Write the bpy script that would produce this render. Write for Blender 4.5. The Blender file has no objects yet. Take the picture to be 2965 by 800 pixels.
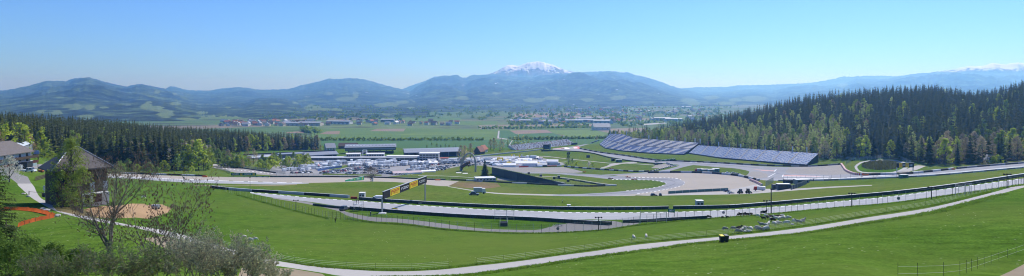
HAZE = True
import bpy, bmesh, math, random
import numpy as np
from mathutils import Vector, Matrix
from mathutils.geometry import delaunay_2d_cdt
R = math.radians
rnd = random.Random(7)
SC = bpy.context.scene
COL = SC.collection
F = 1767.0; CX = 1482.5; CY = 272.0; CAMZ = 100.0     # lens, optical axis and eye height

# ------------------------------------------------------------------ materials
MATS = {}
def lin(c):
    return tuple(((x/255.0)/12.92 if x/255.0 <= .04045 else ((x/255.0+.055)/1.055)**2.4) for x in c)
def mat(name, base, rough=.8, var=.12, scale=.6, metal=0.0, spec=.3, detail=4):
    if name in MATS: return MATS[name]
    m = bpy.data.materials.new(name); m.use_nodes = True
    nt = m.node_tree; b = nt.nodes['Principled BSDF']
    tc = nt.nodes.new('ShaderNodeTexCoord'); nz = nt.nodes.new('ShaderNodeTexNoise')
    nz.inputs['Scale'].default_value = scale; nz.inputs['Detail'].default_value = detail
    nt.links.new(tc.outputs['Object'], nz.inputs['Vector'])
    mx = nt.nodes.new('ShaderNodeMix'); mx.data_type = 'RGBA'
    mx.inputs['A'].default_value = (*[c*(1-2*var) for c in base], 1)
    mx.inputs['B'].default_value = (*[min(1, c*(1+2*var)) for c in base], 1)
    nt.links.new(nz.outputs['Fac'], mx.inputs['Factor'])
    nt.links.new(mx.outputs['Result'], b.inputs['Base Color'])
    b.inputs['Roughness'].default_value = rough; b.inputs['Metallic'].default_value = metal
    b.inputs['Specular IOR Level'].default_value = spec
    MATS[name] = m
    return m
class N:
    """small node-tree writer"""
    def __init__(s, name):
        s.m = bpy.data.materials.new(name); s.m.use_nodes = True; s.t = s.m.node_tree
        s.b = s.t.nodes['Principled BSDF']; MATS[name] = s.m
        s.b.inputs['Specular IOR Level'].default_value = .2; s.b.inputs['Roughness'].default_value = .85
    def n(s, typ, **kw):
        o = s.t.nodes.new(typ)
        for k, v in kw.items(): setattr(o, k, v)
        return o
    def l(s, a, b): s.t.links.new(a, b)
    def coord(s, kind='Object', sc=(1,1,1), rot=(0,0,0)):
        tc = s.n('ShaderNodeTexCoord'); mp = s.n('ShaderNodeMapping')
        mp.inputs['Scale'].default_value = sc; mp.inputs['Rotation'].default_value = rot
        s.l(tc.outputs[kind], mp.inputs['Vector']); return mp.outputs['Vector']
    def noise(s, v, scale, detail=5, rough=.6):
        o = s.n('ShaderNodeTexNoise'); o.inputs['Scale'].default_value = scale
        o.inputs['Detail'].default_value = detail; o.inputs['Roughness'].default_value = rough
        s.l(v, o.inputs['Vector']); return o.outputs['Fac']
    def ramp(s, f, stops, interp='LINEAR'):
        o = s.n('ShaderNodeValToRGB'); cr = o.color_ramp; cr.interpolation = interp
        while len(cr.elements) < len(stops): cr.elements.new(.5)
        for e, (p, c) in zip(cr.elements, stops):
            e.position = p; e.color = (*c, 1) if len(c) == 3 else c
        s.l(f, o.inputs['Fac']); return o.outputs['Color']
    def mix(s, f, a, b, mode='MIX'):
        o = s.n('ShaderNodeMix', data_type='RGBA', blend_type=mode)
        for k, v in (('Factor', f), ('A', a), ('B', b)):
            if isinstance(v, (int, float)): o.inputs[k].default_value = v
            elif isinstance(v, tuple): o.inputs[k].default_value = (*v, 1)
            else: s.l(v, o.inputs[k])
        return o.outputs['Result']
    def out(s, c, rough=None):
        s.l(c, s.b.inputs['Base Color'])
        if rough is not None: s.b.inputs['Roughness'].default_value = rough
        return s.m
    def bump(s, h, strength=.4, dist=.1):
        o = s.n('ShaderNodeBump'); o.inputs['Strength'].default_value = strength; o.inputs['Distance'].default_value = dist
        s.l(h, o.inputs['Height']); s.l(o.outputs['Normal'], s.b.inputs['Normal'])

def grass_mat(name, dark, mid, light, big=.02, flowers=0.0):
    k = N(name); v = k.coord()
    a = k.noise(v, big, 4); b = k.noise(v, .35, 5, .7); c = k.noise(v, 3.0, 3, .8)
    col = k.ramp(a, [(.3, dark), (.5, mid), (.72, light)])
    col = k.mix(.75, col, k.ramp(b, [(.3, (.55,.57,.55)), (.7, (1.40,1.36,1.3))]), 'MULTIPLY')
    col = k.mix(.85, col, k.ramp(c, [(.32, (.42,.45,.42)), (.68, (1.58,1.52,1.5))]), 'MULTIPLY')
    d = k.noise(k.coord(sc=(.05,.9,.5), rot=(0,0,R(24))), 1.0, 4, .6); col = k.mix(.35, col, k.ramp(d, [(.35,(.72,.76,.7)),(.65,(1.25,1.2,1.15))]), 'MULTIPLY')
    dry = k.ramp(k.noise(v, .011, 5, .7), [(.46, (0,0,0)), (.66, (.75,.75,.75))])
    col = k.mix(dry, col, (mid[0]*1.45, mid[1]*1.04, mid[2]*1.5))
    if flowers:
        vo = k.n('ShaderNodeTexVoronoi'); vo.inputs['Scale'].default_value = .8; k.l(v, vo.inputs['Vector'])
        f = k.ramp(vo.outputs['Distance'], [(0, (1,1,1)), (.09, (1,1,1)), (.1, (0,0,0))])
        pz = k.ramp(k.noise(v, .06, 3), [(.48, (0,0,0)), (.62, (1,1,1))])
        f2 = k.mix(1.0, f, pz, 'MULTIPLY')
        col = k.mix(f2, col, (.55,.55,.42))
    k.bump(c, .5, .25); k.b.inputs['Specular IOR Level'].default_value = 0.0
    return k.out(col, .95)

# ------------------------------------------------------------------ building blocks
class MB:
    def __init__(s): s.v = []; s.f = []; s.m = []
    def add(s, vs, fs, m=0):
        o = len(s.v); s.v += [tuple(p) for p in vs]
        for f in fs: s.f.append(tuple(i+o for i in f)); s.m.append(m)
        return s
    def box(s, c, d, m=0, rz=0.0, taper=1.0, tilt=None):
        x, y, z = (q/2.0 for q in d); cs, sn = math.cos(rz), math.sin(rz); P = []
        for dz, k in ((-z, 1), (z, taper)):
            for dx, dy in ((-x,-y),(x,-y),(x,y),(-x,y)):
                X, Y = dx*k, dy*k
                P.append((c[0]+X*cs-Y*sn, c[1]+X*sn+Y*cs, c[2]+dz))
        return s.add(P, [(0,3,2,1),(4,5,6,7),(0,1,5,4),(1,2,6,5),(2,3,7,6),(3,0,4,7)], m)
    def tube(s, p, q, r0, r1=None, n=6, m=0, cap=True):
        r1 = r0 if r1 is None else r1
        p, q = Vector(p), Vector(q); d = q-p
        if d.length < 1e-6: return s
        d.normalize(); a = d.orthogonal().normalized(); b = d.cross(a)
        P = [p+(a*math.cos(2*math.pi*i/n)+b*math.sin(2*math.pi*i/n))*r0 for i in range(n)]
        P += [q+(a*math.cos(2*math.pi*i/n)+b*math.sin(2*math.pi*i/n))*r1 for i in range(n)]
        fs = [(i, (i+1)%n, n+(i+1)%n, n+i) for i in range(n)]
        if cap: fs += [tuple(range(n-1,-1,-1)), tuple(range(n, 2*n))]
        return s.add(P, fs, m)
    def quad(s, pts, m=0): return s.add(pts, [tuple(range(len(pts)))], m)
    def prism(s, prof, x0, x1, m=0, axis='x'):
        """profile of (a, z) extruded along x (or y)"""
        n = len(prof)
        if axis == 'x': P = [(x0, a, z) for a, z in prof] + [(x1, a, z) for a, z in prof]
        else: P = [(a, x0, z) for a, z in prof] + [(a, x1, z) for a, z in prof]
        fs = [tuple(range(n)), tuple(range(2*n-1, n-1, -1))] + [(i, n+i, n+(i+1)%n, (i+1)%n) for i in range(n)]
        return s.add(P, fs, m)
    def gable(s, c, d, h, m=0, over=.4, thick=.15, axis='x'):
        """two roof slabs over a box footprint d=(along, across) with eaves at c.z and ridge h above"""
        L, W = d[0]/2+over, d[1]/2
        sl = h/W; e = W+over
        prof = [(-e, -sl*over), (0, h), (e, -sl*over), (e, -sl*over+thick), (0, h+thick*1.2), (-e, -sl*over+thick)]
        if axis == 'x': return s.prism([(c[1]+a, c[2]+z) for a, z in prof], c[0]-L, c[0]+L, m, 'x')
        return s.prism([(c[0]+a, c[2]+z) for a, z in prof], c[1]-L, c[1]+L, m, 'y')
    def mesh(s, name, mats, smooth=False):
        me = bpy.data.meshes.new(name)
        me.from_pydata(s.v, [], s.f)
        for m in (mats if isinstance(mats, (list, tuple)) else [mats]): me.materials.append(m)
        me.polygons.foreach_set('material_index', s.m)
        if smooth: me.polygons.foreach_set('use_smooth', [True]*len(s.f))
        me.update()
        bm = bmesh.new(); bm.from_mesh(me); bmesh.ops.recalc_face_normals(bm, faces=bm.faces); bm.to_mesh(me); bm.free()
        return me
    def build(s, name, mats, parent=None, smooth=False, loc=None, rz=0):
        return link(name, s.mesh(name, mats, smooth), parent, loc, rz)
def link(name, me, parent=None, loc=None, rz=0):
    o = bpy.data.objects.new(name, me); COL.objects.link(o)
    if parent is not None: o.parent = parent
    if loc is not None: o.location = loc
    if rz: o.rotation_euler = (0, 0, rz)
    return o
def tag(o, label=None, cat=None, group=None, kind=None):
    if label: o['label'] = label
    if cat: o['category'] = cat
    if group: o['group'] = group
    if kind: o['kind'] = kind
    return o
def empty(name, loc, rz=0, label=None, cat=None, group=None):
    o = bpy.data.objects.new(name, None); COL.objects.link(o); o.location = loc; o.rotation_euler = (0,0,rz)
    o.empty_display_size = .3
    return tag(o, label, cat, group)
def copy_tree(o, parent=None):
    c = o.copy(); COL.objects.link(c)
    if parent is not None: c.parent = parent
    for ch in list(o.children): copy_tree(ch, c)
    return c
def np_mesh(name, V, Fc, mats, mi=None, smooth=False):
    """fast mesh from arrays: Fc is (n,3) or (n,4)"""
    me = bpy.data.meshes.new(name); k = Fc.shape[1]; n = len(Fc)
    me.vertices.add(len(V)); me.vertices.foreach_set('co', np.asarray(V, np.float32).ravel())
    me.loops.add(n*k); me.loops.foreach_set('vertex_index', np.asarray(Fc, np.int32).ravel())
    me.polygons.add(n); me.polygons.foreach_set('loop_start', np.arange(0, n*k, k, dtype=np.int32))
    me.polygons.foreach_set('loop_total', np.full(n, k, np.int32))
    for m in (mats if isinstance(mats, (list, tuple)) else [mats]): me.materials.append(m)
    if mi is not None: me.polygons.foreach_set('material_index', np.asarray(mi, np.int32))
    me.polygons.foreach_set('use_smooth', np.full(n, smooth, bool))
    me.update(calc_edges=True); me.validate()
    return me
ORD = ['first','second','third','fourth','fifth','sixth','seventh','eighth','ninth','tenth','eleventh','twelfth','thirteenth',
       'fourteenth','fifteenth','sixteenth','seventeenth','eighteenth','nineteenth','twentieth']
def ordn(i):
    if i < 20: return ORD[i]
    n = i+1; s = 'th' if 10 <= n % 100 <= 20 else {1:'st',2:'nd',3:'rd'}.get(n % 10, 'th')
    return f'{n}{s}'

# ------------------------------------------------------------------ the lie of the land
# columns of the hillside: bearing (as photo column), then (distance, depth below the eye)
FAR = [(1500,97),(4000,100),(9000,100)]
LAND = {
 -900: [(0,3),(30,10),(60,17),(120,24),(230,28),(330,33),(600,38),(800,50),(1500,95),(4000,100),(9000,100)],
 0:    [(0,3),(30,10),(60,17),(100,22.5),(150,26.2),(230,28.6),(330,35),(450,40),(600,41),(800,60)]+FAR,
 300:  [(0,3),(30,9.7),(60,16.7),(100,22),(125,25),(150,28),(200,34),(330,47),(400,52.8),(420,54.5),(500,55),(650,50),(850,68)]+FAR,
 600:  [(0,3),(30,9.7),(60,17),(106,26),(150,35),(200,40),(290,46),(340,49.5),(420,57),(520,63),(650,66.5),(800,68),(1000,85)]+FAR,
 900:  [(0,3),(30,10),(60,18),(86,25.2),(120,30.5),(160,37),(200,41.5),(240,44.3),(255,44.9),(310,48.5),(430,59.2),(520,68),(650,76.5),(860,80),(1000,82)]+FAR,
 1200: [(0,3),(30,10),(60,18.2),(83,24.5),(140,34),(193,40),(215,42),(240,43.6),(310,49),(430,62),(520,71),(660,78),(830,81),(950,82.5)]+FAR,
 1500: [(0,3),(30,10),(60,18),(91,25),(130,32.5),(178,39.8),(197,41),(228,43),(270,46.7),(340,56.8),(420,69),(500,74),(600,77.5),(710,79.5),(900,81)]+FAR,
 1800: [(0,3),(30,10),(60,17.6),(98,25),(155,35),(188,39.4),(215,41.5),(240,44),(300,53),(430,71.3),(490,74.3),(600,77.4),(690,78),(830,80),(1000,82)]+FAR,
 2100: [(0,3),(30,10),(60,17.2),(106,25),(140,30.7),(165,33.9),(178,35.6),(195,37.5),(215,39.7),(260,46),(330,56.6),(420,67.3),(520,73),(620,73.4),(690,73.8),(760,71),(1000,57),(1100,56),(1500,85),(2200,98),(4000,100),(9000,100)],
 2400: [(0,3),(30,9.5),(60,16),(122,25.3),(185,34.3),(205,36.3),(230,38.5),(330,50),(430,58.6),(520,64),(600,66.5),(700,54),(900,24),(980,20),(1500,60),(2200,98),(4000,100),(9000,100)],
 2700: [(0,3),(25,8.5),(60,16.4),(100,21),(146,25.4),(190,31),(215,33.6),(240,35.7),(330,46),(440,54.3),(480,56.5),(560,50),(750,26),(900,13),(980,10),(1500,50),(2200,98),(4000,100),(9000,100)],
 2830: [(0,3),(25,8.3),(60,16.4),(100,20.6),(155,25.2),(198,30),(220,32),(240,34.2),(330,44),(430,52),(470,53.5),(560,46),(750,27),(900,20),(980,18),(1500,50),(2200,98),(4000,100),(9000,100)],
 2965: [(0,3),(25,8),(50,14.6),(62,16.6),(100,20),(165,24.8),(205,29),(240,32.6),(330,42),(420,49.4),(460,50.3),(550,40),(800,9),(900,6),(1200,15),(2200,98),(4000,100),(9000,100)],
 3900: [(0,3),(25,8),(50,14.6),(62,16.6),(100,20),(165,24.8),(205,29),(240,32.6),(330,42),(420,47),(460,46),(550,35),(800,2),(900,-5),(1200,5),(2200,98),(4000,100),(9000,100)],
}
def pchip(x, y, q):
    x = np.asarray(x, float); y = np.asarray(y, float); h = np.diff(x); d = np.diff(y)/h
    m = np.zeros_like(y); m[0] = d[0]; m[-1] = d[-1]
    for i in range(1, len(x)-1):
        if d[i-1]*d[i] > 0:
            w1 = 2*h[i]+h[i-1]; w2 = h[i]+2*h[i-1]; m[i] = (w1+w2)/(w1/d[i-1]+w2/d[i])
    k = np.clip(np.searchsorted(x, q)-1, 0, len(x)-2); t = (q-x[k])/h[k]
    return ((1+2*t)*(1-t)**2*y[k] + t*(1-t)**2*h[k]*m[k] + t*t*(3-2*t)*y[k+1] + t*t*(t-1)*h[k]*m[k+1])
LY0, LY1, NV = math.log(8.0), math.log(9000.0), 900
VV = np.linspace(LY0, LY1, NV); YY = np.exp(VV)
_us = sorted(LAND)
_cols = np.array([pchip([p[0] for p in LAND[u]], [p[1] for p in LAND[u]], YY) for u in _us])
UU = np.arange(-900, 3901, 12.0)
DD = np.array([pchip(_us, _cols[:, j], UU) for j in range(NV)]).T       # [u, v] depth
for _ in range(3):                                                      # soften across bearings
    DD[1:-1] = .25*DD[:-2]+.5*DD[1:-1]+.25*DD[2:]
def depth_uv(u, Y):
    u = np.clip(np.asarray(u, float), -899.9, 3899.9); Y = np.clip(np.asarray(Y, float), 8.001, 8999)
    a = (u+900)/12.0; i = np.minimum(a.astype(int), len(UU)-2); a = a-i
    b = (np.log(Y)-LY0)/(VV[1]-VV[0]); j = np.minimum(b.astype(int), NV-2); b = b-j
    return (DD[i,j]*(1-a)*(1-b)+DD[i+1,j]*a*(1-b)+DD[i,j+1]*(1-a)*b+DD[i+1,j+1]*a*b)
def H(x, y):
    """ground height at a place"""
    return CAMZ - float(depth_uv(x/max(y, 1e-3)*F+CX, y))
def dist(px, py):
    """distance at which the line of sight meets the ground"""
    r = (py-CY)/F
    if r <= 0: return None
    d = depth_uv(np.full(NV, px), YY); g = d - r*YY
    k = np.nonzero(g <= 0)[0]; k = k[k > 0]
    if len(k) == 0: return 8000.0
    i = k[0]; t = g[i-1]/(g[i-1]-g[i]) if g[i-1] > 0 else 0
    return float(math.exp(VV[i-1]+(VV[i]-VV[i-1])*t))
def G(px, py):
    Y = dist(px, py); return Vector(((px-CX)/F*Y, Y, CAMZ-float(depth_uv(px, Y))))
def GY(px, Y):
    return Vector(((px-CX)/F*Y, Y, CAMZ-float(depth_uv(px, Y))))
def S(px, py): return F/dist(px, py)      # photo pixels per metre there
def dens(pl, step, closed=False):
    out = []; P = pl+[pl[0]] if closed else pl
    for a, b in zip(P[:-1], P[1:]):
        n = max(1, int(math.hypot(b[0]-a[0], b[1]-a[1])/step))
        out += [(a[0]+(b[0]-a[0])*i/n, a[1]+(b[1]-a[1])*i/n) for i in range(n)]
    if not closed: out.append(pl[-1])
    return out
def curve(pl, step=12):
    """smooth line through the points (Catmull-Rom)"""
    P = [pl[0]]+pl+[pl[-1]]; out = []
    for i in range(1, len(P)-2):
        a, b, c, d = (np.array(P[i+k], float) for k in (-1,0,1,2))
        n = max(2, int(np.linalg.norm(c-b)/step))
        for t in np.arange(n)/n:
            out.append(tuple(.5*((2*b)+(c-a)*t+(2*a-5*b+4*c-d)*t*t+(3*b-a-3*c+d)*t**3)))
    out.append(tuple(pl[-1])); return out
def band(up, lo): return curve(up)+curve(lo)[::-1]
def stripe(pl, w):
    c = curve(pl); return [(x, y-w/2) for x, y in c]+[(x, y+w/2) for x, y in c][::-1]
def dashes(pl, w, on, off):
    c = curve(pl, 2); out = []; acc = 0; seg = []
    for a, b in zip(c[:-1], c[1:]):
        acc += math.hypot(b[0]-a[0], b[1]-a[1])
        if acc % (on+off) < on: seg.append(a)
        elif len(seg) > 1: out.append([seg[0], seg[-1]]); seg = []
        else: seg = []
    return [[(p[0][0], p[0][1]-w/2), (p[1][0], p[1][1]-w/2), (p[1][0], p[1][1]+w/2), (p[0][0], p[0][1]+w/2)] for p in out]
# ------------------------------------------------------------------ ground cover, painted in the order listed
M_MEADOW = grass_mat('spring meadow', (.060,.126,.016), (.080,.158,.022), (.110,.178,.032), .025, flowers=1.0)
M_DRYGRASS = grass_mat('short mown grass', (.085,.130,.022), (.100,.142,.026), (.125,.155,.038), .02)
M_TURF = grass_mat('circuit infield turf', (.084,.146,.026), (.104,.164,.032), (.138,.178,.044), .015)
M_LUSH = grass_mat('lush verge grass', (.050,.118,.012), (.068,.148,.018), (.098,.168,.028), .05)
def ground_mat(name, c, var=.12, fine=2.0, streak=None, rough=.9):
    k = N(name); v = k.coord()
    a = k.noise(v, .03, 5); b = k.noise(v, fine, 4, .7)
    col = k.ramp(a, [(.25, tuple(x*(1-var) for x in c)), (.75, tuple(x*(1+var) for x in c))])
    col = k.mix(.5, col, k.ramp(b, [(.25, (.78,.78,.78)), (.75, (1.2,1.2,1.2))]), 'MULTIPLY')
    if streak:
        s = k.noise(k.coord(sc=(.02,.5,.1), rot=(0,0,R(streak))), 1.0, 4)
        col = k.mix(.5, col, k.ramp(s, [(.3, (.8,.8,.82)), (.7, (1.12,1.12,1.1))]), 'MULTIPLY')
    k.b.inputs['Specular IOR Level'].default_value = .08
    return k.out(col, rough)
M_TRACK = ground_mat('light grey track asphalt', (.375,.380,.390), .06, 1.5, 20)  # the asphalt's own light grey, with slight mottling and streaks
M_TRACK2 = ground_mat('worn circuit asphalt', (.30,.305,.325), .12, 1.0, 35)
M_GRAVEL = ground_mat('pale gravel', (.385,.345,.295), .07, 3.0)
M_RUNOFF = ground_mat('beige run-off asphalt', (.315,.295,.270), .08, 1.5, -20)
M_PATH = ground_mat('pale lane asphalt', (.415,.395,.365), .08, 2.0)
M_SERVICE = ground_mat('grey service asphalt', (.245,.235,.225), .08, 1.5)
M_PADDOCK = ground_mat('paddock asphalt', (.30,.295,.295), .12, .6)
M_DIRT = ground_mat('ochre yard dirt', (.36,.235,.125), .2, 1.2)
M_BARE = ground_mat('bare trodden earth', (.28,.225,.15), .2, 1.2)
M_CONC = ground_mat('light concrete', (.42,.41,.395), .06, 1.0)
M_WHITE = mat('white track paint', (.80,.80,.78), .7, .05)
M_RED = mat('red run-off paint', (.55,.13,.11), .7, .2, .2)
M_PINK = mat('faded red paint', (.52,.30,.28), .7, .1, .2)
M_GREENP = mat('green run-off paint', (.26,.32,.26), .7, .15, .2)
M_REDGRASS = grass_mat('tyre scrubbed grass', (.135,.135,.055), (.165,.15,.07), (.20,.175,.09), .04)
REG = []      # (object name, material, polygon)
def reg(name, m, poly, closed_step=9): REG.append((name, m, dens(poly, closed_step, True)))

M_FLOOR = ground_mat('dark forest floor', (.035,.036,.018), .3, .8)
_rf = random.Random(12)
def ragged(pl, j): return [(x+_rf.uniform(-j,j), y+_rf.uniform(-j*.3,j*.3)) for x, y in dens(pl, 14, True)]
# lower meadow is the base; far side is infield turf
reg('infield_grass', M_TURF, [(-700,500),(365,500),(720,538),(900,566),(1100,583),(1400,600),(1700,610),(2100,603),(2400,580),(2700,548),(3000,512),(3300,470),
    (3300,430),(2965,465),(2700,478),(2400,462),(2200,440),(2000,430),(1850,420),(1700,415),(1600,424),(1500,432),(1300,455),(1100,452),(800,462),(600,462),(300,475),(-700,470)])
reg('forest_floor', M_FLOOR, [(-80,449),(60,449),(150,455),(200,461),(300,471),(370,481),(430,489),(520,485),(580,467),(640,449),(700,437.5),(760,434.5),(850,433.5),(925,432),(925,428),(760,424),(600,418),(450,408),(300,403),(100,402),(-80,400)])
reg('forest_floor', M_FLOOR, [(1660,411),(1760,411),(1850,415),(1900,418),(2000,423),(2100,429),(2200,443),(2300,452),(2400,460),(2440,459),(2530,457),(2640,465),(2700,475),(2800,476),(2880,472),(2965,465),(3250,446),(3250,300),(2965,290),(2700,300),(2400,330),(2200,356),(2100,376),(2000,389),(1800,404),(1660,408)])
reg('verge_grass', M_LUSH, [(981,600),(1053,606),(1157,613),(1295,622),(1433,629),(1640,636),(1660,650),(1600,664),(1433,664),(1261,645),(1157,634),(1071,628)])
# near lane with its junction
reg('dirt_verge', M_BARE, [(415,690),(480,684),(560,712),(650,728),(760,762),(700,772),(560,742),(470,716)])
reg('dirt_verge', M_BARE, [(700,775),(842,778),(932,793),(960,812),(780,815),(690,800)])
reg('lane', M_PATH, band([(51,531),(91,531),(112,567),(139,585.5),(230,620),(314,639),(375,651),(459,664),(532,681),(600,704),(650,715),(759,747),(845,762.6),(932,774),(1100,785.6),(1250,783),(1381,770),(1500,757),(1624,740),(1726,727),(1845,709),(2000,694),(2172,678),(2345,657),(2518,629),(2602,617),(2710,598),(2865,560),(2965,532),(3200,470)],
    [(51,536),(78,561),(97,577),(157,609.6),(223,629),(314,647),(387,659),(459,677),(544,701),(600,718),(644,727),(759,762),(842,776),(932,790),(989,799),(1100,804),(1250,801),(1370,794),(1500,776),(1624,758),(1741,740),(1914,718),(2000,705),(2172,689),(2345,671),(2518,643),(2602,630),(2710,611),(2903,560),(2965,543),(3200,482)]))
reg('dirt_track', M_BARE, [(2880,806),(2925,786),(2965,765),(3200,660),(3200,760),(2990,830)])
reg('house_yard', M_SERVICE, [(51,532),(91,532),(80,512),(55,505),(40,497),(60,488),(150,489),(150,478),(40,472),(-60,476),(-60,500),(20,508)])
reg('barn_yard', M_DIRT, ragged([(243,606),(300,596),(350,594),(385,589),(430,593),(466,591),(500,603),(488,616),(470,622),(430,634),(375,630),(330,633),(273,629),(250,618)], 5))
reg('dirt_verge', M_REDGRASS, [(150,596),(215,600),(243,606),(280,628),(228,624),(165,610)])
# lower straight
reg('race_track', M_TRACK, band([(724,557.5),(792,563),(895,573),(999,580),(1068,584.5),(1157,592),(1261,598),(1364,604.6),(1433,608),(1550,612),(1672,615.5),(1845,616),(1966,614),(2100,609),(2138,606.5),(2276,597),(2414,585),(2600,567),(2790,540.5),(2963,517),(3200,478)],
    [(724,559.5),(792,573),(895,584.5),(981,597),(1053,603.6),(1157,610),(1295,619),(1433,626),(1550,630.5),(1638,633.5),(1776,636.5),(1914,634),(2052,631),(2193,621.5),(2276,614),(2414,602),(2600,584),(2790,559.5),(2963,534),(3200,494)]))
for pl in dashes([(724,557.5),(792,563),(895,573),(999,580),(1068,584.5),(1157,592),(1261,598),(1364,604.6),(1433,608),(1550,612),(1672,615.5),(1845,616),(1966,614),(2100,609),(2276,597),(2414,585),(2600,567),(2790,540.5),(2963,517)], 1.3, 13, 9):
    reg('track_marking', M_WHITE, pl)
reg('service_road', M_SERVICE, band([(790,572),(895,586),(981,604),(1003,614),(1071,628),(1157,633.5),(1261,645),(1364,659),(1433,664),(1550,666),(1586,659),(1640,648),(1700,643),(1776,640),(1804,646),(1849,644)],
    [(790,575),(895,592),(981,612),(1003,624),(1071,640),(1157,645),(1261,658),(1364,667),(1433,671),(1550,674),(1621,672.6),(1680,670),(1728,667),(1776,661),(1804,657),(1849,648)]))
# far left run-off, straight and gravel
reg('gravel_trap', M_GRAVEL, band([(300,503),(375,504),(550,511),(757,513),(981,513),(1100,514.6),(1238,520),(1328,525)],
    [(300,511),(375,514),(550,520),(688,524),(792,528),(878,530),(964,528.5),(1068,526),(1150,528),(1203,532),(1297,539.5),(1328,526)]))
reg('race_track', M_TRACK, band([(300,510),(365,512),(450,515),(550,520.5),(688,524.8),(792,528.3),(895,530)], [(300,515),(365,517),(450,523),(550,529),(722,533.5),(826,534.5),(895,531.5)]))
for pl in dashes([(300,510),(550,520.3),(792,528.3),(880,530)], 1.1, 30, 12): reg('track_marking', M_WHITE, pl)
reg('service_road', M_BARE, stripe([(560,538),(680,538.5),(780,537.5),(860,535)], 1.6))
reg('race_track', M_RUNOFF, [(575,474),(612,474.5),(636,477.5),(714,487),(792,497),(840,504),(870,509.5),(812,510),(740,505),(680,500),(636,490),(600,483),(575,480)])
for pl in dashes([(600,483),(640,487),(700,494),(770,501),(840,508)], 1.1, 7, 4): reg('track_marking', M_WHITE, pl)
reg('race_track', M_CONC, band([(612,474.5),(714,487),(792,497),(840,504)], [(612,477),(714,491),(792,501),(840,507)]))
reg('scrubbed_grass', M_REDGRASS, [(1328,525.5),(1376,525.5),(1440,531),(1450,541),(1411,546),(1350,545),(1297,539.5)])
reg('service_road', M_PATH, band([(1297,539.7),(1376,552),(1445,559),(1520,561.3),(1600,563),(1700,565.3),(1840,566)], [(1297,541),(1376,554.3),(1445,562),(1520,565),(1600,567.2),(1700,568.5),(1840,567.4)]))
# paddock
reg('paddock', M_PADDOCK, [(800,506),(780,494),(792,480),(830,464),(900,455),(1000,452),(1150,453),(1300,457),(1440,452),(1530,452),(1600,463),(1642,477),(1560,484),(1470,492),(1400,480),(1345,479),(1290,490),(1185,505),(1120,512),(1000,509.5),(860,508.5)])
reg('paddock_grass', M_TURF, [(945,486),(975,481),(1010,478),(1020,481),(985,489),(955,492)])
reg('paddock_grass', M_TURF, [(932,503),(1000,504),(1105,506),(1105,510),(1000,508),(935,507)])
reg('service_road', M_CONC, stripe([(1190,505),(1240,497),(1300,486)], 1.0))
reg('service_road', M_CONC, stripe([(1210,509),(1290,510),(1375,515)], .9))
reg('service_road', M_RUNOFF, [(1440,517),(1465,512),(1497,524.5),(1440,522)])
# hairpin and its gravel
reg('gravel_trap', M_RUNOFF, [(1450,487),(1540,486),(1630,484),(1655,489),(1694,499),(1660,501),(1541,498),(1505,500),(1470,493)])
reg('gravel_trap', M_GRAVEL, [(1779,509),(1830,504),(1876,502),(1980,500.5),(2083,503),(2152,510),(2190,524),(2206,534),(2200,549),(2150,554),(2111,555),(1935,562.5),(1841,565.5),(1800,566),(1911,552),(1973,538),(1960,520),(1862,515)])
reg('service_road', M_CONC, [(2112,550),(2150,543),(2196,533),(2207,537),(2203,549),(2150,555),(2112,556)])
reg('service_road', M_PATH, [(2105,554.5),(2203,547),(2293,547),(2400,541),(2525,536),(2525,537.8),(2400,544.5),(2293,552.5),(2200,560),(2150,562.5),(1900,567),(1840,566.5),(1935,561.5)])
reg('race_track', M_TRACK2, curve([(1511,500),(1541,498.5),(1642,501.5),(1731,506),(1814,512),(1862,515),(1945,515.7),(1970,520.6),(1983,529),(1973,538),(1911,552),(1841,562),(1772,566.8),(1700,568),(1600,567.5)])
    + curve([(1600,564),(1703,561),(1807,553.7),(1893,544),(1920,537),(1928,530.5),(1893,522.6),(1841,521),(1772,519.5),(1703,512),(1662,508.6),(1601,503.5),(1521,502.5),(1511,502)]))
for pl in dashes([(1814,512),(1862,515),(1945,515.7),(1970,520.6),(1983,529),(1973,538),(1911,552),(1841,562)], 1.2, 8, 4): reg('track_marking', M_WHITE, pl)
for pl in dashes([(1772,519.5),(1841,521),(1893,522.6),(1928,530.5),(1920,537),(1893,544),(1807,553.7)], 1.2, 7, 6): reg('track_marking', M_WHITE, pl)
reg('service_road', M_CONC, stripe([(1530,513),(1600,512),(1660,518),(1740,531),(1786,536)], 1.0))
# upper straight and the wide corner
reg('race_track', M_TRACK2, curve([(1600,430.5),(1680,431),(1738,441),(1807,450),(1897,464),(1997,469),(2118,474),(2203,481.5),(2307,483.6),(2438,476.7)])
    + curve([(2446,482),(2449,494),(2473,504.5),(2530,505.5),(2618,504),(2687,497.4),(2825,483.6),(2965,471.5),(3200,450)])
    + curve([(3200,466),(2965,485),(2825,497.4),(2687,508.5),(2514,516.4),(2376,522),(2255,523.5),(2206,522),(2172,517),(2160,509.5),(2170,497),(2128,488),(2083,484.6),(2007,478)])
    + [(1980,484),(1945,494),(1911,500.5),(1842,505),(1800,508),(1740,506.5)] + curve([(1755,505.5),(1842,501.5),(1911,494.5),(1945,487),(1968,478.5),(1931,473.8),(1862,469.3),(1772,455.3),(1703,440.6),(1600,434.8)]))
reg('gravel_trap', M_RUNOFF, [(2286,484),(2438,477),(2447,494),(2472,504.5),(2400,506.5),(2290,503),(2273,499)])
reg('gravel_trap', M_RUNOFF, [(2162,509.5),(2176,497),(2200,497),(2222,504),(2222,514),(2172,517.5)])
reg('race_track', M_TRACK, band([(2200,518),(2376,516),(2514,510.5),(2687,501),(2965,478)], [(2210,521.6),(2376,521),(2514,515.5),(2687,508),(2965,484)]))
M_RUBBER = ground_mat('rubbered racing line', (.215,.218,.23), .12, 1.2)
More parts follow.
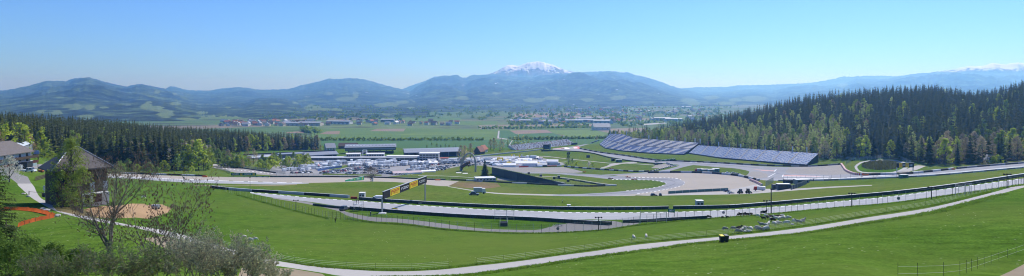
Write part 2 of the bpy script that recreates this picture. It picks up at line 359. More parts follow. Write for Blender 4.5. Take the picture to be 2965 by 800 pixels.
for pl, w_ in (([(1690,436),(1738,443),(1807,452),(1897,466),(1997,473),(2118,480),(2200,487)], 1.6),([(2225,498),(2290,508),(2400,513.5),(2514,511.5),(2640,505),(2825,491),(2965,478)], 1.5),([(1642,503.5),(1731,508.5),(1814,515.5),(1880,518.5),(1940,522),(1956,530),(1940,538),(1890,549),(1800,558.5),(1703,564.5)], 1.7)):
    reg('racing_line', M_RUBBER, stripe(pl, w_))
reg('painted_run_off', M_PINK, [(1600,430.7),(1640,426.5),(1672,423),(1684,431.5),(1640,432)])
reg('painted_run_off', M_GREENP, [(1643,426),(1665,423.5),(1662,431),(1650,431)])
reg('painted_run_off', M_RED, [(1658,426),(1674,423),(1681,431),(1664,431)])
reg('painted_run_off', M_WHITE, [(1625,428.5),(1640,427),(1652,431.5),(1640,432)])
reg('painted_run_off', M_WHITE, [(1660,427),(1672,427),(1672,430),(1662,430)])
reg('race_track', M_TRACK2, [(1665,423.5),(1700,416.5),(1722,412.5),(1728,414),(1700,419),(1678,425)])
reg('painted_run_off', M_PINK, [(2178,490.3),(2241,494),(2240,496),(2212,495.5)])
reg('track_marking', M_WHITE, [(2240,496.5),(2247,491),(2249,491),(2243,497)])
reg('track_marking', M_WHITE, [(2222,513.5),(2244,502),(2246,502),(2225,513.5)])
reg('painted_run_off', M_PINK, [(2268,507.3),(2300,507),(2376,510.5),(2376,511.8),(2268,510.5)])
reg('track_marking', M_WHITE, [(2264,512),(2267,505.5),(2268.5,505.5),(2268,511.5),(2400,512.2),(2400,513.2)])
for pl in dashes([(1997,469.5),(2060,472),(2118,474.5),(2180,478)], 1.1, 10, 6): reg('track_marking', M_WHITE, pl)
for pl in dashes([(2270,517),(2400,517.5),(2514,511),(2640,504)], 1.0, 40, 6): reg('track_marking', M_WHITE, pl)
# light paths across the infield
for pl in ([(1545,452),(1590,454),(1640,460),(1700,466),(1763,472.5),(1810,473),(1860,476),(1930,481)], [(1555,474),(1600,472),(1640,469)], [(1740,486.5),(1758,481),(1768,475)]):
    reg('footpath', M_PATH, stripe(pl, 1.3))
reg('footpath', M_PATH, [(1758,482),(1770,474.5),(1840,468),(1846,471),(1800,475),(1772,481),(1752,487),(1740,487.5)])
reg('footpath', M_RUNOFF, [(1900,478),(1930,474.5),(1968,478.5),(1948,483),(1915,488),(1885,487)])
# reed ring on the right
reg('reed_ring', M_CONC, curve([(2474,483),(2490,470),(2532,463.5),(2583,463),(2620,470),(2632,483),(2595,500),(2514,502),(2482,496),(2474,483)]))
reg('reed_bed', M_LUSH, curve([(2482,483),(2497,471.5),(2532,466),(2583,465.5),(2610,472),(2620,483),(2585,498),(2514,499.5),(2488,494),(2482,483)]))
reg('footpath', M_PATH, [(2600,499),(2632,487),(2642,482),(2660,479),(2682,481),(2655,492),(2618,501)])
# valley floor
M_VALLEY = None
def valley_mat():
    k = N('valley fields'); v = k.coord(sc=(.0016,.0030,.003), rot=(0,0,R(12)))
    vo = k.n('ShaderNodeTexVoronoi'); vo.inputs['Scale'].default_value = 1.6; k.l(v, vo.inputs['Vector'])
    sx = k.n('ShaderNodeSeparateColor'); k.l(vo.outputs['Color'], sx.inputs[0])
    col = k.ramp(sx.outputs[0], [(0,(.085,.140,.035)),(.28,(.110,.170,.040)),(.42,(.135,.150,.060)),(.55,(.080,.150,.035)),(.68,(.190,.160,.105)),(.78,(.085,.135,.04)),(.9,(.13,.18,.06))], 'CONSTANT')
    w = k.noise(k.coord(sc=(.004,.012,.01)), 1.0, 6, .65)
    col = k.mix(k.ramp(w, [(.52,(0,0,0)),(.60,(1,1,1))]), col, (.045,.062,.022))
    fine = k.noise(k.coord(sc=(.02,.05,.05)), 1.0, 5, .7)
    return k.out(k.mix(.6, col, k.ramp(fine, [(.3,(.65,.65,.65)),(.7,(1.3,1.3,1.3))]), 'MULTIPLY'), .95)
M_VALLEY = valley_mat()
def crop(name, c):
    k = N(name); v = k.coord(sc=(.01,.06,.05), rot=(0,0,R(6)))
    a = k.noise(v, 1.0, 4); return k.out(k.ramp(a, [(.3, tuple(x*.85 for x in c)), (.7, tuple(x*1.18 for x in c))]), .95)
M_CROP1 = crop('young wheat', (.088,.158,.022)); M_CROP2 = crop('bright wheat', (.110,.178,.026))
M_PLOW = crop('ploughed soil', (.235,.165,.115)); M_PLOW2 = crop('stubble soil', (.22,.175,.125)); M_CROP3 = crop('dark clover', (.050,.125,.026))
reg('valley_floor', M_VALLEY, [(-890,330),(3880,330),(3880,289),(-890,289)])
reg('crop_field', M_CROP3, [(880,421),(880,405),(1000,405),(1570,404),(1620,400),(1780,400),(1780,414),(1640,421),(1560,423),(1440,430),(1100,428)])
reg('crop_field', M_CROP1, [(895,397),(915,373),(1050,372),(1150,371),(1440,376),(1438,404),(930,405)])
reg('crop_field', M_CROP2, [(1140,392),(1200,384),(1440,382),(1440,388),(1300,392)])
reg('ploughed_field', M_PLOW, [(828,383),(880,380),(880,385),(830,386)])
reg('ploughed_field', M_PLOW, [(925,388.5),(945,381),(985,380),(982,389)])
reg('ploughed_field', M_PLOW2, [(1070,380),(1090,373),(1175,372.5),(1168,381)])
reg('crop_field', M_CROP3, [(1445,402),(1447,378),(1476,378),(1494,388),(1600,386),(1640,398),(1560,403)])
reg('ploughed_field', M_PLOW, [(1476,378.5),(1583,376.4),(1600,384.5),(1494,388.5)])
reg('crop_field', M_CROP2, [(1591,376),(1711,375),(1758,386),(1746,395.5),(1660,399),(1600,385)])
reg('ploughed_field', M_PLOW2, [(1385,363.6),(1715,359.7),(1711,368),(1389,373.5)])
reg('crop_field', M_CROP1, [(1500,372.5),(1560,371.5),(1700,370.5),(1700,373),(1590,375)])
reg('ploughed_field', M_PLOW2, [(1715,375),(1790,372),(1870,371),(1870,379),(1800,386),(1760,385)])
reg('ploughed_field', M_PLOW, [(1490,330),(1690,326),(1700,333),(1490,343)])
reg('crop_field', M_CROP1, [(1300,352),(1440,351),(1440,359),(1380,362),(1310,361)])
reg('crop_field', M_CROP2, [(960,351),(1080,349),(1110,353),(985,356)])
reg('crop_field', M_CROP1, [(1150,350),(1270,345),(1330,342),(1340,347),(1200,352)])
reg('ploughed_field', M_PLOW2, [(1650,337),(1780,335),(1790,339),(1655,342)])
reg('crop_field', M_CROP2, [(1765,318),(1820,314),(1850,320),(1790,324)])
reg('country_road', M_CONC, [(1443,379),(1446.5,379),(1445,399),(1470,402.5),(1470,405),(1440,400)])
reg('country_road', M_CONC, stripe([(1470,403),(1464,414),(1455,424)], 1.0)); reg('country_road', M_CONC, [(1483,405),(1485.5,405),(1476,421),(1473,421)])
reg('airstrip', M_CONC, [(1820,362),(1925,355),(1930,358),(1860,363)])

def build_ground():
    K = 700.0
    def uv_of(p): Y = dist(*p); return (p[0], K*math.log(Y))
    us = np.unique(np.concatenate([np.arange(-3400,-880,210), np.arange(-880,-20,60), np.arange(-20,3000,22), np.arange(3000,3890,60), np.arange(3890,6400,210)]))
    vs = np.concatenate([np.log(2.2)+np.arange(0,1.35,.15), np.log(9)+np.arange(0,1,.06), np.log(25)+np.arange(0, 3.95,.026), np.log(1320)+np.arange(0,1.9,.05)])
    vs = np.unique(np.round(vs[vs < math.log(8900)], 4))
    pts = [Vector((u, K*v)) for u in us for v in vs]
    edges = []; polys = []
    for name, m, pl in REG:
        q = [uv_of(p) for p in pl]
        o = len(pts); n = len(q); pts += [Vector(p) for p in q]
        edges += [(o+i, o+(i+1) % n) for i in range(n)]; polys.append(np.array(q))
    V, _, T, *_ = delaunay_2d_cdt(pts, edges, [], 0, 1e-3)
    V = np.array([(v.x, v.y) for v in V]); T = np.array([t for t in T if len(t) == 3])
    c = V[T].mean(1); who = np.full(len(T), -1)
    for k, P in enumerate(polys):
        x0, y0 = P.min(0); x1, y1 = P.max(0)
        s = np.nonzero((c[:,0] > x0)&(c[:,0] < x1)&(c[:,1] > y0)&(c[:,1] < y1))[0]
        if len(s) == 0: continue
        inside = np.zeros(len(s), bool); X, Yc = c[s,0], c[s,1]
        for a, b in zip(P, np.roll(P, -1, 0)):
            cond = (a[1] > Yc) != (b[1] > Yc)
            with np.errstate(divide='ignore', invalid='ignore'):
                xi = (b[0]-a[0])*(Yc-a[1])/(b[1]-a[1])+a[0]
            inside ^= cond & (X < xi)
        who[s[inside]] = k
    Y = np.exp(V[:,1]/K); D = depth_uv(V[:,0], Y)
    W = np.stack([(V[:,0]-CX)/F*Y, Y, CAMZ-D], 1)
    e = W[T]; nz = np.cross(e[:,1]-e[:,0], e[:,2]-e[:,0])[:,2]
    T[nz < 0] = T[nz < 0][:, ::-1]
    # everything beyond the hedge row without a crop is valley floor
    base = {'meadow': M_MEADOW, 'valley_floor': M_VALLEY}
    groups = {}
    far = (Y[T].mean(1) > 1100)
    for t in range(len(T)):
        k = who[t]
        key = ('valley_floor' if far[t] else 'meadow', None) if k < 0 else (REG[k][0], REG[k][1].name)
        groups.setdefault(key, []).append(t)
    for (name, mn), ts in groups.items():
        tt = T[ts]; ids, inv = np.unique(tt, return_inverse=True)
        me = np_mesh(name, W[ids], inv.reshape(tt.shape), base[name] if mn is None else MATS[mn], smooth=True)
        tag(link(name, me), kind='structure')
build_ground()
# ------------------------------------------------------------------ mountain ranges around the valley
from mathutils import noise as mnoise
def fbm(x, y, z=0.0, o=5):
    return mnoise.fractal(Vector((x, y, z)), .9, 2.1, o)
def range_mat(name, forest, meadow, rock, snow_z=None, snow_amt=.5):
    k = N(name); v = k.coord()
    n1 = k.noise(v, .0019, 6, .62); n2 = k.noise(v, .0075, 6, .7); n3 = k.noise(v, .022, 3, .8)
    col = k.ramp(n2, [(.40, tuple(c*.22 for c in forest)), (.5, forest), (.60, (forest[0]*2.6,forest[1]*2.7,forest[2]*1.8))])
    col = k.mix(.6, col, k.ramp(n3, [(.38,(.3,.3,.32)),(.62,(1.7,1.7,1.6))]), 'MULTIPLY')
    big = k.ramp(n1, [(.42,(.55,.58,.6)),(.6,(1.5,1.45,1.3))]); col = k.mix(.9, col, big, 'MULTIPLY')
    at = k.n('ShaderNodeAttribute'); at.attribute_name = 'clearing'
    ed = k.n('ShaderNodeMath', operation='ADD'); k.l(at.outputs['Fac'], ed.inputs[0])
    sc = k.n('ShaderNodeMath', operation='MULTIPLY_ADD'); k.l(n2, sc.inputs[0]); sc.inputs[1].default_value = 1.9; sc.inputs[2].default_value = -.92
    k.l(sc.outputs[0], ed.inputs[1])
    col = k.mix(k.ramp(ed.outputs[0], [(.48,(0,0,0)),(.56,(1,1,1))]), col, k.mix(n1, meadow, rock))
    if snow_z:
        geo = k.n('ShaderNodeSeparateXYZ'); k.l(v, geo.inputs[0])
        mr = k.n('ShaderNodeMapRange'); mr.inputs['From Min'].default_value = snow_z[0]; mr.inputs['From Max'].default_value = snow_z[1]
        k.l(geo.outputs['Z'], mr.inputs['Value'])
        nn = k.noise(v, .0065, 7, .75); ad = k.n('ShaderNodeMath', operation='MULTIPLY_ADD')
        k.l(nn, ad.inputs[0]); ad.inputs[1].default_value = 2.2; ad.inputs[2].default_value = -1.1-snow_amt
        sm = k.n('ShaderNodeMath', operation='ADD'); k.l(mr.outputs[0], sm.inputs[0]); k.l(ad.outputs[0], sm.inputs[1])
        bare = k.mix(k.ramp(mr.outputs[0], [(0,(0,0,0)),(.35,(1,1,1))]), col, (.13,.105,.085))
        col = k.mix(k.ramp(sm.outputs[0], [(0,(0,0,0)),(.12,(1,1,1))]), bare, (.74,.82,.92))
    k.bump(n2, 1.0, 40)
    return k.out(col, .95)
FOR = (.028,.044,.024); MEA = (.115,.190,.052); ROC = (.12,.14,.065)
def mountain(name, crest, Yc, Yf, m, clear=(), rough=1.0, foot=100.0, du=5, seed=0, nt=34, amp=.16, back=2500):
    """a ridge whose crest runs at distance Yc (may vary), sinking to the valley floor at Yf"""
    cx = [c[0] for c in crest]; cy = [c[1] for c in crest]
    us = np.arange(cx[0], cx[-1]+.1, du); ts = np.concatenate([np.linspace(0, 1, nt), [1.25, 1.6, 2.0]])
    py = pchip(cx, cy, us)
    V = np.zeros((len(us), len(ts), 3)); A = np.zeros((len(us), len(ts)))
    for i, u in enumerate(us):
        e = (CY-py[i])/F*Yc + foot + foot*0       # crest height above floor
        e = max(e, 5)
        for j, t in enumerate(ts):
            if t <= 1:
                Y = Yf+(Yc-Yf)*t; x = (u-CX)/F*Y
                prof = t**.85*(.75+.25*t)
                g = abs(fbm(x/1150+seed, Y/1900, seed, 6))*2-.55           # spurs and gullies
                g2 = fbm(x/260, Y/420, seed+9, 4)
                h = e*prof*(1+rough*amp*g*2.2*min(1, 4*t)*(1-t)**.6) + e*.03*g2*min(1,3*t)*(1-t*.6)
                h += rough*9*fbm(u/6.0, seed, t*3, 4)*t*(Yc/8000)
                h = max(h, -1)
            else:
                Y = Yc+back*(t-1); x = (u-CX)/F*Y; h = e*(2-t)**1.2*.97
            V[i,j] = (x, Y, CAMZ-100+h)
            if clear and t <= 1:
                zz = V[i,j,2]-CAMZ; q = CY-zz/Y*F
                for (a, b, rx, ry) in clear:
                    d = ((u-a)/(rx*1.0))**2+((q-b)/(ry*.85))**2
                    if d < 2: A[i,j] = max(A[i,j], 1-.5*d)
    nu, nn = len(us), len(ts)
    ii, jj = np.meshgrid(np.arange(nu-1), np.arange(nn-1), indexing='ij')
    a = (ii*nn+jj).ravel(); Fc = np.stack([a, a+nn, a+nn+1, a+1], 1)
    me = np_mesh(name, V.reshape(-1,3), Fc, m, smooth=True)
    at = me.attributes.new('clearing', 'FLOAT', 'POINT'); at.data.foreach_set('value', A.ravel().astype(np.float32))
    return tag(link(name, me), kind='structure')
MT1 = range_mat('forested slopes', FOR, MEA, ROC)
MT2 = range_mat('forested slopes with high snow', FOR, MEA, ROC, (2000,2300), .30)
MT3 = range_mat('snowy summit', FOR, MEA, ROC, (470,910), .56)
MT4 = range_mat('snowy high range', FOR, MEA, ROC, (650,980), .30)
mountain('mountain', [(-900,270),(-300,262),(0,262),(70,251),(140,237),(185,236),(220,227),(253,226),(322,242),(370,250),(403,244),(440,250),(472,256),(520,272),(580,290),(640,304),(760,322),(880,340)], 8600, 2150, MT1,
    [(215,311,30,9),(260,312,18,7),(118,323,16,6),(165,325,18,6),(300,313,18,5),(250,340,30,6),(425,308,20,9),(375,305,12,4),(455,314,22,10),(480,330,28,14),(510,300,18,5),(590,300,16,5),(590,328,22,7),(455,267,12,3),(505,272,10,3),(430,298,12,5),(540,345,30,8),(640,303,20,4)], seed=1.3, amp=.30)
mountain('mountain', [(380,280),(470,262),(495,250),(540,260),(600,263),(645,256),(690,253),(760,260),(830,258),(875,247),(920,238),(955,228),(980,229),(1000,227),(1025,227),(1070,236),(1135,252),(1200,266),(1300,283),(1400,300)], 13000, 5600, MT2,
    [(1030,275,10,10),(950,272,16,5),(1000,287,30,6)], seed=4.1, amp=.24)
mountain('mountain', [(560,330),(640,305),(700,296),(760,283),(830,287),(900,303),(960,300),(1010,312),(1060,335)], 6400, 2300, MT1,
    [(905,313,24,12),(940,318,16,6),(800,302,20,4),(860,298,14,4),(975,317,16,5),(660,312,10,3),(880,342,22,6),(700,347,24,6)], seed=6.2, amp=.32)
mountain('mountain', [(930,325),(1000,305),(1060,296),(1120,290),(1200,285),(1290,288),(1330,300),(1420,306),(1500,303),(1600,310),(1720,316),(1800,325)], 7400, 3300, MT1,
    [(990,289,30,6),(1065,290,26,6),(1110,302,30,9),(1165,295,20,7),(1210,290,24,7),(1140,304,14,5),(1330,290,24,9),(1250,290,10,4),(1560,291,30,8),(1600,285,18,6),(1700,288,22,6),(1780,287,24,8),(1605,302,24,7),(1190,312,12,4)], seed=2.7, amp=.26)
mountain('mountain', [(1130,306),(1180,270),(1210,250),(1250,229),(1290,219),(1320,219),(1345,226),(1365,219),(1390,217),(1430,217),(1480,221),(1540,223),(1600,219),(1650,211),(1715,208),(1761,207),(1841,218),(1900,233),(1957,253),(2000,263),(2060,280),(2120,296)], 13000, 4900, MT2,
    [(1545,290,32,9),(1600,284,24,6),(1790,284,26,8),(1700,289,20,6),(1340,285,22,7),(1753,264,8,5),(1440,270,14,6),(1995,292,24,9),(2010,300,20,7)], seed=3.4, amp=.24)
mountain('mountain', [(1090,276),(1150,264),(1190,248),(1230,235),(1265,221),(1310,220),(1360,226),(1420,213),(1440,206),(1468,190),(1480,188),(1500,191),(1520,184),(1542,180),(1560,179),(1577,182),(1611,193),(1640,203),(1680,212),(1740,226)], 16500, 13200, MT3, [], seed=5.9, amp=.30, du=3)
mountain('mountain', [(1880,262),(1950,258),(2003,254),(2106,251),(2150,247),(2210,246),(2302,243),(2400,232),(2450,222),(2560,220),(2650,226),(2730,230),(2900,240),(3200,245)], 16000, 13000, MT1, [(2440,247,16,6)], seed=7.7, amp=.12)
mountain('mountain', [(1960,300),(2003,272),(2106,264),(2187,258),(2230,262),(2302,250),(2380,248),(2450,240),(2486,228),(2540,230),(2650,214),(2730,210),(2850,213),(2965,207),(3200,200),(3600,190)], 13500, 5600, MT1,
    [(2185,286,36,10),(2060,283,24,7),(2130,290,20,6),(2440,248,16,6),(2100,300,30,6),(2020,297,30,7)], seed=8.8, amp=.22)
mountain('mountain', [(2560,236),(2650,218),(2728,205),(2760,201),(2800,193),(2840,191),(2877,183),(2905,187),(2947,181),(2965,184),(2990,180),(3100,184),(3300,178),(3600,180)], 17500, 14500, MT4, [], seed=9.9, amp=.18, du=3)

mountain('foothill', [(860,352),(890,344),(940,333),(1000,326),(1080,324),(1150,328),(1210,337),(1245,348)], 3300, 2400, MT1, [(985,330,12,2),(1120,332,14,3)], seed=12.1, amp=.2, du=4, nt=20, back=500)
# ------------------------------------------------------------------ trees
def leaf_mat(name, c, var=.35, transl=.25, isl=.35):
    k = N(name); t = k.t
    oi = k.n('ShaderNodeObjectInfo'); ge = k.n('ShaderNodeNewGeometry'); v = k.coord()
    nz = k.noise(v, .35, 3)
    a = k.ramp(oi.outputs['Random'], [(0, tuple(x*(1-var) for x in c)), (1, (c[0]*(1+var*.9), c[1]*(1+var*.75), c[2]*(1+var)))])
    a = k.mix(.8, a, k.ramp(ge.outputs['Random Per Island'], [(0, (1-isl,)*3), (1, (1+isl, 1+isl*.95, 1+isl*.9))]), 'MULTIPLY')
    a = k.mix(.6, a, k.ramp(nz, [(.3, (.6,.6,.6)), (.7, (1.4,1.38,1.35))]), 'MULTIPLY')
    k.out(a, .8); k.b.inputs['Specular IOR Level'].default_value = .1
    if transl:
        tr = k.n('ShaderNodeBsdfTranslucent'); k.l(a, tr.inputs['Color'])
        ms = k.n('ShaderNodeMixShader'); ms.inputs[0].default_value = transl
        k.l(k.b.outputs[0], ms.inputs[1]); k.l(tr.outputs[0], ms.inputs[2]); k.l(ms.outputs[0], t.nodes['Material Output'].inputs['Surface'])
    return k.m
L_SPRUCE = leaf_mat('spruce needles', (.068,.084,.018), .45, .18)
L_FRESH = leaf_mat('fresh spring leaves', (.40,.50,.06), .3, .55)
L_PALE = leaf_mat('pale birch leaves', (.50,.57,.16), .25, .55)
L_GREEN = leaf_mat('mid green leaves', (.22,.32,.06), .3, .5)
L_BROWN = leaf_mat('budding brown twigs', (.42,.36,.20), .25, .4)
L_RUST = leaf_mat('rusty buds', (.42,.32,.17), .2, .4)
L_WHITE = leaf_mat('white blossom', (.75,.71,.64), .15, .3)
L_WILLOW = leaf_mat('grey green willow leaves', (.22,.235,.14), .25, .35)
BARK = mat('grey brown bark', (.115,.095,.075), .95, .3, 3)
BARKP = mat('pale birch bark', (.50,.48,.44), .9, .3, 4)

def spruce_arrays(seed, whorls=17, nb=9, R0=3.3, h=22.0, low=.10):
    r = random.Random(seed); V = []; Fq = []
    for k in range(whorls):
        t = (k+r.uniform(-.3,.3))/whorls; z = h*(low+(1-low)*.97*t); L = R0*(1-t)**.8*r.uniform(.85,1.12)+.18
        for b in range(nb):
            a = 2*math.pi*(b+r.random()*.8)/nb+k; l = L*r.uniform(.7,1.15); w = l*.30+.12; dz = -l*r.uniform(.18,.42)
            ca, sa = math.cos(a), math.sin(a); zz = z+r.uniform(-.35,.35)*h/whorls
            o = len(V)
            V += [(0,0,zz+.25), (ca*l*.55-sa*w, sa*l*.55+ca*w, zz+dz*.45-.12*l), (ca*l, sa*l, zz+dz), (ca*l*.55+sa*w, sa*l*.55-ca*w, zz+dz*.45-.12*l)]
            Fq.append((o,o+1,o+2,o+3))
    o = len(V); V += [(-.25,0,h*.94),(.25,0,h*.94),(0,0,h*1.02),(0,.2,h*.94)]; Fq += [(o,o+1,o+2,o+3)]
    return np.array(V), np.array(Fq)
def trunk_arrays(h, r0, n=5):
    V = []; Fq = []
    for z, r in ((-.6, r0*1.2), (h*.5, r0*.7), (h*.97, r0*.12)):
        V += [(r*math.cos(2*math.pi*i/n), r*math.sin(2*math.pi*i/n), z) for i in range(n)]
    for k in range(2): Fq += [(k*n+i, k*n+(i+1)%n, (k+1)*n+(i+1)%n, (k+1)*n+i) for i in range(n)]
    return np.array(V), np.array(Fq)
def decid_arrays(seed, h=15.0, wide=4.2, clusters=46, per=15, leaf=.55, low=.22, top=.75):
    """uneven crown of leaf clumps on limbs; returns crown arrays and limb MB"""
    r = random.Random(seed); V = []; Fq = []; limbs = MB()
    limbs.tube((0,0,-.5), (r.uniform(-.2,.2),r.uniform(-.2,.2),h*.45), h*.022, h*.014, 6)
    limbs.tube((0,0,h*.44), (r.uniform(-.4,.4),r.uniform(-.4,.4),h*.9), h*.014, h*.003, 5)
    for c in range(clusters):
        t = r.random()**.85; z = h*(low+(1-low)*t)
        env = math.sin(math.pi*min(1, (t*.92+.10))**top)**.8*wide
        a = r.uniform(0, 2*math.pi); q = env*math.sqrt(r.uniform(.12,1.0))
        cx, cy = q*math.cos(a), q*math.sin(a); cr = r.uniform(.6,1.35)*wide*.27
        if c % 4 == 0: limbs.tube((0,0,max(h*.12, z-q*.9-1)), (cx*.9,cy*.9,z), h*.008, h*.002, 4)
        for _ in range(per):
            d = Vector((r.gauss(0,1), r.gauss(0,1), r.gauss(0,.8))); d.normalize(); d *= cr*r.random()**.4
            p = Vector((cx,cy,z))+d; s = leaf*r.uniform(.6,1.3)
            n = (d.normalized()*.6+Vector((r.gauss(0,.6), r.gauss(0,.6), r.gauss(.4,.6)))).normalized(); u = n.orthogonal().normalized(); w = n.cross(u)
            ang = r.uniform(0,6.28); u, w = u*math.cos(ang)+w*math.sin(ang), w*math.cos(ang)-u*math.sin(ang)
            o = len(V); V += [tuple(p-u*s), tuple(p-w*s*.6), tuple(p+u*s), tuple(p+w*s*.6)]; Fq.append((o,o+1,o+2,o+3))
    return np.array(V), np.array(Fq), limbs
def tree_meshes(kind, leafm, seeds, **kw):
    out = []
    for s in seeds:
        V, Q, L = decid_arrays(s, **kw)
        lv = np.array(L.v); quads = [f for f in L.f if len(f) == 4]
        allV = np.vstack([V, lv]); allF = np.vstack([Q, np.array(quads)+len(V)])
        mi = np.concatenate([np.zeros(len(Q)), np.ones(len(quads))])
        out.append((np_mesh(kind, allV, allF, [leafm, BARK], mi), kw.get('h', 15.0)))
    return out
def spruce_mesh(seed, **kw):
    V, Q = spruce_arrays(seed, **kw); h = kw.get('h', 22.0); tv, tf = trunk_arrays(h, .3)
    return np_mesh('spruce_tree', np.vstack([V, tv]), np.vstack([Q, tf+len(V)]), [L_SPRUCE, BARK], np.concatenate([np.zeros(len(Q)), np.ones(len(tf))])), h
SPR = [spruce_mesh(s, whorls=w, nb=nb, R0=r, low=l) for s, w, nb, r, l in ((1,18,10,3.9,.1),(2,16,10,4.5,.08),(3,20,9,3.3,.16),(4,17,11,4.2,.05),(5,15,9,3.6,.22))]
DEC = {
 'fresh': tree_meshes('leafy_tree', L_FRESH, (11,12,13), h=15.0, wide=4.2, low=.08, top=.62),
 'pale': tree_meshes('birch_tree', L_PALE, (21,22,23), h=16.0, wide=2.9, clusters=40, per=14, leaf=.5, top=.85, low=.10),
 'green': tree_meshes('broadleaf_tree', L_GREEN, (31,32,33), h=15.0, wide=4.4, low=.08, top=.62),
 'brown': tree_meshes('budding_tree', L_BROWN, (41,42), h=15.0, wide=4.0, clusters=60, per=17, leaf=.33, low=.10),
 'rust': tree_meshes('budding_tree', L_RUST, (51,), h=15.0, wide=4.2, clusters=52, per=15, leaf=.42, low=.1),
 'white': tree_meshes('blossoming_tree', L_WHITE, (61,62), h=11.0, wide=3.2, clusters=40, per=14, leaf=.36),
 'bush': tree_meshes('bush', L_FRESH, (71,72), h=6.0, wide=3.4, clusters=34, per=15, leaf=.42, low=.1, top=.6),
 'gbush': tree_meshes('bush', L_GREEN, (75,76), h=6.0, wide=3.4, clusters=34, per=15, leaf=.42, low=.1, top=.6),
}
DESC = {'fresh':'yellow green leafy tree','pale':'slim pale green birch','green':'mid green leafy tree','brown':'greyish brown tree just budding','rust':'rusty brown budding tree','white':'white blossoming tree','bush':'bright yellow green bush','gbush':'dull green bush','spruce':'dark green spruce'}
BOOK = []          # (zone, kind, px, object): labelled together at the end
def tree_at(kind, p, h, zone, r=rnd):
    me, h0 = r.choice(SPR if kind == 'spruce' else DEC[kind])
    o = link(me.name.split('.')[0], me, None, p, r.uniform(0, 6.28)); s = h/h0
    wv = s*r.uniform(.9,1.15); o.scale = (wv, wv, s)
    BOOK.append((zone, kind, p.x/p.y*F+CX, o)); return o
def label_book():
    groups = {}
    for z, k, px, o in BOOK: groups.setdefault((z, k), []).append((px, o))
    for (z, k), L in groups.items():
        L.sort(key=lambda a: a[0]); n = len(L)
        for i, (px, o) in enumerate(L):
            lab = f'{DESC[k]} {z}' if n == 1 else f'{ordn(i)} {DESC[k]} from the left {z}'
            tag(o, lab, 'bush' if 'bush' in k else 'tree', None if n == 1 else f'{DESC[k]}s {z}')

def far_forest(name, spots, label):
    """the mass of the wood behind its individually built trees"""
    r = random.Random(5); temps = []
    for s in (101,102,103,104):
        V, Q = spruce_arrays(s, whorls=12, nb=8, R0=4.1, low=.12); temps.append((V, Q))
    Vs = []; Fs = []; n = 0
    for (p, h) in spots:
        V, Q = r.choice(temps); s = h/22.0; a = r.uniform(0,6.28); c, q = math.cos(a), math.sin(a); w = s*r.uniform(.9,1.2)
        P = np.stack([(V[:,0]*c-V[:,1]*q)*w+p.x, (V[:,0]*q+V[:,1]*c)*w+p.y, V[:,2]*s+p.z], 1)
        Vs.append(P); Fs.append(Q+n); n += len(P)
    me = np_mesh(name, np.vstack(Vs), np.vstack(Fs), L_SPRUCE)
    tag(link(name, me), label, 'forest', kind='stuff')

def forest(front, back, zone, edge_mix, deep_mix, spacing, n_front, n_sky, stuff_label, hs=(15,28), wide=lambda u: False):
    fx = [f[0] for f in front]; fY = np.array([dist(*f) for f in front])
    bx = [b[0] for b in back]; bY = [b[1] for b in back]
    r = random.Random(len(zone)); cand = []
    Y = fY.min()
    while Y < max(bY):
        u = fx[0]
        while u < fx[-1]:
            uu = u+r.uniform(-.4,.4)*spacing/Y*F; YY_ = Y+r.uniform(-.4,.4)*spacing
            f = np.interp(uu, fx, fY); b = np.interp(uu, bx, bY)
            if f <= YY_ <= b: cand.append((uu, YY_, (YY_-f)/(max(b-f, 1)), YY_-f))
            u += spacing/Y*F
        Y += spacing
    edge = []; deep = []
    for c in cand: (edge if c[3] < (spacing*6.5 if not wide(c[0]) else spacing*(12+4*math.sin(c[0]/37))) else deep).append(c)
    r.shuffle(deep)
    spots = []
    ecount = 0
    r.shuffle(edge)
    for (u, Yq, t, d) in edge:
        k = edge_mix(u, d, r); p = GY(u, Yq); h = r.uniform(*hs) if k == 'spruce' else r.uniform(13,21)
        if k == 'bush' or k == 'gbush': h = r.uniform(4,7)
        if k != 'spruce' or ecount < n_front:
            tree_at(k, p, h, f'along the {zone} edge', r); ecount += (k == 'spruce')
        else: spots.append((p, h))
    # the ones standing against the sky or highest on the slope are individuals too
    deep.sort(key=lambda c: -c[2]); sky_n = 0
    for (u, Yq, t, d) in deep:
        k = deep_mix(u, t, r); p = GY(u, Yq); h = r.uniform(*hs)
        if k != 'spruce':
            tree_at(k, p, h*.72, f'amid the {zone} spruces', r)
        elif sky_n < n_sky and t > .62 and r.random() < .6:
            tree_at('spruce', p, h, f'high in the {zone}', r); sky_n += 1
        else: spots.append((p, h))
    if spots: far_forest('spruce_forest', spots, stuff_label)
    return len(spots), ecount, sky_n
def pick(r, tab):
    q = r.random(); s = 0
    for k, w in tab:
        s += w
        if q < s: return k
    return tab[-1][0]
def emix_r(u, d, r):
    if u < 1760: return pick(r, [('pale',.45),('fresh',.25),('green',.2),('brown',.1)])
    if u < 2440: return pick(r, [('pale',.43),('fresh',.13),('green',.19),('brown',.14),('rust',.02),('spruce',.06)])
    if u < 2630: return pick(r, [('spruce',.93),('fresh',.05),('brown',.02)])
    return pick(r, [('spruce',.36),('brown',.24),('fresh',.13),('green',.21),('rust',.02),('white',.004),('pale',.10)])
def dmix_r(u, t, r):
    if 2050 < u < 2520 and t < .62: return pick(r, [('spruce',.72),('fresh',.09),('pale',.16),('rust',.03)])
    if u > 2600 and t < .5: return pick(r, [('spruce',.88),('fresh',.05),('green',.07)])
    return pick(r, [('spruce',.975),('fresh',.015),('pale',.01)])
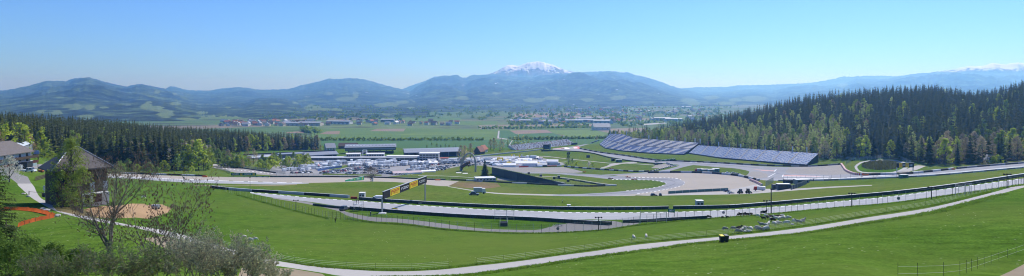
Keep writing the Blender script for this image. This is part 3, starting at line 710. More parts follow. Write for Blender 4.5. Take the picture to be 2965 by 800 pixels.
print(forest([(1652,413),(1700,414),(1760,413),(1850,417),(1900,420),(2000,425),(2100,431),(2200,446),(2300,455),(2400,463),(2440,462),(2530,460),(2640,468),(2700,478),(2800,479),(2880,475),(2965,468),(3250,450)],
    [(1652,1010),(1740,1030),(1800,1080),(2000,1130),(2200,1090),(2400,1010),(2700,1010),(2830,1000),(2965,960),(3250,960)], 'right forest', emix_r, dmix_r, 8.6, 50, 78,
    'dense dark spruce wood covering the right hand hillside', wide=lambda u: 1850 < u < 2430))
def emix_l(u, d, r):
    if u < 200: return pick(r, [('spruce',.66),('fresh',.22),('green',.1),('rust',.02)])
    if u < 420: return pick(r, [('spruce',.50),('fresh',.20),('green',.20),('brown',.10)])
    if u < 640: return pick(r, [('spruce',.55),('brown',.15),('green',.15),('fresh',.12),('white',.03)])
    return pick(r, [('spruce',.66),('fresh',.12),('gbush',.08),('rust',.05),('brown',.09)])
def dmix_l(u, t, r): return pick(r, [('spruce',.965),('fresh',.025),('brown',.01)])
print(forest([(-80,452),(60,452),(150,458),(200,464),(300,474),(370,484),(430,492),(520,488),(580,470),(640,452),(700,440),(760,437),(850,436),(925,434)],
    [(-80,640),(100,650),(300,720),(450,800),(600,900),(760,910),(925,900)], 'left forest', emix_l, dmix_l, 6.0, 82, 62,
    'dense dark spruce wood covering the left hand ridge', hs=(19,26)))
def row(kind, pts, zone):
    for px, py, hpx in pts: tree_at(kind, G(px, py), hpx/S(px, py), zone)
row('spruce', [(352,487,118),(372,490,112),(392,488,124),(410,492,116),(428,490,128),(446,494,120),(462,491,126),(480,493,112),(500,492,96),(338,482,104),(322,478,92),(640,470,74),(655,474,80),(668,470,70),(690,466,62)], 'in the tall front group of the left forest')
row('green', [(560,492,64),(590,494,58),(530,494,56),(512,496,48),(632,482,50),(612,484,52),(575,490,70)], 'at the green corner of the left forest')
row('fresh', [(545,492,72),(575,494,86),(605,492,66),(520,490,44)], 'beside the far left run-off')
row('bush', [(475,497,30),(398,498,22),(440,498,18),(555,500,18)], 'beside the far left run-off')
row('gbush', [(372,496,34),(350,498,30),(430,499,28),(455,500,16)], 'beside the far left run-off')
row('white', [(531,480,24),(600,476,26),(683,476,28),(630,470,26)], 'at the foot of the left forest')
row('brown', [(660,482,48),(715,476,44),(735,478,46)], 'before the paddock')
row('green', [(690,486,42),(760,484,36),(675,480,40),(850,470,30)], 'before the paddock')
row('bush', [(785,489,34),(800,487,30),(750,492,20),(830,480,22),(870,472,24),(890,466,20)], 'before the paddock')
row('green', [(650,476,46),(620,474,44)], 'before the paddock')
row('fresh', [(770,438,26),(815,437,24),(895,440,14)], 'behind the left grandstand roof')
row('rust', [(912,440,24),(928,440,20)], 'behind the left grandstand roof')
row('brown', [(1345,468,46),(1362,460,44),(1335,472,50),(1430,436,36),(1452,436,34),(1420,434,30)], 'around the red farmhouse')
row('pale', [(1448,440,30),(1470,424,22),(1500,428,38),(1515,426,32),(1490,424,28),(1530,424,24)], 'around the red farmhouse')
row('spruce', [(1312,444,24),(1320,446,30),(1330,446,26),(1104,408,14)], 'beyond the pit buildings')
row('green', [(1276,432,12),(1250,424,10),(1290,428,12),(1265,426,11),(1236,430,10),(1300,430,12)], 'in the meadow beyond the pits')
row('brown', [(1628,402,12),(1590,404,8),(1728,408,14)], 'by the hedge row beyond the circuit')
row('green', [(1646,476,30),(1657,474,16)], 'alone on the infield slope')
row('white', [(1705,486,18),(2858,478,30)], 'low on the grass')
row('bush', [(1716,486,14),(1670,481,12),(1640,482,10),(2890,476,26),(2876,477,24)], 'low on the grass beside a barrier')
_rb = random.Random(44)
for k_ in range(46):
    px_ = _rb.uniform(655, 900); t_ = (px_-655)/245; py_ = _rb.uniform(483-22*t_, 497-6*t_)
    if px_ < 800 and py_ > 486+(px_-655)*.08: py_ -= 8
    tree_at(_rb.choice(('bush','gbush','gbush','brown','green','fresh')), G(px_, py_), _rb.uniform(6.5,11.5), 'before the paddock', _rb)

# ------------------------------------------------------------------ valley: hedges, woods, villages, farms
def clump_strip(name, pts, h, w, m, label, cat, kind=None, n=1.0, seed=3):
    r = random.Random(seed); V = []; Q = []
    for (px, py), (qx, qy) in zip(pts[:-1], pts[1:]):
        a, b = G(px, py), G(qx, qy); L = (b-a).length; k = int(L/w*2.2*n)
        for i in range(k):
            p = a.lerp(b, (i+r.random())/k); hh = h*r.uniform(.55,1.15)
            p.x += r.gauss(0,w*.3); p.y += r.gauss(0,w*.3)
            for _ in range(10):
                c = Vector((p.x+r.gauss(0,w*.28), p.y+r.gauss(0,w*.28), p.z+hh*r.uniform(.1,1))); s = w*r.uniform(.25,.5)
                nn = Vector((r.gauss(0,1), r.gauss(-.6,1), r.gauss(.5,.8))).normalized(); u = nn.orthogonal().normalized(); q = nn.cross(u)
                o = len(V); V += [tuple(c-u*s), tuple(c-q*s*.7), tuple(c+u*s), tuple(c+q*s*.7)]; Q.append((o,o+1,o+2,o+3))
    o = link(name, np_mesh(name, np.array(V), np.array(Q), m)); return tag(o, label, cat, kind=kind)
clump_strip('hedge', [(905,408),(1000,407.5),(1200,407),(1400,407)], 6, 5, L_GREEN, 'long dark hedge row crossing the fields behind the pit complex', 'hedge')
clump_strip('hedge', [(1480,406),(1560,405),(1700,403),(1775,401)], 6, 5, L_GREEN, 'dark hedge row ending beside the blue grandstand', 'hedge')
clump_strip('hedge', [(1392,374),(1480,373),(1580,372),(1705,370)], 8, 7, L_GREEN, 'light green hedge behind the brown field left of the farm', 'hedge')
clump_strip('hedge', [(880,380),(905,386),(925,384)], 12, 10, L_GREEN, 'copse of green bushes at the left end of the big wheat field', 'hedge', n=2)
rr = random.Random(21); V = []; Q = []
def blob(px, Y, h, w):
    p = GY(px, Y)
    for _ in range(9):
        c = Vector((p.x+rr.gauss(0,w*.33), p.y+rr.gauss(0,w*.33), p.z+h*rr.uniform(.05,1))); s = w*rr.uniform(.25,.5)
        nn = Vector((rr.gauss(0,1), rr.gauss(-.6,1), rr.gauss(.5,.8))).normalized(); u = nn.orthogonal().normalized(); q = nn.cross(u)
        o = len(V); V.extend([tuple(c-u*s), tuple(c-q*s*.7), tuple(c+u*s), tuple(c+q*s*.7)]); Q.append((o,o+1,o+2,o+3))
for i in range(2600):
    Y = math.exp(rr.uniform(math.log(1750), math.log(5600))); px = rr.uniform(760, 2180)
    cl = fbm(px/40.0, math.log(Y)*14, 3.3, 4)
    if cl < .02 or Y < 1750+300*(px < 1480): continue
    if px < 1450 and Y < 2300: continue
    blob(px, Y, rr.uniform(6,13), rr.uniform(8,16))
tag(link('valley_woods', np_mesh('valley_woods', np.array(V), np.array(Q), L_GREEN)), 'scattered copses and tree lines across the hazy valley floor', 'woods', kind='stuff')

W_WHITE = mat('white render', (.72,.70,.66), .85, .06, .5); W_CREAM = mat('cream render', (.60,.53,.40), .85, .08, .5)
W_WOOD = mat('dark weathered timber', (.085,.058,.040), .9, .3, 2.5); W_GREY = mat('grey cladding', (.33,.34,.36), .7, .08, .4)
RF_RED = mat('clay tile roof', (.34,.135,.085), .85, .2, 1.2); RF_BRN = mat('brown tile roof', (.135,.095,.080), .85, .2, 1.2); RF_GREY = mat('grey sheet roof', (.36,.37,.39), .5, .08, .5)
GLASS = mat('dark window glass', (.035,.045,.055), .15, .1, .3, 0, .5)
def house_mesh(L, Wd, hw, hr, wall, roof, name='valley_house'):
    b = MB(); b.box((0,0,hw/2-.5), (L, Wd, hw+1), 0)
    b.add([(-L/2,-Wd/2,hw),(-L/2,Wd/2,hw),(-L/2,0,hw+hr)], [(0,1,2)], 0); b.add([(L/2,-Wd/2,hw),(L/2,Wd/2,hw),(L/2,0,hw+hr)], [(0,2,1)], 0)
    b.gable((0,0,hw), (L, Wd), hr, 1, .5, .25)
    n = max(2, int(L/3))
    for i in range(n):
        for z in ([1.5] if hw < 4.5 else [1.5, 4.2]):
            for s in (-1, 1): b.box((-L/2+(i+.5)*L/n, s*(Wd/2+.02), z), (1.1, .06, 1.3), 2)
    b.box((L*.2, Wd*.12, hw+hr*.95), (.7,.7,1.6), 0)
    return b.mesh(name, [wall, roof, GLASS])
HM = [house_mesh(12,9,5.5,3.5,W_WHITE,RF_RED), house_mesh(14,10,5.5,4,W_CREAM,RF_BRN), house_mesh(11,9,3.2,3.6,W_WHITE,RF_BRN), house_mesh(16,10,6,4,W_WHITE,RF_GREY), house_mesh(12,9,5.5,3.5,W_CREAM,RF_RED)]
HD = ['white house with a red roof','cream house with a brown roof','low white house with a brown roof','white house with a grey roof','cream house with a red roof']
def hall_mesh(L, Wd, h, wall, roof):
    b = MB(); b.box((0,0,h/2-.5), (L,Wd,h+1), 0); b.gable((0,0,h), (L,Wd), Wd*.09, 1, .6, .4)
    b.box((0,-Wd/2-.05,h*.62), (L*.9,.1,h*.2), 2)
    for i in range(4): b.box((-L*.36+i*L*.24,-Wd/2-.06,h*.24), (L*.1,.12,h*.46), 3)
    return b.mesh('industrial_hall', [wall, roof, GLASS, W_GREY])
HALL = [hall_mesh(60,24,9,W_WHITE,RF_GREY), hall_mesh(46,22,8,W_GREY,RF_GREY), hall_mesh(70,28,9,W_CREAM,RF_GREY)]
VH = []
def village(zone, n, x0, x1, y0, y1, halls=0):
    r = random.Random(zone)
    for i in range(n):
        px, py = r.uniform(x0, x1), y0+(y1-y0)*r.random()**1.0; k = r.randrange(5)
        o = link('valley_house', HM[k], None, G(px, py), r.uniform(-.6,.6)+(1.57 if r.random() < .4 else 0)); s = r.uniform(.9,1.3); o.scale = (s,s,s); VH.append((zone, HD[k], px, o))
    for i in range(halls):
        px, py = r.uniform(x0, x1), r.uniform(y0, y1); k = r.randrange(3)
        o = link('industrial_hall', HALL[k], None, G(px, py), r.uniform(-.3,.3)); VH.append((zone, 'long flat industrial hall', px, o))
village('in the left town', 84, 640, 910, 352, 366, 2)
village('beyond the pits', 40, 930, 1330, 352, 364, 3)
village('in the middle town', 60, 1480, 1800, 345, 359, 8)
village('in the far village', 46, 1560, 1860, 316, 334, 2)
village('in the hazy right valley', 50, 1800, 2070, 305, 352, 4)
for zone, d, n in {(z, d, 0) for z, d, _, _ in VH}:
    L = sorted([(px, o) for z, dd, px, o in VH if z == zone and dd == d], key=lambda a: a[0])
    for i, (px, o) in enumerate(L): tag(o, f'{ordn(i)} {d} from the left {zone}' if len(L) > 1 else f'{d} {zone}', 'industrial hall' if 'hall' in d else 'house', f'{d}s {zone}')
# named farms
def farm(px, py, L, Wd, hw, hr, wall, roof, rz, label, name='farmhouse'):
    e = empty(name, G(px, py), rz, label, 'farmhouse')
    b = MB(); b.box((0,0,hw/2-1), (L,Wd,hw+2)); b.add([(-L/2,-Wd/2,hw),(-L/2,Wd/2,hw),(-L/2,0,hw+hr)], [(0,1,2)]); b.add([(L/2,-Wd/2,hw),(L/2,Wd/2,hw),(L/2,0,hw+hr)], [(0,2,1)])
    b.build('wall', wall, e); MB().gable((0,0,hw), (L,Wd), hr, 0, .8, .35).build('roof', roof, e)
    for s in (-1,1):
        for i in range(3): MB().box((-L*.32+i*L*.32, s*(Wd/2+.03), hw*.5), (1.6,.08,1.6)).build('window', GLASS, e)
        MB().box((s*(L/2+.03), 0, hw*.55), (.08,1.6,1.6)).build('window', GLASS, e)
    return e
farm(955,436,13,10,4.5,5.5,W_WHITE,RF_GREY,R(35),'steep grey roofed farmhouse between the forest end and the pit complex')
farm(1388,446,12,10,4,6,W_WOOD,mat('faded tile roof',(.25,.125,.09),.85,.2,1.2),R(62),'red roofed gabled farmhouse right of the pit complex')
farm(1398,441,13,10,4.5,5,W_WHITE,RF_RED,R(70),'smaller red roofed house behind the gabled farmhouse')
farm(1740,377,46,22,9,9,W_WHITE,RF_GREY,R(10),'large pale farm with a grey roof at the field edge above the blue grandstand')
farm(1745,374,50,14,7,6,W_WHITE,RF_RED,R(80),'long low farm wing behind the large pale farm')
farm(1008,430,26,12,4,4,W_WOOD,RF_BRN,R(5),'brown roofed shed behind the central pit building')
label_book(); BOOK.clear()
# ------------------------------------------------------------------ circuit: barriers, fences, signs
P_WHITE = mat('white paint', (.78,.78,.76), .6, .06, 1); P_BLACK = mat('black rubber', (.022,.022,.025), .8, .2, 2)
P_TYRE = mat('grey green tyre wall', (.045,.065,.070), .8, .25, 1.5); P_DGREEN = mat('dark green barrier', (.030,.055,.052), .7, .25, 1.2)
P_RAIL = mat('galvanised rail', (.42,.44,.46), .45, .08, 1, .4); P_DARK = mat('dark steel', (.04,.045,.05), .6, .2, 2)
P_NAVY = mat('navy cladding', (.030,.042,.075), .6, .2, .4); P_GREY = mat('mid grey panel', (.22,.23,.25), .7, .1, .5)
P_LGREY = mat('light grey panel', (.50,.52,.54), .6, .08, .6); P_RED = mat('red paint', (.45,.035,.025), .5, .12, 1)
P_ORANGE = mat('orange plastic', (.62,.16,.04), .6, .12, 1); P_YEL = mat('yellow sign paint', (.92,.70,.03), .55, .06, 1)
P_GREEN = mat('deep green hoarding', (.010,.145,.085), .55, .1, .8); P_TEAL = mat('teal fence mesh', (.10,.20,.19), .8, .12, .8)
P_POST = mat('pale fence post', (.50,.50,.47), .7, .1, 3); P_POSTD = mat('dark fence post', (.045,.055,.05), .8, .2, 3)
P_WIRE = mat('fence wire', (.30,.33,.31), .6, .1, 3); P_BLUE = mat('blue seats', (.035,.085,.25), .6, .15, .5); P_LBLUE = mat('pale blue seats', (.19,.30,.52), .6, .1, .5)
P_CONC = mat('stand concrete', (.30,.30,.29), .85, .12, .4); P_YCAR = mat('yellow canvas', (.75,.58,.04), .7, .1, 1)
def walk(pl, step, smooth=True):
    """ground points every «step» metres along a photo line"""
    c = curve(pl, 6) if smooth else dens(pl, 4)
    P = [G(*p) for p in c]; out = [P[0].copy()]; acc = 0.0
    for a, b in zip(P[:-1], P[1:]):
        L = math.hypot(b.x-a.x, b.y-a.y)
        if L < 1e-6: continue
        t = step-acc
        while t <= L:
            q = a.lerp(b, t/L); q.z = H(q.x, q.y); out.append(q); t += step
        acc = (acc+L) % step if L >= step-acc else acc+L
    return out
def barrier(pl, h, th, mats, label, block=2.6, name='tyre_barrier', cat='barrier', runs=(3,3), cap=None, pattern=None):
    """stacked blocks along a line, one mesh, the materials alternating in runs"""
    P = walk(pl, block); b = MB(); o0 = P[0].copy(); k = 0; n = len(mats); base = len(mats)
    ms = list(mats)+([cap] if cap else [])
    for i, (p, q) in enumerate(zip(P[:-1], P[1:])):
        d = q-p; d.z = 0
        if d.length < .01: continue
        nrm = Vector((-d.y, d.x, 0)).normalized()*th/2
        m = (i//runs[0]) % n if n > 1 else 0
        g = .02; p2, q2 = p.lerp(q, g), q.lerp(p, g)
        V = []
        for w, hh in ((p2, 0), (q2, 0)):
            for zz, tw in ((-.3,1),(h*.85,1),(h,.72)):
                V += [tuple(w+nrm*tw+Vector((0,0,zz))-o0), tuple(w-nrm*tw+Vector((0,0,zz))-o0)]
        b.add(V, [(0,6,8,2),(2,8,10,4),(1,3,9,7),(3,5,11,9),(0,2,3,1),(2,4,5,3),(6,7,9,8),(8,9,11,10)], m)
        b.add(V, [(4,10,11,5)], base if cap else m)
    o = b.build(name, ms, None, loc=o0); return tag(o, label, cat)
def mesh_fence(pl, h, step, label, name='wire_fence', post=(P_POST,P_POSTD), wires=(.25,.5,.75,.98), r=.045, wire_r=.012, sheet=None, cat='fence'):
    P = walk(pl, step); o0 = P[0].copy(); e = empty(name, o0, 0, label, cat)
    pm = []
    for m in post: b = MB(); b.tube((0,0,-.4),(0,0,h),r,r,5); pm.append(b.mesh('post', m))
    for i, p in enumerate(P):
        if i < 100: link('post', pm[(0 if rnd.random() < .38 else 1) % len(pm)], e, p-o0)
    w = MB()
    for p, q in zip(P[:-1], P[1:]):
        for f in wires: w.tube(p-o0+Vector((0,0,h*f)), q-o0+Vector((0,0,h*f)), wire_r, wire_r, 3, 0, False)
    w.build('wire', P_WIRE, e)
    if sheet:
        s = MB(); off = Vector((0,0.06,0))
        for p, q in zip(P[:-1], P[1:]):
            a, b2 = p-o0+off, q-o0+off; s.quad([a+Vector((0,0,.1)), b2+Vector((0,0,.1)), b2+Vector((0,0,h*.97)), a+Vector((0,0,h*.97))])
        s.build('mesh_panel', sheet, e)
    return e
def fr(px0, py0, px1, py1):
    a, b = G(px0, py0), G(px1, py1); d = b-a; L = math.hypot(d.x, d.y)
    z = min(a.z, b.z); return Vector((a.x, a.y, z)), math.atan2(d.y, d.x), L, F/((a.y+b.y)/2)
M_NET = bpy.data.materials.new('chain link net'); M_NET.use_nodes = True
def net_mat(name, c, a):
    m = bpy.data.materials.new(name); m.use_nodes = True; t = m.node_tree; b = t.nodes['Principled BSDF']
    b.inputs['Base Color'].default_value = (*c, 1); b.inputs['Roughness'].default_value = .8; b.inputs['Alpha'].default_value = a
    MATS[name] = m; return m
NET = net_mat('grey catch net', (.30,.33,.35), .42); NETG = net_mat('fine green netting', (.16,.22,.18), .16)
A_ = (P_BLACK, P_LGREY); DK = (P_DGREEN, P_TYRE)
barrier([(1015,606),(1100,613),(1157,617.5),(1260,625),(1380,632),(1538,638.4),(1649,645.5),(1773,652.5)], 1.15, 1.0, (P_DGREEN,P_TYRE), 'long dark green tyre wall on the near side of the lower straight', 2.5, runs=(2,2), cap=P_LGREY)
barrier([(990,604),(960,601.5),(900,594)], .8, .8, (P_DGREEN,), 'short low dark wall left of the scaffold camera stand', 2.5)
barrier([(1804,645.5),(1850,644.5),(1914,641),(2000,637),(2052,634)], 1.0, .8, (P_DGREEN,P_TYRE), 'dark barrier right of the gap in the near tyre wall', 2.5, runs=(3,3), cap=P_LGREY)
barrier([(612,544.5),(688,552.5),(792,559),(895,565.5),(1016,573.5)], 1.2, 1.0, (P_BLACK,P_LGREY), 'black and white tyre wall where the lower straight begins', 2.2, runs=(7,7), cap=P_LGREY)
barrier([(1042,578),(1100,583),(1180,588),(1252,592.5),(1380,599.3),(1538,605),(1700,608),(1780,608.3),(1949,606)], 1.15, 1.0, (P_DGREEN,P_TYRE), 'long dark green barrier with pale top on the far side of the lower straight', 2.4, runs=(1,1), cap=P_LGREY)
barrier([(1949,606),(2100,603.5),(2138,601.5),(2276,590.5),(2414,577.8),(2600,561.5),(2790,538),(2963,511),(3150,480)], 1.15, 1.0, (P_DGREEN,), 'dark green barrier climbing beside the lower straight past the lamp posts', 2.4, runs=(1,1), cap=P_LGREY)
barrier([(300,501),(375,503.5),(600,511.5)], 1.0, 1.2, A_, 'black and white barrier behind the gravel left of the green hoarding', 2.6, runs=(4,4))
barrier([(781,513.5),(981,513.8),(1100,515.6),(1238,521),(1290,522)], 1.1, 1.2, (P_DGREEN,P_BLACK), 'dark barrier between the gravel trap and the paddock', 2.6, runs=(5,5), cap=P_GREY)
barrier([(1306,522.3),(1376,525),(1480,531),(1583,536),(1703,540.5),(1786,538)], 1.1, 1.2, (P_BLACK,P_LGREY,P_DGREEN), 'black and white barrier along the grass below the long dark stand', 2.6, runs=(5,5))
barrier([(1634,483),(1686,488),(1759,493.2),(1842,498.2),(1880,497)], 1.3, 1.6, (P_BLACK,P_LGREY), 'black and white tyre wall curving round the infield slope', 2.6, runs=(2,2))
barrier([(1883,497),(1900,494),(1931,486),(1948,481)], 1.0, 1.2, (P_BLACK,P_LGREY), 'short checkered barrier beside the old track link', 2.4, runs=(1,1))
barrier([(1876,501.5),(1928,500.5),(2014,501),(2083,504.6),(2138,510),(2169,517),(2199,524)], 1.6, 1.8, (P_BLACK,P_LGREY), 'long black and white tyre wall above the big pale gravel trap', 2.6, runs=(4,4))
barrier([(2172,523),(2190,530),(2206,538.5)], 1.6, 1.2, (P_LGREY,P_RED), 'pink and white wall at the right tip of the big gravel trap', 1.5, runs=(1,1))
barrier([(1679,431.3),(1738,442),(1807,451),(1897,464),(1997,469),(2083,473),(2200,479.5),(2335,482.8),(2436,477)], 1.3, 1.4, (P_BLACK,P_GREY), 'dark tyre wall below the two blue grandstands', 2.8, runs=(3,3))
barrier([(1566,435),(1600,436.6),(1703,443),(1772,459),(1862,471.5),(1925,476)], 1.1, 1.2, (P_DGREEN,P_BLACK), 'dark barrier on the infield side of the upper straight', 2.8, runs=(2,2))
barrier([(2436,477),(2443,487),(2450,496),(2474,506),(2502,508)], 1.5, 1.6, (P_RED,P_LGREY), 'red and white tyre wall at the bend by the reed ring', 1.6, runs=(1,1))
barrier([(2502,508),(2560,506.5),(2618,505.2),(2687,499),(2760,491)], 1.3, 1.4, (P_BLACK,P_LGREY), 'black and white tyre wall in front of the reed ring', 2.6, runs=(4,4))
barrier([(2772,489.5),(2825,484.5),(2965,473),(3150,456)], 1.2, 1.4, (P_DARK,P_GREY), 'dark barrier along the forest foot beside the climbing track', 2.6, runs=(4,4))
barrier([(2255,525),(2376,524),(2514,519),(2687,511),(2825,499.5),(2965,487)], 1.0, 1.0, (P_GREY,P_LGREY), 'grey and white wall on the near side of the wide corner', 2.6, runs=(4,4), cap=P_WHITE)
barrier([(1370,456),(1450,447),(1520,440),(1568,434.5)], 1.6, .8, (P_LGREY,), 'pale wall of the pit straight running up to the big screen', 3.0, name='pit_wall', cap=P_WHITE)
for px, py, lab in ((594,513.5,'left of the green hoarding'),(1268,522.8,'below the arch'),(2507,508.6,'in front of the reed ring'),(2760,491.8,'at the foot of the forest')):
    barrier([(px-8,py),(px+8,py+.1)], 1.0, .8, (P_ORANGE,), f'short orange plastic barrier {lab}', 1.5, name='plastic_barrier')
mesh_fence([(362,523),(450,527),(550,535.5),(619,546),(688,565),(757,584),(843,608),(895,619),(950,633)], 2.3, 2.6, 'wire fence on dark and pale posts along the lower left end of the meadow')
mesh_fence([(950,633),(1019,640),(1088,645),(1192,653),(1295,666),(1410,673),(1500,676),(1628,674),(1752,666),(1854,652)], 2.6, 2.35, 'long wire fence curving below the grey service road', sheet=NETG)
mesh_fence([(1854,652),(1928,643),(2031,635),(2107,632),(2207,622.5),(2316,611),(2418,602),(2518,594.5),(2600,587),(2700,576),(2794,564),(2963,536),(3100,512)], 2.6, 2.35, 'long wire fence climbing in front of the lower straight beside the sheep')
mesh_fence([(636,478.5),(714,489),(800,501),(830,505)], 2.6, 3.2, 'grey catch fence along the far left straight', 'catch_fence', (P_RAIL,), (.3,.6,.98), .06, .015, NET)
barrier([(636,479.5),(714,490),(800,502)], .9, 1.0, (P_BLACK,P_TYRE), 'dark tyre blocks at the foot of the far left catch fence', 2.4, runs=(2,2))
mesh_fence([(581,482),(620,488),(650,496),(668,505)], 2.0, 3.0, 'low fence with pale posts on the near side of the far left straight', 'wire_fence', (P_RAIL,), (.3,.6,.98), .05, .015, NET)
mesh_fence([(781,512.5),(900,512.5),(981,512.7),(1100,514.5),(1238,520)], 2.6, 4.5, 'catch fence between the paddock and the gravel', 'catch_fence', (P_POSTD,), (.3,.6,.98), .05, .015, NETG)
mesh_fence([(1240,520.5),(1376,524),(1480,530),(1583,535),(1703,539.5)], 2.6, 4.0, 'catch fence in front of the long dark stand', 'catch_fence', (P_POSTD,), (.3,.6,.98), .05, .015, NETG)
mesh_fence([(1935,562),(2000,558),(2060,555),(2111,552.5)], 2.0, 5.2, 'teal mesh fence with white posts below the gravel trap', 'mesh_fence', (P_WHITE,), (.02,.98), .07, .02, P_TEAL)
mesh_fence([(2373,443.5),(2420,453),(2466,465),(2507,463),(2590,459.5),(2618,468),(2640,477)], 3.2, 4.0, 'grey catch fence around the back of the reed ring', 'catch_fence', (P_RAIL,), (.3,.6,.98), .07, .02, NET)
mesh_fence([(2466,466),(2447,478)], 3.0, 4.0, 'short grey catch fence down to the red tyre wall', 'catch_fence', (P_RAIL,), (.3,.6,.98), .07, .02, NET)
mesh_fence([(2268,521.5),(2376,520),(2514,515.5),(2620,510),(2687,506)], 3.0, 6.5, 'thin dark posts and wires on the near side of the wide corner', 'catch_fence', (P_POSTD,), (.4,.98), .05, .012)
# steel gates standing over the fence
def gate(px0, py0, px1, py1, h, label):
    lo, rz, L, s = fr(px0, py0, px1, py1); e = empty('steel_gate', lo, rz, label, 'gate')
    for x in (0, L*.62, L): MB().tube((x,0,-.3),(x,0,h),.07,.07,6).build('post', P_RAIL, e)
    b = MB()
    for k in range(7): b.tube((.08,0,h*(.3+.69*k/6)),(L-.08,0,h*(.3+.69*k/6)),.03,.03,4)
    b.build('grid', P_RAIL, e); return e
gate(1433,640,1488,640,3.9,'tall steel frame above the dark stairway in the near tyre wall')
gate(1854,652,1930,645,3.9,'wide steel gate with braces beside the green direction sign')
gate(2767,566,2812,560,2.8,'tall barred gate frame far right on the wire fence')
# ---- lettering
def text_mesh(body, size, shear=0.0, bold=0.0, name='lettering', m=None):
    cu = bpy.data.curves.new(name, 'FONT'); cu.body = body; cu.size = size; cu.shear = shear; cu.align_x = 'CENTER'; cu.align_y = 'CENTER'
    cu.offset = bold; cu.extrude = .01
    o = bpy.data.objects.new(name, cu); COL.objects.link(o)
    dg = bpy.context.evaluated_depsgraph_get(); me = bpy.data.meshes.new_from_object(o.evaluated_get(dg))
    bpy.data.objects.remove(o); me.name = name; me.materials.clear(); me.materials.append(m); return me
def put_text(parent, body, x, y, z, size, m, shear=0.0, bold=0.0, sx=1.0):
    o = link('lettering', text_mesh(body, size, shear, bold, 'lettering', m), parent, (x,y,z)); o.rotation_euler = (R(90),0,0); o.scale = (sx,1,1); return o
P_REDT = mat('red lettering', (.60,.06,.02), .5, .05, 1)
def tyre_panel(parent, x0, x1, z0, z1, y):
    """yellow panel with the red tyre maker's word, its P stretched along the top"""
    w, h = x1-x0, z1-z0
    pn = MB().box(((x0+x1)/2, y, (z0+z1)/2), (w, .06, h)).build('yellow_panel', P_YEL, parent)
    o = put_text(pn, 'IRELLI', x0+w*.58, y-.05, z0+h*.34, h*.52, P_REDT, 0, -.008, .80*w/(h*2.5)*1.25)
    b = MB(); t = h*.085
    b.box((x0+w*.13, y-.06, z0+h*.44), (w*.055, .03, h*.62)); b.box((x0+w*.51, y-.06, z0+h*.80), (w*.80, .03, t)); b.box((x0+w*.50, y-.06, z0+h*.60), (w*.72, .03, t)); b.box((x0+w*.90, y-.06, z0+h*.70), (w*.04, .03, h*.27))
    b.build('logo', P_REDT, pn)
def tyre_gantry(px0, py0, px1, py1, h0, h1, label, panels, caps, legs=P_RAIL, black=P_BLACK):
    a, b = G(px0, py0), G(px1, py1); d = b-a; L = math.hypot(d.x, d.y)
    e = empty('sign_gantry', a, math.atan2(d.y, d.x), label, 'sign gantry'); dz = b.z-a.z
    top = max(h1, h1+dz); lo = top-(h1-h0)
    MB().box((L/2, 0, (top+lo)/2), (L+.6, .35, top-lo)).build('board', black, e)
    MB().box((L/2, 0, top+.09), (L+.8, .5, .18)).build('board_edge', P_LGREY, e)
    b2 = MB(); b2.box((0,0.45,(lo+.6)/2-.3),(.45,.45,lo+.6)); b2.build('leg', legs, e)
    b2 = MB(); b2.box((L,0.45,(lo+dz)/2),(.45,.45,lo-dz+.6)); b2.build('leg', legs, e)
    for (f0, f1) in panels: tyre_panel(e, L*f0, L*f1, lo+.12, top-.12, -.22)
    for f in caps: put_text(e, 'P ZERO', L*f, -.22, (lo+top)/2, (top-lo)*.52, P_WHITE, .3, .015, L*.16/((top-lo)*.52*3.2)*1.0)
    return e
tyre_gantry(1110, 618, 1234, 581, 5.0, 7.6, 'black and yellow tyre advertising gantry spanning the lower straight', [(.13,.33),(.56,.76)], [.445,.87])
MB().box((0,0,.08),(2.6,1.6,.5)).build('concrete_block', P_WHITE, None, loc=G(1107,619.5))
tag(bpy.data.objects['concrete_block'], 'white concrete footing at the near leg of the advertising gantry', 'footing')
tyre_gantry(2598, 497, 2645, 494, 2.2, 5.4, 'far black and yellow tyre banner gantry beside the reed ring', [(.1,.3),(.5,.7)], [.4,.83])
def small_board(px0, py0, px1, py1, h, m, label, txt=None, panel=False, tm=P_WHITE, size=.7, lift=0.0, tilt=0):
    lo, rz, L, s = fr(px0, py0, px1, py1); e = empty('advertising_board', lo, rz, label, 'sign')
    MB().box((L/2,0,h/2+lift),(L,.15,h)).build('board', m, e)
    if lift > .3:
        for x in (.1*L,.9*L): MB().box((x,.16,lift/2),(.15,.15,lift+.4)).build('post', P_DARK, e)
    if panel: tyre_panel(e, .03*L, .97*L, lift+.06, h+lift-.06, -.12)
    if txt:
        n = len(txt)
        for i, tx in enumerate(txt): put_text(e, tx, L*(i+.5)/n, -.1, h/2+lift, h*size, tm, .25 if 'P Z' in tx else 0, .01, min(1.6, .8*L/n/(h*size*.62*max(1,len(tx)))))
    return e, L
small_board(1136,611,1151,611.6,1.1,P_YEL,'small yellow tyre advert on the near wall below the gantry',panel=True)
small_board(1209,592.5,1224,591,1.0,P_BLACK,'small black advert on the far barrier below the gantry',['P ZERO'])
def crown(parent, x, y, z, s):
    b = MB(); b.box((x,y,z-s*.42),(s*.9,.04,s*.16))
    for k in range(5):
        a = (k-2)*.30; b.quad([(x+(k-2)*s*.16-.07*s,y-.01,z-s*.34),(x+(k-2)*s*.16+.07*s,y-.01,z-s*.34),(x+(k-2)*s*.26,y-.01,z+s*.40)])
        b.tube((x+(k-2)*s*.26,y-.03,z+s*.42),(x+(k-2)*s*.26,y+.01,z+s*.42),s*.09,s*.09,8)
    b.build('emblem', P_YEL, parent)
e, L = small_board(669,511.5,742,512.8,1.9,P_GREEN,'large green watch hoarding with gold crowns behind the gravel',None,lift=1.0)
for f, t in ((.18,'ROLEX'),(.66,'ROLEX')): put_text(e, t, L*f, -.1, 1.95, 1.25, P_WHITE, 0, .015, 1.15)
for f in (.41,.90): crown(e, L*f, -.1, 1.95, 1.5)
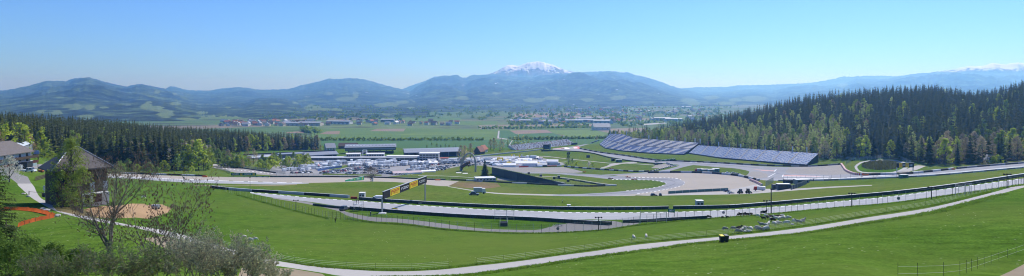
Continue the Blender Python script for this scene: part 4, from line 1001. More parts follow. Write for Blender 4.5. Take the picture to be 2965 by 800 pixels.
small_board(634,512.6,779,513.8,.95,P_GREEN,'long low green hoarding strip along the gravel edge',['ROLEX']*8, size=.6)
def slanted_board():
    a, b = G(1000,526), G(1054,522.5); d = b-a; L = math.hypot(d.x, d.y); e = empty('advertising_board', a, math.atan2(d.y,d.x), 'slanted bright green watch board beside the round bare tree', 'sign')
    q = MB(); z0 = b.z-a.z; zz = [(0,0),(L,z0+.3),(L,z0+2.9),(0,1.0)]
    q.add([(x,-.1,z) for x,z in zz]+[(x,.1,z) for x,z in zz], [(0,1,2,3),(7,6,5,4),(0,4,5,1),(1,5,6,2),(2,6,7,3),(3,7,4,0)]); q.build('board', mat('bright green hoarding',(.02,.30,.15),.5,.08,1), e)
    q = MB(); q.tube((0,0,1.05),(L,0,z0+2.95),.12,.12,6); q.build('board_edge', P_WHITE, e)
    for f in (.30,.66):
        o = put_text(e, 'ROLEX', L*f, -.13, z0*f+.55+1.1*f, .55+.9*f, P_WHITE, 0, .015, 1.2); o.rotation_euler = (R(90), -math.atan2(z0+1.1, L), 0)
    for f in (.48,.90): crown(e, L*f, -.13, z0*f+.5+1.2*f, .7+.9*f)
slanted_board()
e, L = small_board(1896,471.5,1956,464,1.5,P_GREEN,'five panel green hoarding between the upper straight and the grandstand',None,lift=.9)
for i in range(5): put_text(e, 'ROLEX', L*(i+.5)/5, -.1, 1.65, .8, P_WHITE, 0, .01, 1.0); MB().box((L*(i+.5)/5,0,2.5),(L*.17,.3,.2)).build('board_edge', P_WHITE, e)
small_board(1934,628.5,1954,627.5,1.1,P_GREEN,'green direction sign with a white border on posts at the steel gate',['EXIT  P'],lift=1.5)
small_board(530,523,534,523.3,.7,P_GREEN,'small green sign on the fence at the left end of the meadow',None,lift=1.4)
# ---- lamp and speaker posts
def pole_lamp(px, py, hpx, label, heads=3, name='floodlight_mast', w=1.6, r=.09):
    p = G(px, py); h = hpx/S(px, py); e = empty(name, p, 0, label, 'lamp post')
    MB().tube((0,0,-.5),(0,0,h),r*1.3,r,7).build('pole', P_DARK, e)
    MB().box((0,0,h),(w+.3,.1,.1)).build('crossbar', P_DARK, e)
    for i in range(heads):
        x = -w/2+w*i/max(1,heads-1) if heads > 1 else 0
        MB().box((x,-.1,h+.02),(.42,.36,.34),0,0,.8).build('lamp_head', P_BLACK, e)
    return e
pole_lamp(1733,668,38,'floodlight mast in front of the end of the near tyre wall')
pole_lamp(2220,619,37,'floodlight mast left of the tall dark mast behind the sheep')
pole_lamp(2466,598,38,'floodlight mast halfway up the lower straight')
pole_lamp(2697,577,34,'floodlight mast nearest the upper right end of the fence')
pole_lamp(2916,545,40,'last floodlight mast at the far right of the fence')
pole_lamp(2233,618,70,'tall dark single mast behind the sheep',1,w=.3,r=.13)
pole_lamp(724,560,46,'slim white camera pole in front of the green hoarding',1,w=.2,r=.06)
pole_lamp(857,612,32,'slim pole with twin lamps beside the left part of the fence',2)
pole_lamp(595,495,33,'lamp post behind the orange barrier on the far left straight',1,w=.8)
def round_tag(px, py, label):
    p = G(px, py); p.z += 1.0; p.y -= .25
    o = MB().tube((0,.03,0),(0,-.03,0),.42,.42,14).build('round_sign', P_GREY, None, loc=p); tag(o, label, 'sign')
round_tag(2094,625,'round grey disc hanging on the fence left of the black sheep'); round_tag(2600,585,'round grey disc hanging on the fence at the upper right'); round_tag(1615,672,'round grey disc hanging on the fence below the wire heap')
# ---- camera scaffold, cabins, stair, containers
def scaffold(px, py, w, d, h, label):
    e = empty('camera_scaffold', G(px, py), 0, label, 'scaffold'); b = MB()
    for x in (-w/2,w/2):
        for y in (-d/2,d/2): b.tube((x,y,-.3),(x,y,h),.05,.05,5)
        for k in range(3): b.tube((x,-d/2,h*k/3+.1),(x,d/2,h*(k+1)/3),.035,.035,4)
    for z in (h*.35,h*.7,h):
        for y in (-d/2,d/2): b.tube((-w/2,y,z),(w/2,y,z),.04,.04,4)
        for x in (-w/2,w/2): b.tube((x,-d/2,z),(x,d/2,z),.04,.04,4)
    b.tube((-w/2,-d/2,0),(w/2,-d/2,h*.7),.04,.04,4); b.build('frame', P_RAIL, e)
    MB().box((0,0,h*.70),(w*.96,d*.96,.09)).build('platform', P_LGREY, e)
    c = MB(); c.box((0,0,h*1.12),(.35,.8,.35)); c.tube((0,-.4,h*1.12),(0,-.8,h*1.12),.14,.17,8); c.tube((0,0,h*.72),(0,0,h*1.1),.06,.06,5); c.build('camera', P_BLACK, e)
    return e
scaffold(1038,610,3.2,2.6,3.4,'silver scaffold tower with a camera beside the lower straight')
def cabin(px, py, w, d, h, wall, label, name='site_cabin', roof=P_WHITE, rz=0.0, n=2, cat='cabin'):
    e = empty(name, G(px, py), rz, label, cat); MB().box((0,0,h/2-.1),(w,d,h+.2)).build('wall', wall, e); MB().box((0,0,h+.07),(w+.2,d+.2,.14)).build('roof', roof, e)
    for i in range(n): MB().box((-w/2+(i+.5)*w/n, -d/2-.03, h*.58),(w/n*.55,.06,h*.32)).build('window', GLASS, e)
    return e
cabin(1049,575,2.4,2.4,2.5,P_LGREY,'white control cabin beside the orange barriers above the lower straight')
barrier([(1016,575.5),(1042,576.5)], .9, .6, (P_RED,P_ORANGE), 'red orange plastic barriers left of the white control cabin', 1.5, name='plastic_barrier')
cabin(2025,599.5,2.5,2.2,2.3,P_LGREY,'white cabin behind the dark barrier in the middle of the lower straight')
cabin(2641,553,2.2,2,.9,P_GREY,'small low cabin',n=1) if 0 else None
cabin(2616,516.5,4.3,2.5,2.2,P_TEAL,'pale green box on the near wall of the wide corner',n=1)
cabin(1647,601.5,1.2,1.2,1.0,P_WHITE,'small white box on the far barrier of the lower straight',n=1)
for i, (dx, lab) in enumerate(((0,'left'),(1,'middle'),(2,'right'))):
    cabin(1385+dx*19,525-dx*.6,5.6,9,3.1,P_LGREY,f'{lab} one of the three white cabins below the dark spruce','site_cabin',P_WHITE,R(14),2)
def stairway():
    e = empty('stairway', G(1459,655), 0, 'dark steel stairway down the bank behind the near tyre wall', 'stairs')
    b = MB(); P0 = G(1459,655); P1 = G(1459,642); d = P1-P0
    for k in range(9): q = d*(k/8); b.box((q.x,q.y,q.z+.08),(2.0,.4,.12))
    b.build('steps', P_DARK, e)
    for s in (-1,1):
        r_ = MB(); 
        for k in range(5): q = d*(k/4); r_.tube((q.x+s*1.2,q.y,q.z),(q.x+s*1.2,q.y,q.z+1.2),.04,.04,4)
        for hh in (.5,.85,1.2): r_.tube((s*1.2,0,hh),(d.x+s*1.2,d.y,d.z+hh),.04,.04,4)
        r_.build('railing', P_RAIL, e)
    MB().box((0,-.5,.5),(2.2,.15,1.4)).build('gate', P_NAVY, e)
stairway()
def wire_heap():
    r = random.Random(4); b = MB()
    for i in range(16):
        a = Vector((r.uniform(-1.5,1.5), r.uniform(-.8,.8), r.uniform(0,.8))); q = a+Vector((r.uniform(-1.2,1.2), r.uniform(-.6,.6), r.uniform(-.3,.5))); q.z = max(q.z, 0); b.tube(a, q, .06, .06, 5)
    tag(b.build('scrap_heap', P_RAIL, None, loc=G(1614,656)), 'heap of tangled grey metal pipes on the grass inside the fence', 'scrap heap')
wire_heap()
# ---- vehicles
CARC = {'white':(.86,.86,.85),'silver':(.45,.47,.50),'dark blue':(.025,.045,.12),'black':(.015,.016,.018),'grey':(.12,.125,.135),'red':(.38,.02,.02),'green':(.04,.10,.06)}
CARM = {k: mat(f'{k} car paint', v, .3, .03, .5, .1, .5) for k, v in CARC.items()}
def car_body(b, L=4.4, W=1.78, hgt=1.45, van=False):
    """side profile extruded with tumblehome, glass band, wheels"""
    if van: prof = [(-.5,.35),(-.5,1.0),(-.49,1.0)]
    pr = [(-L/2,.35),(-L/2+.05,.80),(-L*.36,.95),(L*.24,.95),(L*.46,.78),(L/2,.62),(L/2,.32)]
    b.prism([(x, z) for x, z in pr], -W/2, W/2, 0, 'y') if False else None
    n = len(pr); V = [(x, -W/2, z) for x, z in pr]+[(x, W/2, z) for x, z in pr]
    b.add(V, [tuple(range(n)), tuple(range(2*n-1,n-1,-1))]+[(i,n+i,n+(i+1)%n,(i+1)%n) for i in range(n)], 0)
    c = W*.44; z1 = hgt
    cab = [(-L*.40,-c*1.02,.95),(L*.20,-c*1.02,.95),(L*.20,c*1.02,.95),(-L*.40,c*1.02,.95),(-L*.29,-c*.8,z1),(L*.04,-c*.8,z1),(L*.04,c*.8,z1),(-L*.29,c*.8,z1)]
    b.add(cab, [(0,1,5,4),(1,2,6,5),(2,3,7,6),(3,0,4,7)], 1); b.add(cab[4:], [(0,1,2,3)], 0)
    for x in (-L*.31, L*.30):
        for y in (-W/2+.05, W/2-.05): b.tube((x,y-.11,.33),(x,y+.11,.33),.33,.33,10,2)
    return b
CARMESH = {k: car_body(MB()).mesh('parked_car', [CARM[k], GLASS, P_BLACK]) for k in CARC}
ESTATE = {k: car_body(MB(), 4.8, 1.9, 1.75).mesh('parked_car', [CARM[k], GLASS, P_BLACK]) for k in CARC}
def van_mesh(L, W, h, m, cabl=1.8, name='white_van'):
    b = MB(); b.box((-cabl*.45,0,.5+(h-.5)/2),(L-cabl*.9,W,h-.5),0)
    x0, x1 = L/2-cabl*.9, L/2
    b.add([(x0,-W/2,.5),(x1,-W/2,.5),(x1,W/2,.5),(x0,W/2,.5),(x0,-W/2,h*.86),(x1-cabl*.45,-W/2*.9,h*.82),(x1-cabl*.45,W/2*.9,h*.82),(x0,W/2,h*.86),(x1-.05,-W/2,h*.48),(x1-.05,W/2,h*.48)],
          [(0,1,8,5,4),(3,7,6,9,2),(1,2,9,8),(4,5,6,7)], 0)
    b.add([(x1-.03,-W/2*.92,h*.49),(x1-.03,W/2*.92,h*.49),(x1-cabl*.44,W/2*.85,h*.80),(x1-cabl*.44,-W/2*.85,h*.80)], [(0,1,2,3)], 1)
    for s in (-1,1): b.box((x0+cabl*.25, s*W/2, h*.64),(cabl*.5,.05,h*.2),1)
    for x in (-L*.32, L*.32):
        for y in (-W/2+.06, W/2-.06): b.tube((x,y-.13,.4),(x,y+.13,.4),.4,.4,10,2)
    return b.mesh(name, [m, GLASS, P_BLACK])
VANS = [van_mesh(5.6,2.0,2.5,CARM['white']), van_mesh(9.5,2.5,3.6,CARM['white'],2.2), van_mesh(7.0,2.3,3.0,CARM['silver'],2.0), van_mesh(12,2.5,3.8,CARM['white'],2.4)]
VD = ['white delivery van','big white race truck','silver motorhome','long white transporter']
def label_row(items, where, cat, grp):
    """items: (description, object) from left to right"""
    cnt = {}
    tot = {}
    for d, o in items: tot[d] = tot.get(d, 0)+1
    for d, o in items:
        i = cnt.get(d, 0); cnt[d] = i+1
        tag(o, f'{d} {where}' if tot[d] == 1 else f'{ordn(i)} {d} from the left {where}', cat, grp)
rc = random.Random(77)
def car_row(a, b, n, where, heading=None):
    its = []; P0, P1 = G(*a), G(*b); base = math.atan2(P1.y-P0.y, P1.x-P0.x)
    for i in range(n):
        t = (i+.5)/n+rc.uniform(-.02,.02); p = G(a[0]+(b[0]-a[0])*t, a[1]+(b[1]-a[1])*t)
        k = rc.choices(list(CARC), [30,24,13,13,13,5,3])[0]; est = rc.random() < .35
        o = link('parked_car', (ESTATE if est else CARMESH)[k], None, p, base+(R(62) if heading is None else heading)+rc.uniform(-.12,.12)+(math.pi if rc.random() < .5 else 0))
        its.append((f'{k} {"estate" if est else "saloon"} car', o))
    label_row(its, where, 'car', 'cars parked in the paddock')
rows = [((925,503.5),(1000,501),9,'in the front left paddock row'),((935,499.5),(1068,494),17,'in the second paddock row'),((958,495.5),(1078,489),16,'in the third paddock row'),
 ((998,491),(1072,485),11,'in the fourth paddock row'),((1092,497),(1136,500),6,'behind the round bare tree'),((1095,503),(1170,507),9,'right of the round bare tree'),
 ((1190,483),(1330,473),19,'in the back row left of the arch'),((1205,490.5),(1330,480),18,'in the middle row left of the arch'),((1218,494.5),(1300,487),12,'in the front row left of the arch'),
 ((1195,478),(1325,469),17,'in the row before the brown trees'),((1350,481),(1395,476),6,'under the arch'),((1352,474),(1410,468),8,'behind the arch'),
 ((842,503),(905,501),7,'by the dark barrier at the paddock corner'),((880,490),(930,486),7,'near the yellow tent'),((1405,476),(1430,480),4,'behind the dark spruce'),((1500,463),(1560,461),8,'behind the big marquee'),((1132,478),(1150,477.5),4,'on the open paddock tarmac'),((1000,505),(1062,502),9,'along the front edge of the paddock'),((1075,492),(1130,489),8,'at the right end of the third row'),((1232,497.5),(1290,491.5),10,'along the curved paddock road'),((1400,470),(1445,466),7,'left of the yellow arch')]
for r_ in rows: car_row(*r_)
def van_row(a, b, n, where, kinds=(0,1,2,3)):
    its = []
    for i in range(n):
        t = (i+.5)/n; p = G(a[0]+(b[0]-a[0])*t, a[1]+(b[1]-a[1])*t); k = rc.choice(kinds)
        o = link('race_truck' if k in (1,3) else 'white_van', VANS[k], None, p, rc.choice((R(75),R(15),R(100),R(160)))+rc.uniform(-.2,.2)); its.append((VD[k], o))
    label_row(its, where, 'truck', 'vans and trucks parked in the paddock')
van_row((1420,478),(1500,470),9,'among the tents'); van_row((1005,483),(1060,480),6,'above the fourth car row',(0,0,2)); van_row((1190,488),(1240,484),5,'left of the middle car row',(0,2)); van_row((820,496),(880,493),6,'at the left paddock end',(0,2)); van_row((868,484),(925,482),5,'behind the yellow green bushes',(0,1,2)); van_row((925,476),(1005,473),8,'below the pit building')
van_row((1012,472),(1145,469.5),11,'in the back line'); van_row((1062,481),(1150,476),8,'above the car rows'); van_row((1140,475),(1262,470),9,'left of the tall pit tower'); van_row((920,493.5),(990,483.5),11,'along the blue paddock fence',(0,))
for i_, (a_, b_, n_, w_, k_) in enumerate((((905,479),(1000,476),12,'in the second pit building line',(0,2,2)),((1015,477.5),(1140,473.5),15,'in the second back line',(0,1,2)),((925,487),(990,480),8,'in front of the blue paddock fence',(0,2)),((1070,485.5),(1150,481),10,'above the open tarmac',(0,0,2)),
  ((1150,480.5),(1262,474),14,'in the second pit tower line',(0,1,2)),((1270,470),(1340,466),9,'below the brown trees',(0,1,2)),((1275,474),(1345,470),9,'in the second brown tree line',(0,2)),((870,497),(915,488),6,'beside the paddock bushes',(0,1,2)),((1180,498),(1225,494),5,'behind the pinkish tents',(0,2)),((1340,472.5),(1400,468),7,'in the second arch line',(0,2)))): van_row(a_, b_, n_, w_, k_)
van_row((822,468),(870,466),4,'below the left pit annex',(0,1)); van_row((1350,469),(1420,464),5,'below the red farmhouse',(0,2,3)); van_row((1460,461),(1550,459),6,'behind the tent village',(0,1,2))
barrier([(920,496),(955,490),(990,485)], 1.8, .3, (P_BLUE,), 'blue fence behind the row of white vans', 3, name='panel_fence', cat='fence')
# singles near the track
def single(me, px, py, rz, label, cat, name): o = link(name, me, None, G(px, py), rz); return tag(o, label, cat)
single(ESTATE['dark blue'],2104,555.5,R(20),'dark blue car at the right end of the teal fence','car','parked_car')
single(CARMESH['silver'],2116,561,R(8),'silver car in front of the dark blue car below the gravel trap','car','parked_car')
single(ESTATE['black'],1893,567.5,R(5),'left one of the two dark off roaders on the grass edge','car','off_roader'); single(ESTATE['black'],1912,567,R(80),'right one of the two dark off roaders on the grass edge','car','off_roader')
for px, py, c, l in ((1900,478,'grey','leftmost grey car parked behind the old track link'),(1937,477,'silver','silver car parked behind the old track link'),(1946,480,'black','black car parked behind the old track link'),(1953,481,'white','white car parked behind the old track link'),(1933,474.5,'white','white car half hidden behind the silver car at the track link')):
    single(CARMESH[c],px,py,R(10),l,'car','parked_car')
for px, py, l, c in ((2107,502.5,'left one of three white cars behind the black and white tyre wall','white'),(2124,503,'middle one of three white cars behind the black and white tyre wall','white'),(2137,506,'right one of three white cars behind the black and white tyre wall','white')): single(CARMESH[c],px,py,R(5),l,'car','parked_car')
for i in range(6): single(ESTATE['silver'] if i % 2 else CARMESH['white'],1712+i*4.2,415.5-i*1.5,R(35),f'{ordn(i)} pale car from the left on the road beside the grandstand','car','parked_car')
def race_car(m, px, py, rz, label):
    e = empty('race_car', G(px, py), rz, label, 'race car'); b = MB()
    V = [(-2.2,-.35,.15),(-2.2,.35,.15),(-2.2,.3,.75),(-2.2,-.3,.75),(.2,-.55,.1),(.2,.55,.1),(.2,.35,.62),(.2,-.35,.62),(2.5,-.14,.15),(2.5,.14,.15),(2.5,.1,.35),(2.5,-.1,.35)]
    b.add(V, [(0,3,2,1),(0,4,7,3),(3,7,6,2),(2,6,5,1),(0,1,5,4),(4,8,11,7),(7,11,10,6),(6,10,9,5),(4,5,9,8),(8,9,10,11)]); b.box((-.7,0,.85),(.7,.3,.35)); b.build('body', m, e)
    MB().box((-2.2,0,.95),(.5,1.2,.08)).build('rear_wing', P_BLACK, e); MB().box((2.45,0,.18),(.5,1.8,.06)).build('front_wing', m, e)
    for x in (-1.6,1.7):
        for y in (-.85,.85): MB().tube((x,y-.18,.33),(x,y+.18,.33),.33,.33,10).build('wheel', P_BLACK, e)
    return e
race_car(P_RED,1819,514,R(-25),'red race car leading on the hairpin track'); race_car(P_RED,1836,520.5,R(170),'red car on the inner edge of the hairpin'); race_car(mat('dark red paint',(.16,.03,.03),.5,.1,1),1768,518,R(-10),'dark red race car on the inside of the track before the hairpin')
race_car(P_ORANGE,1692,499,R(60),'small orange red car at the corner of the small gravel area'); race_car(P_RED,1770,490,R(5),'long red car behind the curving tyre wall'); race_car(P_RED,1630,431.5,R(160),'tiny red car on the painted run-off under the big screen')
def lorry(px, py, rz, L, h, cab, box, label, name='lorry'):
    e = empty(name, G(px, py), rz, label, 'truck'); MB().box((-1.05,0,.9+(h-.9)/2),(L-2.2,2.4,h-.9)).build('box', box, e); MB().box((0,0,.75),(L-.6,1.0,.3)).build('chassis', P_DARK, e)
    c = MB(); c.add([(L/2-2.1,-1.15,.6),(L/2,-1.15,.6),(L/2,1.15,.6),(L/2-2.1,1.15,.6),(L/2-2.1,-1.1,h*.88),(L/2-.4,-1.1,h*.85),(L/2-.4,1.1,h*.85),(L/2-2.1,1.1,h*.88)], [(0,1,5,4),(1,2,6,5),(2,3,7,6),(3,0,4,7),(4,5,6,7)]); c.build('cab', cab, e)
    MB().add([(L/2+.01,-1,1.5),(L/2+.01,1,1.5),(L/2-.33,.95,h*.8),(L/2-.33,-.95,h*.8)],[(0,1,2,3)]).build('windscreen', GLASS, e)
    for x in (-L*.3, L*.32):
        for y in (-1.05,1.05): MB().tube((x,y-.15,.48),(x,y+.15,.48),.48,.48,10).build('wheel', P_BLACK, e)
    return e
lorry(1389,561,R(4),6.5,3.2,P_WHITE,P_LGREY,'white box lorry parked on the field track')
single(ESTATE['grey'],1373,566,R(4),'dark flat trailer car in front of the white box lorry','car','parked_car')
lorry(2024,499.5,R(170),8,3.6,P_RED,P_LGREY,'red fire truck beside the pale green containers')
for i, (px, py, w) in enumerate(((2040,500,12),(2058,500.5,12),(2072,498,12))):
    cabin(px,py,6.2,4,3.2,P_TEAL,f'{("left","middle","right")[i]} pale green container right of the red truck','shipping_container',P_WHITE,0,1,'container')
lorry(2199,553,R(150),7,3.0,P_RED,P_WHITE,'red and white recovery truck at the right tip of the gravel trap')
cabin(2268,549,7.5,3.2,3.3,P_NAVY,'long dark navy container with a white roof by the service track','shipping_container',P_WHITE,0,1,'container')
cabin(2245,549,3.6,3,3.0,P_NAVY,'small navy container left of the long navy container','shipping_container',P_NAVY,0,1,'container')
cabin(2320,532,9,4,2.8,P_GREY,'grey cabin with a white roof behind the dark panel fence','site_cabin',P_WHITE,R(8),2)
cabin(2282,533,5,4,2.8,P_NAVY,'navy cabin behind the green strip','site_cabin',P_NAVY,R(8),1)
barrier([(2290,550),(2312,543),(2336,533)], 2.4, .2, (P_NAVY,P_GREY), 'dark panel fence right of the navy containers', 2, name='panel_fence', cat='fence', runs=(1,1))
mesh_fence([(2217,541),(2240,529)], 4, 3, 'tall grey net screen beside the red recovery truck', 'catch_fence', (P_RAIL,), (.3,.6,.98), .08, .02, NET)
def tractor(px, py, rz, label):
    e = empty('tractor', G(px, py), rz, label, 'tractor'); c = MB(); c.box((-.6,0,2.25),(1.5,1.5,1.3),1,0,.88); c.box((-.6,0,2.95),(1.7,1.6,.12),0); c.build('cab', [P_DARK, GLASS], e)
    MB().box((1.0,0,1.3),(1.9,.9,.8),0,0,.85).build('bonnet', CARM['green'], e)
    for y in (-.95,.95):
        MB().tube((-.8,y-.25,.85),(-.8,y+.25,.85),.88,.88,16).build('wheel', P_BLACK, e); MB().tube((1.4,y*.9-.18,.55),(1.4,y*.9+.18,.55),.56,.56,14).build('wheel', P_BLACK, e)
tractor(2168,561,R(-70),'dark green tractor right of the parked cars'); tractor(2143,561,R(100),'small dark tractor between the silver car and the tall tractor')
tractor(1876+20,567.5,R(160),'x') if 0 else None
# small van beside the control cabin
def minibus():
    e = empty('camper_van', G(1094,581), R(172), 'white van standing between the control cabin and the gantry', 'van'); me = van_mesh(4.9,1.9,2.1,CARM['white'],1.6,'body'); link('body', me, e)
minibus()
# quad bike-like dark buggy on the service road
single(ESTATE['grey'],998,609,R(75),'grey brown off roader on the service road left of the scaffold','car','off_roader')
# infield boards and boxes
for i, (px, py) in enumerate(((1646,448),(1703,457),(1775,467))):
    cabin(px,py,4.2,1.2,3.0,P_BLACK,f'{ordn(i)} black box from the left on the infield bank','marshal_box',P_DARK,R(20),1,'marshal box')
cabin(1792,470,7,3,3,P_TEAL,'teal cabin beside the infield footpath','site_cabin',P_LGREY,0,2)
for i, (px, py) in enumerate(((1531,505),(1566,511.5),(1605,519),(1618,515),(1645,526.5),(1605,517))[:5]):
    cabin(px,py,2.2,1.2,2.0,P_BLACK,f'{ordn(i)} small black marker box from the left right of the long dark stand','marker_box',P_LGREY,0,1,'marker box')
# ------------------------------------------------------------------ stands and pit buildings
GL2 = mat('greenish facade glass', (.075,.105,.115), .25, .12, .3, 0, .5); RF_SILV = mat('silver stand roof', (.30,.32,.35), .45, .08, .3, .2); SEATD = mat('dark seat rows', (.035,.045,.07), .8, .3, .6)
def roofed_stand(px0, py0, px1, py1, roof_top, roof_bot, label, cols=9, deep=20):
    lo, rz, L, s = fr(px0, py0, px1, py1); zt, zb = (py0-roof_top)/s, (py0-roof_bot)/s
    e = empty('roofed_grandstand', lo, rz, label, 'grandstand')
    b = MB()
    for k in range(10): b.box((L/2, 3+k*1.3, .5+k*.55),(L,1.4,1.0+k*.5))
    b.build('terrace', SEATD, e)
    MB().box((L/2,deep-1,zb/2),(L,.4,zb)).build('back_wall', P_NAVY, e)
    r_ = MB(); prof = [(-1,zb-.2),(deep*.5,zb+(zt-zb)*.9),(deep+1,zt-.3),(deep+1,zt-.8),(deep*.5,zb+.1),(-1,zb-.9)]; r_.prism(prof,-1,L+1,0); r_.build('roof', RF_SILV, e)
    for k in range(cols): MB().tube((L*(k+.5)/cols,1.0,-1),(L*(k+.5)/cols,3,zb+.6),.22,.22,6).build('column', P_RAIL, e)
    return e
roofed_stand(709,452,978,456,434.5,441,'long left roofed grandstand behind the pit annex')
roofed_stand(1173,457,1334,453,434,441.5,'roofed grandstand right of the central pit building',7)
def block(name, px0, py0, px1, py1, top, deep, wall, roof, label, bands=(), cat='building', n=8, roofh=.5, over=.6):
    lo, rz, L, s = fr(px0, py0, px1, py1); h = (py0-top)/s; e = empty(name, lo, rz, label, cat)
    MB().box((L/2,deep/2,h/2-.5),(L,deep,h+1)).build('wall', wall, e); MB().box((L/2,deep/2,h+roofh/2),(L+over*2,deep+over*2,roofh)).build('roof', roof, e)
    for (z0, z1, m, nm) in bands:
        for i in range(n): MB().box((L*(i+.5)/n,-.05,h*(z0+z1)/2),(L/n*.86,.1,h*(z1-z0))).build(nm, m, e)
    return e, L, h
def vip():
    lo, rz, L, s = fr(999,446,1146,445); e = empty('vip_building', lo, rz, 'central glazed building on dark columns with skylights on its roof', 'building')
    z = lambda py: (446-py)/s
    MB().box((L/2,9,(z(436)+z(426))/2),(L,16,z(426)-z(436))).build('facade', GL2, e)
    r_ = MB(); r_.prism([(0,z(426.5)),(17,z(420)),(18,z(420)),(18,z(421.5)),(1,z(427.5))],-.8,L+.8,0); r_.build('roof', RF_SILV, e)
    for i in range(15): MB().box((L*(i+.5)/15,9.5,z(423.2)+.2),(L/26,5,.5)).build('skylight', P_WHITE, e)
    for i in range(8): MB().box((L*(i+.5)/8,6,z(436)/2-1),(1.2,4,z(436)+2)).build('column', P_DARK, e)
    MB().box((L/2,12,z(440)/2-1),(L*.92,4,z(440)+2)).build('back_wall', SEATD, e)
    MB().box((L/2,.9,z(431)),(L*.97,.12,.5)).build('sill', P_LGREY, e)
vip()
block('pit_building',881,464,1240,467,454,14,P_GREY,P_LGREY,'long low pit building with dark garage openings',[(.08,.5,P_DARK,'garage_door'),(.62,.86,GL2,'window')],n=26)
block('pit_annex',811,459,881,460,444,16,P_GREY,RF_SILV,'grey clad hall with a shallow roof at the left end of the pit building',[(.1,.3,P_DARK,'garage_door')],n=8)
block('pit_annex',735,462,811,463,450.5,14,P_GREY,P_LGREY,'low hall with a pale roof behind the bushes left of the pit building',[(.15,.35,P_DARK,'garage_door')],n=8)
block('roof_pavilion',1001,455.5,1041,455.5,446.5,10,P_LGREY,P_WHITE,'left white roofed pavilion on top of the pit building',[(.15,.75,GLASS,'window')],n=7) if 0 else None
def pavilion(px0, px1, base, top, label):
    lo, rz, L, s = fr(px0,464,px1,464); z0, z1 = (464-base)/s, (464-top)/s; lo.z += z0; h = z1-z0
    e = empty('roof_pavilion', lo+Vector((0,3,0)), rz, label, 'pavilion'); MB().box((L/2,4,h/2-.4),(L,8,h+.6)).build('wall', P_LGREY, e); MB().gable((L/2,4,h),(L,8),.8,0,.8,.2).build('roof', P_WHITE, e)
    for i in range(7): MB().box((L*(i+.5)/7,-.05,h*.45),(L/7*.75,.1,h*.6)).build('window', GLASS, e)
pavilion(1001,1041,455,446.5,'left white roofed pavilion on top of the pit building'); pavilion(1059,1110,455,446.5,'right white roofed pavilion on top of the pit building')
def start_tower():
    lo, rz, L, s = fr(1045,464,1059,464); e = empty('start_tower', lo+Vector((0,5,0)), 0, 'white lattice frame between the two roof pavilions', 'tower'); b = MB(); h = (464-436)/s; h0 = 8/s
    for x in (0,L):
        b.tube((x,0,h0),(x*.8+L*.1,0,h),.35,.35,5); b.tube((x,4,h0),(x*.8+L*.1,4,h),.35,.35,5)
    for z in (h,h*.8): b.tube((L*.1,0,z),(L*.9,0,z),.3,.3,5); b.tube((L*.1,4,z),(L*.9,4,z),.3,.3,5)
    b.build('frame', P_WHITE, e); MB().box((L/2,2,h0/2+2),(L,4,h0)).build('base', P_GREY, e)
start_tower()
block('media_building',1118,465,1214,466,453,12,P_GREY,P_WHITE,'long pale roofed pit wing left of the tall pit tower',[(.1,.5,P_DARK,'garage_door')],n=9)
block('pit_tower',1214,468,1270,468,445,14,P_LGREY,P_WHITE,'tall white roofed pit tower with dark glass floors',[(.05,.35,P_NAVY,'garage_door'),(.45,.60,GLASS,'window'),(.70,.90,GL2,'window')],n=6)
block('hospitality_unit',1276,466,1297,466,459,6,P_WHITE,P_RED,'small red and white hospitality unit right of the pit tower',[(.2,.7,GLASS,'window')],n=3)
TOPS = []
